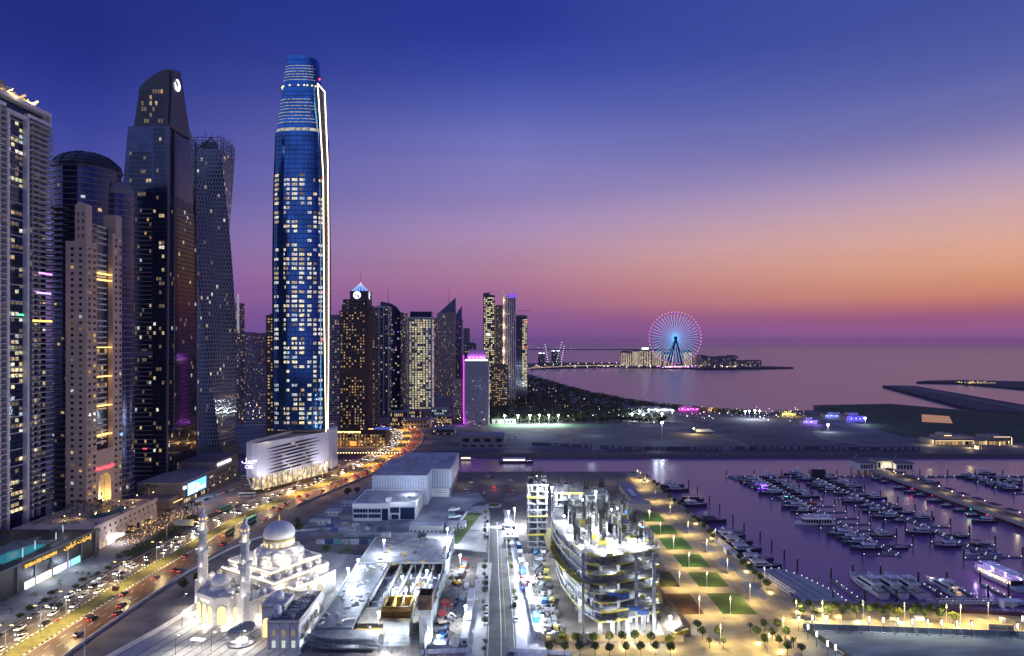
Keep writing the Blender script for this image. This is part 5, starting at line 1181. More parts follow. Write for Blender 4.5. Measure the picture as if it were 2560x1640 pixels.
def minaret(x, y, label):
 t = thing('minaret', label, 'minaret', (x, y, 0), R(-33), 'minarets of the mosque')
 MB().box(-2.3, 2.3, -2.3, 2.3, 0, 12).build('base', MQ, t)
 MB().lathe([(2.45, 12), (2.05, 13.2), (2.05, 17.4), (2.3, 17.8), (2.3, 18.2), (2.05, 18.6), (2.0, 23.2), (2.9, 24.2)], 8, ph=pi/8).build('lower_shaft', MQ, t)
 MB().lathe([(3.0, 24.22), (3.0, 25.3), (2.8, 25.3), (2.8, 24.4)], 8, ph=pi/8).build('gallery', MQG, t)
 MB().lathe([(1.62, 24.4), (1.55, 32.2), (2.1, 33.0)], 16).build('upper_shaft', MQG, t)
 mb = MB()
 for k in range(12): mb.lathe([(1.68, 26+.55*k), (1.68, 26.12+.55*k)], 16)
 mb.build('shaft_ring', MQ, t)
 MB().lathe([(2.2, 33.02), (2.2, 33.9), (2.05, 33.9), (2.05, 33.2)], 16).build('gallery', MQG, t)
 mb = MB()
 for k in range(8): a = 2*pi*k/8; mb.tube((1.25*cos(a), 1.25*sin(a), 33.2), (1.25*cos(a), 1.25*sin(a), 37), .17, n=5)
 mb.build('lantern_column', MQ, t); MB().lathe([(.65, 33.2), (.65, 37)], 10).build('lantern', E('lantern_glow', (1, .88, .66), 1.4), t)
 MB().lathe([(1.75, 37.02), (1.75, 37.5), (1.5, 37.5), (1.75, 39), (1.7, 39.6), (1.2, 40.4), (.8, 40.8), (.8, 41.3), (.95, 41.9), (.7, 42.8), (.1, 43.6)], 16).build('bulb', DOMEM, t, smooth=True)
 mb = MB()
 for k in range(8): a = 2*pi*k/8+.2; mb.rbox(1.7*cos(a), 1.7*sin(a), a, .12, .35, 38.1, 39)
 mb.build('bulb_light', ARCHG, t); finial(t, 0, 0, 43.5, .55)
 for a in (-pi/2-.9, -pi/2+.6, pi/2):
  lamp('gallery_lamp', 'POINT', (2.6*cos(a), 2.6*sin(a), 25.7), 110, (1, .92, .8), .1, parent=t); lamp('base_lamp', 'POINT', (3.6*cos(a), 3.6*sin(a), 12.6), 150, (1, .93, .85), .1, parent=t)
  lamp('collar_lamp', 'POINT', (2.7*cos(a), 2.7*sin(a), 18.7), 70, (1, .92, .8), .1, parent=t); lamp('lantern_lamp', 'POINT', (1.9*cos(a), 1.9*sin(a), 34.4), 60, (1, .92, .8), .1, parent=t)
 for a in (-pi/2-.5, -pi/2+.9): lamp('ground_lamp', 'POINT', (5*cos(a), 5*sin(a), .8), 420, (1, .95, .88), .15, parent=t)
minaret(-135, 279.5, 'tall white minaret at the left end of the mosque front beside the highway')
minaret(-109.5, 262.5, 'tall white minaret in front of the great dome between portal and annex')
def annex():
 t = thing('mosque_annex', 'grey white mosque annex with three arched windows and two small domes', 'annex', (-92, 240.5, 0))
 MB().box(0, 12, 0, 31, 0, 10).build('main_block', MQG, t); MB().box(-5.5, 3.4, 9, 20, 0, 12.4).build('tall_block', MQG, t)
 crenel(t, [(0, 9), (0, 0), (12, 0), (12, 31)], 10, step=.8); crenel(t, [(-5.5, 9), (3.4, 9), (3.4, 20), (-5.5, 20)], 12.4, step=.8, close=True)
 MB().path([(0, -.1, 9.6), (12.1, -.1, 9.6), (12.1, 31, 9.6)], .12, 4).build('gold_band', GOLD, t); MB().path([(-5.6, 8.9, 12), (3.5, 8.9, 12), (3.5, 20, 12)], .12, 4).build('gold_band', GOLD, t)
 for x in (2.5, 6.2, 9.9):
  arch(t, x, 0, 5.0, 0, 1.5, 2.5, M('annex_glass', (.05, .05, .05), .2, emit=(1, .75, .4), es=.25)); MB().box(x-.7, x+.7, -.12, -.03, .6, 3.2).build('lit_door', E('door_cool', (.9, 1, .9), .8), t)
  mb = MB()
  for k in (-.72, 0, .72): mb.box(x+k-.05, x+k+.05, -.2, -.125, .6, 3.2)
  mb.box(x-.72, x+.72, -.2, -.125, 2.2, 2.3); mb.build('door_frame', WHITE, t)
 for x in (.5, 4.35, 8.05, 11.5): MB().box(x-.35, x+.35, -.45, -.02, 0, 9.3).build('pilaster', MQG, t)
 for y in (5, 10, 15, 20, 25): arch(t, 12, y, 3, pi/2, 1.7, 4, M('annex_glass'))
 arch(t, -3.6, 9, .4, 0, 3, 7.5, ARCHG)
 o = MB().lathe([(2.3, 0), (2.3, 1.6)], 20).build('dome', MQG, t, (-1, 14.5, 12.42)); MB().lathe(dome_profile(2.15, 2.7, 1.6), 24).build('cap', DOMEM, o, smooth=True)
 o = MB().lathe([(1.6, 0), (1.6, 2.6)], 16).build('dome', MQG, t, (2, 5.2, 10.02)); MB().lathe(dome_profile(1.5, 2, 2.6), 20).build('cap', DOMEM, o, smooth=True)
 MB().box(.6, 11.4, .6, 30, 10.02, 10.2).build('roof_deck', M('roof_dark'), t)
 mb = MB()
 for k in range(34): x, y = random.uniform(4.5, 10), random.uniform(3, 28); mb.rbox(x, y, random.choice((0, .1, pi/2)), random.uniform(.8, 2.6), random.uniform(.5, 1.2), 10.22, 10.6+random.random()*.9)
 for k in range(8): y = 3+3.4*k; mb.tube((4.4, y, 10.9), (10.5, y+1, 10.9), .12, n=4)
 mb.build('roof_equipment', M('equipment_grey'), t)
 for y in (3, 12, 21): lamp('side_lamp', 'POINT', (13.5, y, 1), 420, (.85, .92, 1), .15, parent=t)
 for x, y in ((2.5, 24), (8, 27)): lamp('roof_lamp', 'POINT', (x, y, 12.2), 420, (1, .95, .85), .15, parent=t)
 lamp('front_lamp', 'POINT', (5, -7, 4), 260, (.95, .9, 1), .2, parent=t)
annex()
t = thing('dish_fountain', 'round plaza fountain under a wide tilted lattice dish beside the mosque', 'fountain', (-103.7, 245.5, .05))
MB().lathe([(5.2, 0), (5.2, .5), (4.9, .55)], 36).build('basin', M('basin_grey', (.16, .16, .19), .6), t); MB().lathe([(2.4, .5), (2.2, 1.5), (1.2, 1.6), (.5, 3.8)], 20).build('pedestal', E('pedestal_glow', (1, .97, .9), 1.2), t)
d = link('dish', MB().loft([[(5.2*cos(2*pi*i/28), 5.2*sin(2*pi*i/28), 1.1) for i in range(28)], [(3.4*cos(2*pi*i/28), 3.4*sin(2*pi*i/28), .45) for i in range(28)], [(.6*cos(2*pi*i/28), .6*sin(2*pi*i/28), 0) for i in range(28)]], cap=False).mesh('dish', M('dish_olive', (.26, .25, .20), .6)), t, (0, .2, 4.1)); d.rotation_euler = (R(10), R(-8), 0)
mb = MB()
for k in range(14): a = 2*pi*k/14; mb.tube((.5*cos(a), .5*sin(a), .1), (5.2*cos(a), 5.2*sin(a), 1.25), .11, n=4)
mb.build('dish_rib', M('rib_cream', (.6, .58, .5), .6), d)
for a in (0, 1.6, 3.1, 4.7): lamp('basin_lamp', 'POINT', (3.4*cos(a), 3.4*sin(a), 1.2), 200, (1, .96, .9), .15, parent=t)
t = thing('plaza_canopy', 'small white glowing canopy on four posts on the mosque plaza', 'shelter', (-118.5, 241.5, .06), R(-12))
MB().box(-2.6, 2.6, -1, 1, 3, 3.4).build('roof', E('canopy_white', (1, .98, .92), 1.6), t)
for x in (-2.2, 2.2):
 for y in (-.8, .8): MB().tube((x, y, 0), (x, y, 3), .1).build('post', GREYM, t)
lamp('canopy_lamp', 'POINT', (0, 0, 2.6), 350, (1, .97, .9), .2, parent=t)
# ================================================================== warehouse, office, yard
t = thing('ribbed_warehouse', 'big grey blue ribbed metal warehouse with stepped flat roof', 'warehouse', (-99, 455, 0))
RIB = M('ribbed_metal', (.17, .20, .27), .5, noise=.12, scale=.3)
RF = M('warehouse_roof', (.42, .42, .41), .85, noise=.3, scale=.16, stretch=(1, .25, 1))
PL = [(0, 0), (38.4, 0), (38.4, 24), (53, 24), (53, 95), (8, 95), (8, 70), (0, 60)]
MB().prism(PL, 0, 20, 0).build('wall', RIB, t)
mb = MB()
for a, b in zip(PL, PL[1:]+PL[:1]):
 L = hypot(b[0]-a[0], b[1]-a[1]); n = int(L/1.15); an = atan2(b[1]-a[1], b[0]-a[0])
 for k in range(n): q = (k+.5)/n; mb.rbox(a[0]+(b[0]-a[0])*q+sin(an)*.25, a[1]+(b[1]-a[1])*q-cos(an)*.25, an, .55, .5, .2 if a[1] < 20 else 7, 20.6)
mb.build('wall_rib', M('rib_pale_metal', (.56, .60, .70), .45, noise=.1), t)
MB().prism([(x*.985+.5, y*.985+.8) for x, y in PL], 20.02, 20.3).build('roof', RF, t)
MB().prism([(x, y) for x, y in PL], 19.9, 21.1).build('parapet', M('parapet_blue', (.33, .35, .41), .6), t)
MB().prism([(x*.97+.8, y*.97+1.4) for x, y in PL], 21.11, 21.14).build('roof_sheet', RF, t)
mb = MB()
for k in range(9): mb.box(8+4.2*k, 8.8+4.2*k, 30+(k*13) % 40, 31+(k*13) % 40, 21.15, 21.9)
for k in range(12): mb.box(1, 52, 6+7*k, 6.25+7*k, 21.15, 21.3)
mb.build('roof_vent', M('equipment_grey'), t)
MB().box(39, 52, 23.2, 23.95, .2, 6.5).build('sign_wall', M('sign_white', (.62, .62, .62), .7), t)
mb = MB()
for z in (4.9, 3.3):
 x = 41
 while x < 50: w = random.uniform(.2, .7); mb.box(x, x+w, 23.1, 23.19, z, z+random.uniform(.3, .6)); x += w+random.choice((.12, .12, .4))
mb.build('sign', M('sign_ink', (.03, .04, .10), .6), t)
t = thing('site_office', 'two storey white office block with dark blue window bands', 'office', (-103, 414, 0))
mb = MB(); mb.box(0, 23, 0, 40, 0, 10.6); mb.box(23.02, 40, 3, 40, 0, 10.6); mb.build('wall', M('office_white', (.50, .50, .52), .65, noise=.08), t)
mb = MB(); mb.box(.8, 22.4, 1, 39, 10.62, 10.75); mb.box(23.4, 39.4, 4, 39, 10.62, 10.75); mb.build('roof', RF, t)
mb = MB(); mb.box(-.3, 23.2, -.4, -.02, 8.7, 11.4); mb.box(23.3, 40.3, 2.6, 2.98, 8.7, 11.4); mb.box(40.02, 40.4, 3, 40, 8.7, 11.4); mb.box(-.3, 40, 39.6, 40.1, 10.6, 11.4); mb.box(-.35, -.02, 0, 40, 8.7, 11.4); mb.build('fascia', M('fascia_pale', (.60, .60, .63), .6), t)
DB = M('office_glass', (.012, .035, .09), .1, metal=.2)
for x0, x1, y, z0, z1 in ((.4, 9.6, -.05, 5.4, 7.8), (10.2, 18.2, -.05, 5.4, 7.8), (.4, 9.6, -.05, 2, 4.4), (10.2, 18.2, -.05, 2, 4.4), (18.8, 22.8, -.05, .3, 8), (23.6, 29.5, 2.95, 4.4, 8), (30.2, 39.6, 2.95, .3, 8), (24.5, 29, 2.95, .3, 3.4)): MB().box(x0, x1, y, y+.03, z0, z1).build('window', DB, t)
mb = MB()
for k in range(10): x = .6+1.9*k; mb.box(x, x+.1, -.16, -.055, 2, 7.8)
mb.build('mullion', GREYM, t); mb = MB()
for k in range(14): x, y = 2+random.random()*36, 6+random.random()*30; mb.box(x, x+1.4, y, y+1, 10.76, 11.6); mb.box(x, x+.1, y, y+4, 10.76, 10.9)
mb.build('roof_unit', M('equipment_grey'), t)
MB().box(20, 23, 6, 11, 10.76, 13.2).build('roof_cabin', M('office_white'), t); MB().box(-9, -.5, 2, 9, 0, 3).build('side_shed', M('shed_grey', (.2, .21, .22), .7), t)
def cabin(x, y, w, d, h, label, rz=0, mat=None, group=None):
 t = thing('site_cabin', label, 'cabin', (x, y, .05), rz, group)
 MB().box(0, w, 0, d, 0, h).build('wall', mat or M('cabin_white', (.52, .53, .54), .6, noise=.1), t); MB().box(-.12, w+.12, -.12, d+.12, h, h+.18).build('roof', M('cabin_roof', (.42, .43, .46), .6), t)
 n = max(1, int(w/2.5))
 for k in range(n): MB().box(w*(k+.3)/n, w*(k+.3)/n+.9, -.05, -.01, 1, 2).build('window', WMAT[0], t)
 MB().box(w-.9, w-.2, -.06, -.01, .1, 2.1).build('door', M('door_grey', (.2, .22, .26), .6), t)
for k in range(22):
 x, y = -128+(k % 6)*9.5+random.uniform(-2, 2), (381, 392, 403, 434)[k//6]+random.uniform(-2, 2)
 if x < -118 and y < 390 or -106 < x < -60 and y > 410: x += 62
 t = thing('pallet_stack', 'covered stack in the dark service yard, %s in row %s from the printed fence' % (['first', 'second', 'third', 'fourth', 'fifth', 'sixth'][k % 6], ['one', 'two', 'three', 'four'][k//6]), 'pallet stack', (x, y, .05), random.uniform(-.2, .2), 'stacks in the service yard')
 w, d, h = random.uniform(2, 6), random.uniform(1.5, 3), random.uniform(.7, 2.2); MB().box(0, w, 0, d, .15, h).box(w*.2, w*.6, .2, d-.2, h, h+.5).build('load', M('yard_load_%d' % (k % 5), ((.4, .42, .45), (.10, .11, .13), (.2, .2, .2), (.05, .10, .28), (.3, .27, .2))[k % 5], .7, noise=.4, scale=.9), t); MB().box(.1, w-.1, .1, d-.1, 0, .14).build('pallet', M('pallet_wood', (.2, .16, .1), .8), t)
cabin(-62, 386, 20, 9, 4.5, 'long grey roofed shed beside the boat yard', mat=M('shed_pale', (.34, .36, .40), .6)); cabin(-40, 393, 6, 10, 3, 'pale cabin with flat roof next to the grassy verge'); cabin(-33, 395, 4.2, 9, 3, 'narrow white cabin against the verge fence')
cabin(-50, 372, 16, 4, 2.8, 'white cabin row under the work floodlight at the deck edge'); cabin(-76, 371, 5, 4, 4.4, 'tall small cabin near the printed yard fence')
cabin(-120, 450, 14, 6, 3, 'low pale yard shed between the highway and the ribbed warehouse'); cabin(-124, 425, 10, 8, 3, 'low yard shed with flat roof left of the office'); cabin(-128, 404, 12, 5, 2.8, 'long low yard shed nearest the mosque')
cabin(-19.5, 243, 2.6, 14, 2.8, 'white cabin at the bottom end of the site office line', group='site offices along the street'); cabin(-19.5, 259, 2.6, 18, 3, 'long white cabin in the middle of the site office line', group='site offices along the street'); cabin(-19.6, 279, 2.8, 11, 3.6, 'taller white cabin at the top of the site office line', group='site offices along the street')
t = thing('printed_fence', 'printed navy and teal yard fence behind the mosque', 'fence', (-112, 366, 0))
for k in range(12): MB().box(k*4.9, k*4.9+4.8, 0, .2, 0, 3).build('fence_panel', M('fence_print_%d' % (k % 4), ((.35, .38, .42), (.02, .05, .16), (.08, .28, .30), (.3, .3, .32))[k % 4], .6, noise=.5, scale=.5), t)
t = thing('yard_fence', 'pale fence along the lower edge of the service yard', 'fence', (-100, 379, 0)); MB().box(0, 44, 0, .2, 0, 2.6).build('fence_panel', M('fence_pale', (.30, .33, .38), .6, noise=.25, scale=.4), t)
mb = MB()
for k in range(12): mb.box(k*4, k*4+.2, -.25, -.02, 0, 2.9)
mb.build('fence_post', GREYM, t)
t = thing('verge_fence', 'pale fence between the boat yard and the planted verge', 'fence', (-39, 366, 0), atan2(66, 9)); MB().box(0, 67, 0, .2, 0, 2.4).build('fence_panel', M('fence_pale'), t)
# small craft stored in the yard
def cradle_boat(x, y, rz, c, label):
 t = thing('stored_boat', label, 'boat', (x, y, .1), rz)
 MB().loft([[(-3.5, -.9, 1.0), (-3.5, .9, 1.0), (-3.5, 1.1, 2.2), (-3.5, -1.1, 2.2)], [(1, -1, .9), (1, 1, .9), (1, 1.2, 2.3), (1, -1.2, 2.3)], [(4.6, -.05, 1.6), (4.6, .05, 1.6), (4.6, .1, 2.7), (4.6, -.1, 2.7)]]).build('hull', WHITE, t)
 MB().box(-2.2, .8, -.8, .8, 2.35, 3.6).build('canopy', M('boat_canopy_%d' % int(c[0]*50), c, .7), t)
 for k in (-2, 1.6): MB().box(k-.15, k+.15, -1, 1, 0, .95).build('cradle', DKMETAL, t)
cradle_boat(-38, 418, .1, (.06, .25, .24), 'white boat with green cover stored in the yard'); cradle_boat(-58, 400, .7, (.05, .15, .5), 'white boat with blue cover tilted beside the office'); cradle_boat(-40, 436, .3, (.2, .2, .22), 'white boat under grey cover near the slipway posts')
# ================================================================== building sites
WFL = E('site_flood', (.86, .93, 1), 20)
def flood(x, y, z, power, label, target=None, h=None, col=(.78, .88, 1)):
 """A site floodlight: short or tall mast with a lamp head."""
 h = h or 4; t = thing('site_floodlight', label, 'floodlight', (x, y, z-h))
 MB().tube((0, 0, 0), (0, 0, h), .12, .1).build('pole', GREYM, t)
 MB().rbox(0, 0, .4, 1.0, .5, h, h+.7).build('lamp_head', WFL, t)
 lamp('flood_lamp', 'POINT', (0, -.7, h-.4), power*6, col, .4, parent=t)
DECK = stripes('deck_sheet', (.40, .42, .46), (.24, .26, .30), 0, 1.15, .8, .55, .2, .2)
DECKY = stripes('deck_sheet_cross', (.20, .23, .28), (.10, .12, .16), 1, 1.5, .75, .55, .2, .2)
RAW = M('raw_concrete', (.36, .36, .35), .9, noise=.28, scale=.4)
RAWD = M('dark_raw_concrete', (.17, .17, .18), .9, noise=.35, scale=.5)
FORM = M('formwork_yellow', (.50, .32, .05), .7, noise=.3, scale=1.2)
STEEL = M('scaffold_steel', (.28, .29, .31), .5, metal=.5)
REBAR = M('rebar_dark', (.016, .015, .016), .8)
def deck_site():
 t = thing('unfinished_deck', 'unfinished floodlit building deck of grey metal sheets beside the mosque', 'construction site', (-76, 240, 0))
 mb = MB(); mb.box(0, 43, 91, 119, 5.2, 6); mb.build('far_deck', DECK, t)
 mb = MB(); mb.box(0, 42.5, 78, 90.6, 5.4, 6.2); mb.build('middle_deck', DECK, t)
 MB().box(0, 14.5, 6, 77.6, 5.0, 5.8).build('side_deck', DECKY, t)
 MB().box(14.6, 42, 30, 77.6, .1, .9).build('lit_floor', M('fresh_concrete', (.55, .56, .57), .8, noise=.15, scale=.3), t)
 mb = MB()
 for x in (14.8, 20.5, 26, 31.5, 37, 42): mb.box(x, x+.8, 34, 77.5, 4.3, 5.5)
 for y in (34, 48, 62): mb.box(15.6, 42, y, y+.7, 4.0, 4.28)
 mb.build('beam', RAW, t)
 mb = MB()
 for x in (1, 8, 14, 21, 28, 35, 41.5):
  for y in (8, 22, 36, 50, 64, 78, 92, 104, 118): mb.box(x-.35, x+.35, y-.35, y+.35, 0, 5)
 mb.build('column', RAW, t)
 # bare joists and openings on the sheets
 mb = MB()
 for k in range(30): x, y = random.uniform(1, 40), random.uniform(79, 118); w, d = random.choice(((3, .5), (.5, 4), (2.4, 1.4), (5, .35))); mb.box(x, min(42, x+w), y, min(119, y+d), 6.21, 6.3+random.random()*.5)
 for k in range(12): x, y = random.uniform(1, 11), random.uniform(8, 74); mb.box(x, x+random.uniform(.5, 3), y, y+random.uniform(.4, 2), 5.82, 6.0+random.random()*.5)
 mb.build('loose_timber', M('timber_grey', (.20, .18, .15), .85, noise=.3, scale=1), t)
 mb = MB()
 for k in range(10): x, y = random.uniform(2, 40), random.uniform(70, 112); mb.box(x, x+1.6, y, y+.7, 6.22, 6.8)
 mb.build('yellow_bundle', FORM, t)
 # two lift cores with yellow formwork
 mb = MB(); mb.box(27, 37, 3, 12, 0, 10.8); mb.build('lift_core', RAW, t)
 mb = MB(); mb.box(26.5, 37.5, 2.4, 2.9, 10.8, 15.2); mb.box(26.5, 27, 2.9, 12.4, 10.8, 15.2); mb.box(37, 37.5, 2.9, 12.4, 10.8, 15.2); mb.box(26.5, 37.5, 12.4, 12.9, 10.8, 15.2); mb.box(30, 30.4, 2.9, 12.4, 10.8, 15); mb.box(33.4, 33.8, 2.9, 12.4, 10.8, 15)
 mb.build('formwork', FORM, t)
 mb = MB()
 for k in range(16): x = 26.6+.7*k; mb.box(x, x+.16, 2.15, 2.39, 10.6, 15.3)
 for z in (11.5, 13, 14.5): mb.box(26.4, 37.6, 2.0, 2.14, z, z+.2)
 mb.build('formwork_rib', M('orange_rib', (.35, .12, .03), .6), t)
 MB().box(26, 38, .6, 2.1, 10.3, 10.55).box(26, 38, .5, .6, 10.3, 11.4).build('work_platform', M('platform_timber', (.24, .18, .10), .8), t)
 MB().box(40.5, 45, 5, 11, 0, 15.5).build('lift_core', RAW, t)
 mb = MB(); mb.box(40.1, 45.4, 4.5, 4.9, 13, 18.6); mb.box(40.1, 40.5, 4.9, 11.4, 13, 18.6); mb.box(45, 45.4, 4.9, 11.4, 13, 18.6); mb.box(40.1, 45.4, 11.4, 11.8, 13, 18.6); mb.build('formwork', M('formwork_dark', (.16, .09, .05), .8, noise=.4, scale=1), t)
 # rebar starters on the cores
 mb = MB()
 for k in range(40): x, y = random.choice((27.6, 36.4, 30.2, 33.6)), random.uniform(3, 12); mb.tube((x, y, 10.8), (x, y, 17+random.random()), .05, n=3)
 for k in range(24): x, y = random.uniform(40.6, 44.9), random.choice((5.2, 10.8)); mb.tube((x, y, 15.5), (x, y, 20), .05, n=3)
 mb.build('rebar', REBAR, t)
 # curved ramp edges at the near left corner, props and scaffold along the front
 for k, (r, z) in enumerate(((13, 4.4), (14.5, 3), (15.5, 1.6))):
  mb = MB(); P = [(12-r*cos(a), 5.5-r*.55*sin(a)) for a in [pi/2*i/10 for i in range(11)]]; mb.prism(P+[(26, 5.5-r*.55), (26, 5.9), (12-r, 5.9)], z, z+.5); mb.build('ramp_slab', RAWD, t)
 mb = MB()
 for x in [k*1.6 for k in range(27)]:
  for y in (-2.5, 0): mb.tube((x, y, 0), (x, y, 4.8), .07, n=4)
 for z in (1.6, 3.2, 4.8):
  for y in (-2.5, 0): mb.tube((0, y, z), (42, y, z), .06, n=4)
 mb.build('scaffold', STEEL, t)
 mb = MB()
 for x in [15+k*1.3 for k in range(21)]:
  for y in (14, 18, 22, 26): mb.tube((x, y, 0), (x, y, 4.2), .08, n=4)
 mb.box(14.8, 42, 13, 28, 4.2, 4.5); mb.build('propped_floor', M('prop_timber', (.30, .27, .21), .8, noise=.3), t)
 MB().box(14.8, 26, 6, 12.6, 2.2, 2.6).build('yellow_joists', FORM, t)
 mb = MB(); prev = None
 for k in range(40):
  y = -4+k*3.15; x = 43.6+.35*sin(k*1.9)+.3*sin(k*.7); ring = [(x, y, 0), (x, y, 7.3+.3*sin(k*1.1))]
  if prev: mb.quad(prev[0], ring[0], ring[1], prev[1]); mb.quad((prev[0][0]+.15, prev[0][1], 0), (prev[1][0]+.15, prev[1][1], prev[1][2]), (ring[1][0]+.15, ring[1][1], ring[1][2]), (ring[0][0]+.15, ring[0][1], 0))
  prev = ring
 mb.build('dust_screen', M('dust_screen', (.30, .33, .36), .7, noise=.3, scale=.5), t)
 mb = MB(); mb.box(42.6, 43, 12, 119, 6, 7.1); mb.box(-.3, .02, 6, 119, 5.8, 6.9); mb.build('edge_rail', STEEL, t)
 # dense small site matter on every level: boards, tubes, starter bars
 for nm, mt, lo, hi, nn in (('loose_board', M('board_mix', (.45, .42, .36), .8, noise=.5, scale=1.3), 5.83, 0, 60), ('loose_tube', STEEL, 6.22, 1, 90), ('starter_bar', REBAR, .9, 2, 160)):
  mb = MB()
  for k in range(nn):
   if hi == 0: x, y = random.uniform(.5, 13), random.uniform(8, 76); mb.rbox(x, y, random.uniform(0, 3), random.uniform(.6, 3), random.uniform(.2, .9), lo, lo+random.uniform(.1, .8))
   elif hi == 1: x, y = random.uniform(1, 40), random.uniform(79, 117); a = random.choice((0, pi/2, .3)); l = random.uniform(1.5, 6); mb.tube((x, y, lo+.2), (x+l*cos(a), y+l*sin(a), lo+.25), .09, n=4)
   else: x, y = random.uniform(15, 41), random.choice((33, 47, 61, 75))+random.uniform(-1, 1); mb.tube((x, y, .9), (x, y, random.uniform(3, 7.5)), .06, n=3)
  mb.build(nm, mt, t)
 mb = MB()
 for k in range(14): x, y = random.uniform(15, 40), random.uniform(33, 76); w, d = random.choice(((3, .5), (.6, 4), (2, 2))); mb.box(x, min(41, x+w), y, y+d, .92, 1.4+random.random()*1.8)
 mb.build('wall_form', M('form_mix', (.4, .3, .14), .8, noise=.5, scale=.6), t)
deck_site()
for x, y, z, p, lab, h in ((-36.5, 361, 10, 3800, 'white floodlight at the far corner of the unfinished deck', 10), (-50, 292, 8.2, 2400, 'brightest floodlight over the open middle bay of the deck', 7), (-40, 300, 8, 1800, 'floodlight beside the sloping rafters of the open bay', 7), (-42, 253.5, 17, 2600, 'floodlight on the yellow lift core formwork', 3), (-51.5, 247.5, 10.5, 2600, 'floodlight left of the big lift core', 5), (-76.8, 300, 9, 1600, 'floodlight on the deck edge facing the mosque annex', 9), (-80, 262, 8, 1500, 'floodlight on the fence corner beside the annex', 8), (-75, 312, 9, 1500, 'floodlight on the deck edge near the mosque wing', 9), (-19, 262, 7, 1900, 'floodlight over the site office line', 7), (-60, 243, 3.2, 1300, 'low floodlight under the front ramp of the deck', 3), (-28, 244, 3, 1500, 'low floodlight among the stored rebar', 3), (-66, 330, 13, 3000, 'floodlight on the far deck sheets near the printed fence', 7), (-69, 285, 12, 2600, 'floodlight standing on the striped side deck', 7), (-45, 236.5, 6, 1800, 'floodlight below the lift core at the front barriers', 6), (-26, 322, 8, 1900, 'floodlight beside the lorries in the yard', 8)):
 flood(x, y, z, p, lab, h=h)
# yard between deck and street: machines and stores, each its own thing
def crate(x, y, w, d, h, mat, label, rz=0, z=.06, name='material_stack', cat='material stack', group=None):
 t = thing(name, label, cat, (x, y, z), rz, group); mb = MB()
 n = max(2, int(h/.35))
 for k in range(n): mb.box(random.uniform(-.08, .08), w+random.uniform(-.08, .08), random.uniform(-.08, .08), d+random.uniform(-.08, .08), h*k/n, h*(k+.8)/n)
 mb.build('load', mat, t); MB().box(.1, w-.1, .1, .3, -.05, 0).box(.1, w-.1, d-.3, d-.1, -.05, 0).build('bearer', M('timber_grey'), t)
def container(x, y, rz, c, label, group=None):
 t = thing('shipping_container', label, 'container', (x, y, .06), rz, group); mt = M('container_%d_%d' % (int(c[0]*99), int(c[2]*99)), c, .6, noise=.15, scale=.8)
 mb = MB(); mb.box(-3, 3, -1.2, 1.2, .1, 2.6)
 for k in range(14): mb.box(-2.9+.42*k, -2.7+.42*k, -1.27, 1.27, .25, 2.5)
 mb.build('body', mt, t); MB().box(3.0, 3.08, -1.1, 1.1, .2, 2.5).build('door', mt, t)
def excavator(x, y, rz, c, label, scale=1):
 t = thing('excavator', label, 'excavator', (x, y, .06), rz); t.scale = (scale,)*3; mt = M('machine_%d_%d' % (int(c[0]*99), int(c[2]*99)), c, .5)
 for s in (-1, 1): MB().loft([[(-2, s*1.2-.3, .1), (2, s*1.2-.3, .1), (2.3, s*1.2-.3, .5), (2, s*1.2-.3, .95), (-2, s*1.2-.3, .95), (-2.3, s*1.2-.3, .5)], [(-2, s*1.2+.3, .1), (2, s*1.2+.3, .1), (2.3, s*1.2+.3, .5), (2, s*1.2+.3, .95), (-2, s*1.2+.3, .95), (-2.3, s*1.2+.3, .5)]]).build('track', DKMETAL, t)
 MB().box(-2.3, 1.2, -1.3, 1.3, 1.05, 2.1).build('body', mt, t); MB().box(0, 1.3, -1.2, -.2, 2.1, 3.2).build('cab', WMAT[0], t)
 MB().tube((1, .3, 1.8), (3.2, .3, 4.2), .28).tube((3.2, .3, 4.2), (5.4, .3, 2), .22).build('boom', mt, t); MB().loft([[(5.1, -.3, 2), (5.6, -.3, 2), (5.5, -.3, 1)], [(5.1, .9, 2), (5.6, .9, 2), (5.5, .9, 1)]]).build('bucket', DKMETAL, t)
def truck(x, y, rz, c, load, label):
 t = thing('lorry', label, 'lorry', (x, y, .1), rz); mt = M('lorry_%d_%d' % (int(c[0]*99), int(c[2]*99)), c, .4)
 MB().loft([[(2.1, -1.2, .7), (4.0, -1.2, .7), (4.0, -1.2, 1.8), (3.6, -1.2, 2.9), (2.1, -1.2, 3.0)], [(2.1, 1.2, .7), (4.0, 1.2, .7), (4.0, 1.2, 1.8), (3.6, 1.2, 2.9), (2.1, 1.2, 3.0)]]).build('cab', mt, t)
 MB().quad((3.98, -1, 1.95), (3.98, 1, 1.95), (3.66, 1, 2.8), (3.66, -1, 2.8)).build('windscreen', WMAT[0], t); MB().box(-4.4, 2, -1.2, 1.2, .8, 1.05).build('bed', DKMETAL, t)
 MB().box(-4.3, 1.8, -1.15, 1.15, 1.05, 2.2+load).build('load', M('lorry_load_%d' % int(load*10), (.3, .3, .32) if load < .5 else (.5, .5, .5), .7, noise=.3), t)
 for wx in (3, -2.4, -3.5):
  for wy in (-1.05, 1.05): MB().loft([[(wx+.5*cos(2*pi*i/12), wy-.17, .5+.5*sin(2*pi*i/12)) for i in range(12)], [(wx+.5*cos(2*pi*i/12), wy+.17, .5+.5*sin(2*pi*i/12)) for i in range(12)]]).build('wheel', M('tyre', (.02, .02, .02), .9), t)
 for wy in (-.9, .9): MB().box(-4.45, -4.4, wy-.15, wy+.15, .85, 1.02).build('taillight', E('tail_red', (1, .05, .03), 3), t)
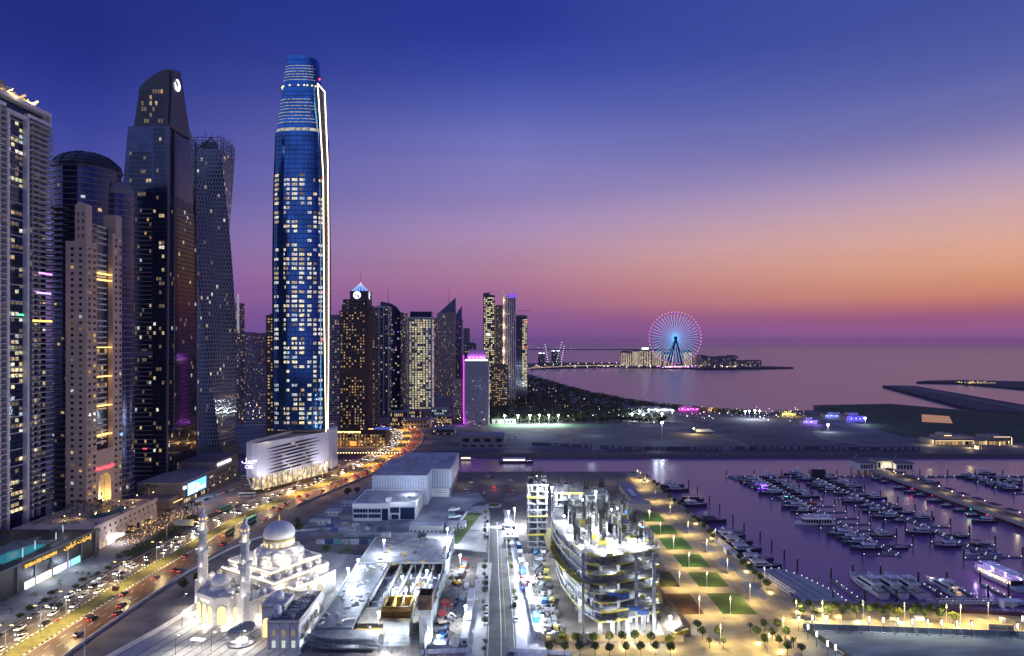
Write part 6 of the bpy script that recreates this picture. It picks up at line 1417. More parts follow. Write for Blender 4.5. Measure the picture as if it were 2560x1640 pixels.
truck(-24.5, 330, R(92), (.5, .05, .03), .2, 'red lorry parked at the top of the deck site yard'); truck(-25, 318, R(85), (.7, .25, .03), .2, 'orange lorry with lit rear standing below the red lorry')
excavator(-26.5, 305, 2.2, (.6, .38, .04), 'yellow excavator beside the gravel heap'); excavator(-27, 250, 1.2, (.06, .2, .5), 'blue machine beside the dark rebar stacks', .9); excavator(-28, 262, .4, (.55, .48, .35), 'cream coloured machine with raised arm in the yard', 1.0)
t = tag(MB().lathe([(5.2, 0), (4, 1.2), (2.2, 2.6), (.2, 3.4)], 16).build('gravel_heap', M('gravel', (.22, .21, .20), .95, noise=.3, scale=1.5, bump=.5), None, (-26.5, 293, .05)), 'cone shaped heap of grey gravel beside the deck', 'gravel heap')
for i, (x, y, w, d, h, c, lab) in enumerate(((-31, 279, 4, 5, 1.6, (.4, .05, .04), 'red covered material stack beside the dust screen'), (-23.8, 268, 3, 14, 1.4, (.06, .07, .09), 'long dark bundle of pipes along the cabins'), (-31, 268, 3, 6, 1.1, (.42, .06, .05), 'small red stack below the gravel heap'), (-30, 241, 5, 6, 1.2, (.05, .06, .09), 'dark stack of rebar at the bottom of the yard'), (-24, 240, 4, 8, 1, (.06, .065, .08), 'second dark stack of rebar nearest the cabins'), (-30.5, 254, 3.5, 3, 1.3, (.2, .2, .22), 'grey pallet stack beside the cream machine'), (-23.5, 286, 2.5, 4, 1.3, (.3, .32, .36), 'pale crate stack beside the upper cabin'), (-30, 313, 3, 4, 1.2, (.15, .2, .3), 'bluish crate stack near the red lorry'), (-22.5, 300, 2, 5, 1.2, (.5, .5, .5), 'white panel stack next to the street trees'))):
 crate(x, y, w, d, h, M('stack_%d' % i, c, .8, noise=.4, scale=1.6), lab)
# ---------------- curved building under construction
def curved_site():
 t = thing('curved_building_shell', 'curved concrete building under construction with yellow edged floors and blazing work lights', 'construction site', (36, 250, 0))
 def outline(g=0.0, k=0):
  P = [(22.8+g, 7-g), (23+g, 66), (16, 70), (-14-g, 70), (-17-g, 55), (-16-g, 36), (-12.5-g, 18), (-9-g, 6), (-6.2-g*.8, 0-g*.7), (-2, -2.6-g), (3, -1.8-g)]
  if k: P = [(x+(k if x < -5 else 0), y) for x, y in P]
  return P
 Z = [7.2+3.62*k for k in range(8)]
 EDGE = M('edge_board_yellow', (.50, .42, .06), .7, noise=.25, scale=.8)
 for k, z in enumerate(Z):
  P = outline(0, 2.2 if k < 3 else 0); top = RAW
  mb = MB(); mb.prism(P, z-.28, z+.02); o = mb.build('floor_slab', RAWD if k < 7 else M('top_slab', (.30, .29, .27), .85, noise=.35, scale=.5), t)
  Q = outline(.35, 2.2 if k < 3 else 0); mb = MB()
  for a, b in zip(P, P[1:]+P[:1]): pass
  n = len(P)
  for i in range(n):
   L = hypot(Q[(i+1) % n][0]-Q[i][0], Q[(i+1) % n][1]-Q[i][1]); m = max(1, int(L/1.8)); I = lambda A, f: (A[i][0]+(A[(i+1) % n][0]-A[i][0])*f, A[i][1]+(A[(i+1) % n][1]-A[i][1])*f)
   for j in range(m):
    h = random.choice((.12, .12, .5, .9, .3)); r = [[(*I(P, f), z-.3), (*I(Q, f), z-.3), (*I(Q, f), z+h), (*I(P, f), z+h)] for f in (j/m, (j+.97)/m)]
    mb.loft(r, random.choice((0, 0, 0, 1, 2)), cap=False)
  mb.build('edge_board', [EDGE, STEEL, M('board_pale', (.5, .5, .5), .7)], t)
  # edge protection rails
  mb = MB()
  for i in range(n):
   a, b = Q[i], Q[(i+1) % n]; L = hypot(b[0]-a[0], b[1]-a[1]); m = max(1, int(L/2.4))
   for h in (.6, 1.2, 2.3): mb.tube((*a, z+h), (*b, z+h), .06, n=3)
   for j in range(m): q = j/m; x, y = a[0]+(b[0]-a[0])*q, a[1]+(b[1]-a[1])*q; mb.tube((x, y, z), (x, y, z+(1.2 if k < 7 else 2.6)), .085, n=3)
  mb.build('edge_rail', STEEL, t)
 cols = [(x, y) for x in (-8, -1, 6, 13, 20) for y in (2.5, 14, 26, 38, 50, 62)]
 mb = MB()
 for x, y in cols: mb.box(x-.55, x+.55, y-.55, y+.55, 0, Z[-1]-.3)
 for x in (-1.6, 3.2, 9.5, 16.5, 21.3): mb.box(x-.7, x+.7, -.9+max(0, x-3)*.4, .6+max(0, x-3)*.4, 0, Z[0]-.3)
 mb.build('column', RAW, t)
 mb = MB(); mb.box(2, 14, 22, 48, 0, Z[-1]-.32); mb.build('core_wall', RAW, t)
 # pale infill panels behind the curved edge
 mb = MB()
 for k in range(7):
  P = outline(-.9, 2.2 if k < 3 else 0); z0, z1 = Z[k]+.03, Z[k+1]-.3
  for i in (4, 5, 6, 7):
   a, b = P[i], P[i+1]; L = hypot(b[0]-a[0], b[1]-a[1]); m = max(2, int(L/1.5))
   for j in range(m):
    if random.random() < .8:
     q0, q1 = j/m, (j+.86)/m; A = (a[0]+(b[0]-a[0])*q0, a[1]+(b[1]-a[1])*q0); B = (a[0]+(b[0]-a[0])*q1, a[1]+(b[1]-a[1])*q1); mb.quad((*A, z0), (*B, z0), (*B, z1), (*A, z1))
 mb.build('infill_panel', M('panel_bluegrey', (.40, .42, .48), .7, noise=.2, scale=.5), t)
 # props on the floors
 mb = MB()
 for k in range(7):
  for j in range(46):
   x, y = random.uniform(-6, 22), random.uniform(3 if random.random() < .6 else 20, 9 if random.random() < .6 else 60)
   if y < 3+max(0, x-3)*.45: y += 6
   mb.tube((x, y, Z[k]), (x, y, Z[k+1]-.3), .09, n=4)
 for k in range(7):
  for j in range(22): x, y = random.uniform(-4, 20), random.uniform(9, 14); w = random.uniform(.6, 2); mb.box(x, x+w, y, y+.8, Z[k]+.03, Z[k]+random.uniform(.5, 1.8))
 mb.build('floor_props', M('prop_pale', (.38, .38, .38), .7, noise=.3, scale=.7), t)
 zt = Z[-1]+.05
 # rebar cages, wall forms and props on the top floor
 for j in range(42):
  x, y = -9+ (j % 6)*5.6+random.uniform(-1, 1), 12+(j//6)*8.2+random.uniform(-2, 2); h = random.uniform(6, 10.5); w, d = random.choice(((.9, .9), (4.0, .8), (.8, 4.5), (2.6, .9))); mb = MB()
  if j % 3 == 0: mb.box(x-w/2, x+w/2, y-d/2, y+d/2, zt, zt+h*.62)
  nx, ny = max(2, int(w/.45)), max(2, int(d/.45))
  for a in range(nx+1):
   for b in (0, ny): mb.tube((x-w/2+w*a/nx, y-d/2+d*b/ny, zt), (x-w/2+w*a/nx, y-d/2+d*b/ny, zt+h+random.uniform(-.4, .6)), .1, n=3)
  for b in range(ny+1):
   for a in (0, nx): mb.tube((x-w/2+w*a/nx, y-d/2+d*b/ny, zt), (x-w/2+w*a/nx, y-d/2+d*b/ny, zt+h), .06, n=3)
  for q in range(int(h/1.1)): z = zt+.6+1.1*q; mb.path([(x-w/2, y-d/2, z), (x+w/2, y-d/2, z), (x+w/2, y+d/2, z), (x-w/2, y+d/2, z), (x-w/2, y-d/2, z)], .05, 3)
  mb.build('rebar_cage', REBAR if j % 3 else M('dark_form', (.04, .042, .045), .8, noise=.3), t)
 mb = MB()
 for j in range(60): x, y = random.uniform(-9, 21), random.uniform(6, 66); w, d = random.choice(((2.4, 1.2), (.4, 3), (3, .4), (1, 1))); mb.box(x, x+w, y, y+d, zt, zt+random.uniform(.3, 1.6))
 mb.build('loose_material', M('material_pale', (.5, .48, .42), .8, noise=.4, scale=.7), t)
 mb = MB()
 for j in range(14): x, y = random.uniform(-8, 20), random.uniform(6, 60); mb.box(x, x+random.uniform(1, 4), y, y+.25, zt, zt+random.uniform(1.5, 3.2))
 mb.build('yellow_panel', M('panel_yellow', (.55, .45, .08), .7), t)
 mb = MB()
 for j in range(16): x, y = random.uniform(14, 22), random.uniform(20, 64); mb.box(x, x+random.uniform(.6, 2), y, y+random.uniform(.6, 2.4), zt, zt+random.uniform(1, 3))
 mb.build('blue_panel', M('panel_blue', (.05, .13, .4), .7), t)
 # yellow net fan on the curved side and hoist platforms on the front
 P = outline(.4); R0, R1 = [], []
 for i in (3, 4, 5, 6, 7, 8, 9): a = P[i]; R0.append((a[0], a[1], Z[4]-.2)); R1.append((a[0]-3.4, a[1]-(2.6 if i > 6 else .4), Z[4]+.9+.25*(i % 2)))
 mb = MB()
 for (a, b), (c, d) in zip(zip(R0, R0[1:]), zip(R1, R1[1:])):
  for q in range(5):
   f0, f1 = q/5, (q+1)/5; L = lambda u, v, f: tuple(x+(y-x)*f for x, y in zip(u, v)); s0, s1 = -.25*sin(pi*f0), -.25*sin(pi*f1)
   A, B, C, D = L(a, b, f0), L(a, b, f1), L(c, d, f1), L(c, d, f0); mb.quad(A, B, C, D); mb.quad(*[(x, y, z-.08) for x, y, z in (D, C, B, A)])
 mb.build('safety_net', M('net_yellow', (.50, .38, .04), .8, noise=.3, scale=.8, bump=.4), t)
 for x, y, z, w in ((1, -3.8, Z[3]-.4, 4.5), (4.8, -3.0, Z[3]-1.6, 4.5), (9.5, -2.2, Z[1]+.6, 4.5), (13, -.6, Z[0]+2.0, 4.5)):
  mb = MB(); mb.box(x, x+w, y, y+3.2, z, z+.35); mb.box(x, x+w, y-.02, y+.1, z+.36, z+1.3); mb.box(x, x+.1, y, y+3.2, z+.36, z+1.3); mb.box(x+w-.1, x+w, y, y+3.2, z+.36, z+1.3); mb.build('hoist_platform', M('platform_blue', (.03, .12, .42), .5), t)
 for j, (x, y, z, p) in enumerate(((-11, 24, zt+2.2, 2600), (-6, 10, zt+1.6, 2400), (2, 4, zt+1.6, 3400), (9, 8, zt+1.8, 3400), (16, 11, zt+2, 2600), (4, 17, zt+3, 3000), (0, 34, zt+5.5, 4200), (9, 40, zt+7, 5200), (-12, 44, zt+3, 3400), (14, 54, zt+4, 3200), (-2, 58, zt+7, 4200), (20, 30, zt+3, 1600))):
  MB().lathe([(.1, z-.5), (.55, z), (.1, z+.5)], 8, x, y).build('work_light', WFL, t); lamp('work_lamp', 'POINT', (x, y-.7, z), p*3.2, (.86, .94, 1), .3, parent=t)
 for k in range(7):
  for x, y in ((3, -.6), (14, 4.6), (-8.4, 12), (-13, 34), (21.5, 8)):
   if (k+int(x)) % 2 == 0: lamp('floor_lamp', 'POINT', (x, y, Z[k]+2.4), 1700, (.85, .92, 1), .2, parent=t)
 for x, y in ((-3, 2), (6, 3), (14, 8), (20, 14), (1, -5), (10, -4), (19, -3)): lamp('ground_lamp', 'POINT', (x, y, 4), 3200, (.88, .94, 1), .3, parent=t)
curved_site()
def rear_block(label, x, y, w, d, nfl, fh, curved=False):
 t = thing('unfinished_block', label, 'construction site', (x, y, 0))
 for k in range(1, nfl+1):
  z = fh*k; MB().box(0, w, 0, d, z-.3, z).build('floor_slab', RAW, t); MB().box(-.25, w+.25, -.3, -.02, z-.35, z+.15+.4*(k % 2)).build('edge_board', M('edge_board_yellow') if k % 3 == 0 else STEEL, t)
 mb = MB()
 for cx in (.6, w/2, w-.6):
  for cy_ in (.8, d/2, d-.8): mb.box(cx-.4, cx+.4, cy_-.4, cy_+.4, 0, fh*nfl-.31)
 mb.build('column', RAW, t); mb = MB()
 for k in range(nfl):
  for j in range(5): u = random.uniform(0, w-2); mb.box(u, u+random.uniform(.6, 2), 2, 2.6, fh*k+.02, fh*k+random.uniform(1, fh-.5))
 mb.build('infill_panel', M('panel_bluegrey'), t)
 mb = MB()
 for j in range(70): u, v = random.uniform(0, w), random.uniform(0, d); mb.tube((u, v, fh*nfl), (u, v, fh*nfl+random.uniform(2, 6)), .1, n=3)
 for j in range(8): u, v = random.uniform(0, w-3), random.uniform(0, d-3); mb.box(u, u+random.choice((.4, 3)), v, v+random.choice((.4, 3)), fh*nfl+.01, fh*nfl+random.uniform(2, 5))
 mb.build('rebar', REBAR, t); lamp('floor_lamp', 'POINT', (w/2, -3, fh*nfl*.6), 1000, (.88, .94, 1), .3, parent=t); lamp('roof_lamp', 'POINT', (w/2, d*.4, fh*nfl+3), 1400, (.88, .94, 1), .3, parent=t)
rear_block('low bright concrete level linking the curved building to its rear frames', 23, 322, 34, 28, 6, 3.6)
rear_block('narrow concrete frame with yellow edged floors left behind the curved building', 8.5, 350, 11, 24, 11, 3.4)
rear_block('concrete frame with rebar stubs at the middle back of the site', 24, 352, 15, 26, 9, 3.6)
rear_block('glazed looking concrete frame at the right back of the site', 42, 366, 14, 24, 8, 3.5)
flood(21.5, 345, 37, 15000, 'brightest tall floodlight between the rear concrete frames', h=37); flood(-2, 398, 10, 6500, 'street corner floodlight left of the rear frames', h=10); flood(1.5, 402, 11, 7500, 'second street corner floodlight near the rear frames', h=11)
flood(46, 352, 33, 6000, 'tall floodlight above the right rear frame', h=33); flood(8, 285, 7, 2600, 'floodlight on the west fence of the curved site', h=7); flood(7, 312, 7, 2600, 'floodlight halfway along the west fence', h=7); flood(12, 255, 6, 2200, 'floodlight at the near end of the west fence', h=6); flood(64, 259, 4, 2200, 'floodlight on the earth beside the right front column', h=4)
mb = MB(); rg = random.Random(9)
for k in range(900):
 x, y = rg.uniform(11, 30), rg.uniform(246, 345)
 if x > 13+(y-246)*.05 and y > 252 and x > 20-(y-250)*.05: continue
 s_ = rg.uniform(.15, .9); mb.rbox(x, y, rg.uniform(0, 3), s_*rg.uniform(1, 4), s_, .05, .1+rg.uniform(.1, 1.3), rg.randrange(5))
for k in range(500):
 x, y = rg.uniform(20, 60), rg.uniform(342, 352) if k % 2 else rg.uniform(376, 395); s_ = rg.uniform(.2, 1); mb.rbox(x, y, rg.uniform(0, 3), s_*rg.uniform(1, 4), s_, .05, .3+rg.uniform(.1, 2.4), rg.randrange(5))
for k in range(260): x, y = rg.uniform(-31, -16), rg.uniform(240, 330); s_ = rg.uniform(.12, .5); mb.rbox(x, y, rg.uniform(0, 3), s_*rg.uniform(1, 5), s_, .05, .1+rg.uniform(.1, .6), rg.randrange(5))
o = mb.build('debris', [M('timber_grey'), STEEL, M('material_pale'), REBAR, M('panel_bluegrey')]); o['kind'] = 'stuff'; o['label'] = 'loose boards, blocks and bars littering the building sites'; o['category'] = 'debris'
# clutter of the west strip: containers, stacks, machines
rng = random.Random(11)
cc = [(.5, .5, .52), (.06, .2, .55), (.3, .32, .35), (.08, .3, .6), (.42, .42, .4), (.25, .05, .05), (.55, .55, .5)]
wh = ['lowest on', 'next to lowest on', 'third from the bottom of', 'fourth up along', 'fifth up along', 'sixth up along', 'seventh up along', 'eighth up along', 'ninth up along', 'topmost on']
cn = ['grey', 'blue', 'dark grey', 'bright blue', 'off white', 'dull red', 'cream']
for k in range(10):
 y = 252+k*13.5; container(10.5-(k*.9)+rng.uniform(-.5, .5), y, pi/2+rng.uniform(-.08, .08), cc[(k*3) % 7], '%s steel container %s the west fence of the curved site' % (cn[(k*3) % 7], wh[k]), 'containers along the west fence')
sc_l = ['scaffold tube', 'timber', 'rebar', 'panel', 'block', 'pipe']
for k in range(26):
 row, col_ = k // 2, k % 2; x, y = 13.5+col_*3.4-row*.15+rng.uniform(-.4, .4), 246+row*9+rng.uniform(-1, 1); c = rng.choice([(.4, .4, .42), (.25, .2, .14), (.06, .06, .07), (.45, .45, .45), (.5, .42, .1), (.08, .2, .5)])
 crate(x, y, rng.uniform(1.5, 3), rng.uniform(2, 5), rng.uniform(.8, 2.4), M('site_stack_%d' % (int(c[0]*99)), c, .8, noise=.4, scale=1.4), '%s %s stack in the %s column, row %s up from the front hoarding' % ({.4: 'grey', .25: 'brown', .06: 'black', .45: 'pale', .5: 'yellow', .08: 'blue'}[c[0]], sc_l[k % 6], ('fence side', 'building side')[col_], ['one', 'two', 'three', 'four', 'five', 'six', 'seven', 'eight', 'nine', 'ten', 'eleven', 'twelve', 'thirteen'][row]), rng.uniform(-.3, .3), group='material stacks beside the curved building')
t = thing('boom_lift', 'blue boom lift standing on the bright pavement by the street', 'boom lift', (6.5, 297, .15), .3)
MB().box(-2, 2, -1, 1, .5, 1.5).build('chassis', M('lift_blue', (.03, .15, .6), .5), t); MB().tube((-1.5, 0, 1.6), (3, 0, 2.4), .25).tube((-1.5, 0, 1.7), (-.4, 0, 2.3), .3).build('boom', M('lift_blue'), t); MB().box(3, 4, -.6, .6, 2, 3).build('basket', DKMETAL, t)
for wx in (-1.4, 1.4):
 for wy in (-1, 1): MB().loft([[(wx+.5*cos(2*pi*i/12), wy-.17, .5+.5*sin(2*pi*i/12)) for i in range(12)], [(wx+.5*cos(2*pi*i/12), wy+.17, .5+.5*sin(2*pi*i/12)) for i in range(12)]]).build('wheel', M('tyre'), t)
truck(5.5, 305, R(95), (.5, .04, .04), .1, 'dark red lorry cab parked beside the blue boom lift'); truck(-1, 372, R(178), (.6, .6, .62), .6, 'white flatbed lorry by the rounded white apron'); truck(-2.5, 396, R(178), (.6, .6, .6), .1, 'white lorry at the site gate below the floodlights')
def fence_run(label, x0, y0, x1, y1, h, mat, name='site_hoarding', posts=True):
 L = hypot(x1-x0, y1-y0); t = thing(name, label, 'hoarding', (x0, y0, 0), atan2(y1-y0, x1-x0)); MB().box(0, L, 0, .12, 0, h).build('fence_panel', mat, t)
 if posts:
  mb = MB(); n = int(L/2.5)
  for k in range(n+1): mb.box(L*k/n-.06, L*k/n+.06, -.12, -.01, 0, h+.1)
  mb.build('fence_post', GREYM, t)
 return t
HB = M('hoarding_beige', (.45, .38, .26), .7, noise=.15, scale=.5)
fence_run('beige hoarding across the front of the curved building', 11, 247.5, 66, 246, 2.6, HB); fence_run('grey hoarding along the west side of the curved site', 9, 248, -.5, 395, 2.6, M('hoarding_grey', (.33, .36, .40), .6, noise=.25, scale=.3))
fence_run('white and blue barrier row at the lower left of the curved site', -1.5, 238.5, 22, 235.5, 1.6, M('blue_white_barriers')); fence_run('white barrier row at the foot of the deck site', -34, 236.5, -15, 238, 1.8, M('blue_white_barriers')); fence_run('pale fence between deck site and office line', -32, 240, -22, 239, 2.2, M('fence_pale'))
fence_run('grey wall between the mosque annex and the deck site', -78, 236, -77.5, 330, 2.6, M('fence_pale'))
t = thing('debris_skip', 'yellow skip full of boards beside the right front corner column', 'skip', (66, 252, .05), .5); MB().loft([[(-3, -1.2, .1), (3, -1.2, .1), (3, 1.2, .1), (-3, 1.2, .1)], [(-3.6, -1.6, 2), (3.6, -1.6, 2), (3.6, 1.6, 2), (-3.6, 1.6, 2)]]).build('bin', M('skip_yellow', (.5, .38, .06), .7, noise=.3), t)
mb = MB()
for k in range(12): mb.tube((random.uniform(-3, 0), random.uniform(-1, 1), 2), (random.uniform(0, 3.4), random.uniform(-1, 1), 2.4+random.random()), .16, n=4)
mb.build('load', M('timber_grey'), t)
tag(MB().loft([[(60, 252, 0), (70, 250, 0), (73, 262, 0), (70, 300, 0), (62, 310, 0)], [(62, 256, 1.2), (68, 255, 1.4), (69, 264, 2.4), (67, 292, 1.5), (63, 300, 1.0)]]).build('earth_mound', M('mound_earth', (.16, .12, .08), .95, noise=.4, scale=.4, bump=.5)), 'brown earth mound between the curved building and the lawns', 'earth mound')
tag(MB().loft([[(59.5, 276, 14), (60, 276, 14), (66, 300, 13), (59.5, 302, 14)], [(64, 274, 3), (66, 280, 2.6), (68.5, 299, 3), (64, 303, 3)]]).build('debris_net', M('net_yellow')), 'yellow debris net hanging off the right side of the curved building', 'net')
# sales pavilion behind the park
t = thing('park_pavilion', 'low beige pavilion with grey sloping roof at the head of the lawns', 'pavilion', (68, 438, 0))
MB().box(6, 27, 0, 10, 0, 5.2).build('wall', M('pavilion_beige', (.42, .37, .30), .75, noise=.1), t); MB().loft([[(15, 11, 5.3), (25, 11, 4.6), (25.5, 66, 4.6), (15, 66, 5.3)], [(15, 11, 5.7), (25, 11, 5.0), (25.5, 66, 5.0), (15, 66, 5.7)]]).build('roof', M('pavilion_roof', (.14, .17, .22), .5, noise=.1), t)
MB().box(16, 24.5, 11.5, 65, 0, 4.5).build('hall', M('pavilion_beige'), t); MB().box(18, 21, 20, 40, 5.75, 6.1).build('skylight', M('skylight_pale', (.4, .45, .55), .3), t); MB().box(0, 12, 12, 24, 0, 3.6).build('side_room', M('pavilion_beige'), t)
lamp('courtyard_lamp', 'POINT', (13, 11.5, 4.2), 1500, (1, .8, .4), .3, parent=t); MB().box(12.5, 14.9, 11, 18, .1, .3).build('lit_floor', M('pavilion_beige'), t); windows(t, grid(0, 12, 0, .5, 11.5, .8, 3, 5, 1, .5, .6, [(3, .3)]), 5)
# ================================================================== marina: pontoons, piles, boats
PONT = M('pontoon_deck', (.16, .15, .16), .8, noise=.25, scale=.6)
DOT = E('deck_dot', (.85, .88, 1), 1.6)
PILEM = M('pile_black', (.015, .015, .02), .5)
WZ = -3.0
def GW(zx, zy, ox, oy, k): return G(ox+zx/k, oy+zy/k, WZ)
PILE_ME = MB().lathe([(.42, -4), (.42, 5.6), (.05, 6.1)], 10).mesh('post', PILEM); CAP_ME = MB().lathe([(.2, 6.1), (.2, 6.45), (.05, 6.5)], 8).mesh('cap_light', M('pile_cap_white', (.6, .6, .6), .5))
def pile(x, y, label):
 t = thing('mooring_pile', label, 'pile', (x, y, WZ), 0, 'mooring piles of the marina'); link('post', PILE_ME, t); link('cap_light', CAP_ME, t)
def pontoon(label, x, y0, y1, w, fingers, L0, where):
 t = thing('pontoon', label, 'jetty', (x, y0, WZ)); MB().box(-w/2, w/2, 0, y1-y0, -.4, .75).build('walkway', PONT, t)
 mb = MB()
 for k in range(int((y1-y0)/7)): mb.box(-w/2+.1, -w/2+.35, 7*k, 7*k+.3, .75, 1.2); mb.box(w/2-.35, w/2-.1, 7*k+3, 7*k+3.3, .75, 1.2)
 mb.build('walkway_light', DOT, t)
 for k, (side, fy) in enumerate(fingers):
  a, b = (w/2, w/2+L0) if side > 0 else (-w/2-L0, -w/2); f = MB().box(a, b, fy-y0-.7, fy-y0+.7, -.4, .65).build('finger', PONT, t)
  MB().box(b-.6 if side > 0 else a+.3, b-.3 if side > 0 else a+.6, fy-y0-.3, fy-y0, .65, 1.1).box((a+b)/2, (a+b)/2+.3, fy-y0-.3, fy-y0, .65, 1.1).build('finger_light', DOT, f)
  pile(x+(b+.3 if side > 0 else a-.3), fy, 'black mooring pile at a finger end, %s of the %s' % ('east' if side > 0 else 'west', where))
sp1 = [(1, y) for y in (372, 388, 402, 416, 430, 446, 462, 480, 500, 520, 540)]+[(-1, y) for y in (356, 395, 406, 440, 462, 482, 502, 522, 540)]
pontoon('long main pontoon of the nearest yacht row, running away from the quay', 214, 354, 566, 3.4, sp1, 17, 'nearest yacht row');
sp2 = [(1, y) for y in (352, 372, 393, 410, 428, 446, 466, 488, 510, 532)]+[(-1, y) for y in (350, 378, 402, 425, 444, 462, 484, 506, 530)]
pontoon('second main pontoon, left of the roofed pier', 264, 348, 560, 3.2, sp2, 15, 'second yacht row')
pontoon('main pontoon of the far right yacht row', 411, 470, 566, 3.2, [(1, y) for y in (480, 500, 520, 540)]+[(-1, y) for y in (480, 500, 520, 540)], 17, 'far right yacht row')
t = thing('breakwater_pontoon', 'long outer pontoon closing off the marina from the canal', 'jetty', (189, 563, WZ)); MB().box(0, 138, 0, 3.4, -.4, .8).box(144, 300, 0, 3.4, -.4, .8).build('walkway', PONT, t); MB().prism([(0, -.02), (26, -.02), (26, -3), (8, -16), (4, -16)][::-1], -.4, .78).build('corner_platform', PONT, t)
mb = MB()
for k in range(38): mb.box(8*k, 8*k+.35, .1, .4, .8, 1.25)
mb.build('walkway_light', DOT, t)
for k in range(12): pile(190+k*24.5, 567.3, 'black mooring pile behind the long outer pontoon')
MB().loft([[(5, -5, .8), (8, -5, .8), (8, -3, .8), (5, -3, .8)], [(6.2, -4, 4), (6.8, -4, 4), (6.8, -3.8, 4), (6.2, -3.8, 4)]]).build('marker_sail', M('sail_blue', (.3, .4, .6), .6), t)
# roofed pier with its deck on posts, and the clubhouse at its head
t = thing('roofed_pier', 'wide dark pier with shade canopies and warm lamps through the marina', 'pier', (329, 300, 0)); MB().box(-4, 9, 0, 280, -1.0, .4).build('deck', M('pier_deck', (.13, .12, .12), .8, noise=.2, scale=.4), t); MB().box(-5.2, -4.05, 0, 280, -1.4, 1.2).build('side_beam', M('pier_beam', (.30, .28, .28), .7), t)
mb = MB()
for k in range(28):
 for x in (-3.4, 8): mb.lathe([(.4, -6), (.4, -1.0)], 6, x, 4+10*k)
mb.build('post', PILEM, t)
for k in range(17):
 y = 16+15.2*k; o = MB().loft([[(.5, y, 4.0), (7.5, y, 4.0), (7.5, y+9, 4.0), (.5, y+9, 4.0)], [(3.6, y+3, 4.9), (4.4, y+3, 4.9), (4.4, y+6, 4.9), (3.6, y+6, 4.9)]]).build('shade_canopy', M('canopy_dark', (.085, .075, .085), .8), t)
 mb = MB()
 for a in (1, 7): mb.tube((a, y+4.5, .4), (a, y+4.5, 4.0), .1, n=4)
 mb.build('canopy_post', DKMETAL, o)
mb = MB()
for k in range(40): mb.box(-4.0, -3.7, 5+7*k, 5.3+7*k, .42, .9)
mb.build('deck_light', DOT, t)
for k in range(7): lamp('pier_lamp', 'POINT', (4+random.uniform(-3, 3), 118+24*k, 3.4), 1100, (1, .75, .4), .2, parent=t)
mb = MB()
for k in range(16): mb.lathe([(.03, 3.0), (.3, 3.3), (.03, 3.6)], 5, random.uniform(-2, 8), 100+random.uniform(0, 170))
mb.build('pier_lantern', E('pier_warm', (1, .75, .35), 9), t)
def club_box(label, px0, px1, Y, d, h, m, lit):
 x0, x1 = PX(px0, Y), PX(px1, Y); t = thing('clubhouse', label, 'building', (x0, Y, 0)); W = x1-x0
 MB().box(0, W, 0, d, .6, h).build('wall', m, t); MB().box(-1, W+1, -1, d+1, h, h+.4).build('roof', M('club_flat_roof', (.12, .12, .13), .7), t); mb = MB()
 for x in (.5, W/2, W-.5):
  for y in (.5, d-.5): mb.lathe([(.4, -7), (.4, .6)], 6, x, y)
 mb.build('post', PILEM, t); windows(t, grid(0, 0, 0, 1, W-1, 1, h-.6, 5, 1, .7, .7, [(8, lit)]), 5)
 if lit > .5: lamp('door_lamp', 'POINT', (W*.6, -3, 4), 2200, (1, .82, .45), .3, parent=t)
club_box('pale blue clubhouse box on posts at the head of the roofed pier', 2148, 2186, 577, 15, 7, M('club_pale', (.45, .46, .50), .6), .1); club_box('lit clubhouse box in the middle of the pier head', 2192, 2232, 580, 13, 8.4, M('club_lit', (.5, .48, .42), .6), .85); club_box('long pale clubhouse box right of the lit one', 2240, 2284, 575, 16, 7, M('club_pale'), .15)
t = thing('floating_shed', 'black floating shed on the outer pontoon', 'shed', (PX(2031, 560), 559, WZ)); MB().box(0, 11, 0, 4, .75, 7).build('wall', M('shed_black', (.02, .02, .025), .7), t); MB().box(-.3, 11.3, -.3, 3.8, 7, 7.3).build('roof', M('shed_roof_dark', (.03, .03, .035), .7), t)
# ---- boats: prototypes then copies
HULLM = M('gelcoat_white', (.50, .51, .56), .25, noise=.04); HULLD = M('gelcoat_navy', (.03, .035, .06), .25); HULLO = M('hull_orange', (.5, .14, .02), .4)
DKW = M('boat_glass', (.012, .014, .02), .08, spec=.8); TEAK = M('teak_deck', (.22, .13, .07), .7, noise=.2, scale=2)
def hull_mesh(L, B, Hh, mat):
 secs = []
 for f, bw, zk in ((-.5, .86, 0), (-.3, .98, 0), (0, 1, 0), (.2, .9, .0), (.35, .62, .06), (.45, .3, .16), (.5, .03, .3)):
  x = f*L; b = B/2*bw; zd = Hh*(1+.35*max(0, f+.1)); secs.append([(x, -b*.55, -.5+zk*Hh), (x, -b*.92, .35*Hh+zk), (x, -b, zd), (x, b, zd), (x, b*.92, .35*Hh+zk), (x, b*.55, -.5+zk*Hh)])
 return MB().loft(secs).mesh('hull', mat)
def cabin_loft(x0, x1, b, z0, z1, rake0, rake1, taper=.82):
 return [[(x0, -b, z0), (x1, -b, z0), (x1, b, z0), (x0, b, z0)], [(x0+rake0, -b*taper, z1), (x1-rake1, -b*taper, z1), (x1-rake1, b*taper, z1), (x0+rake0, b*taper, z1)]]
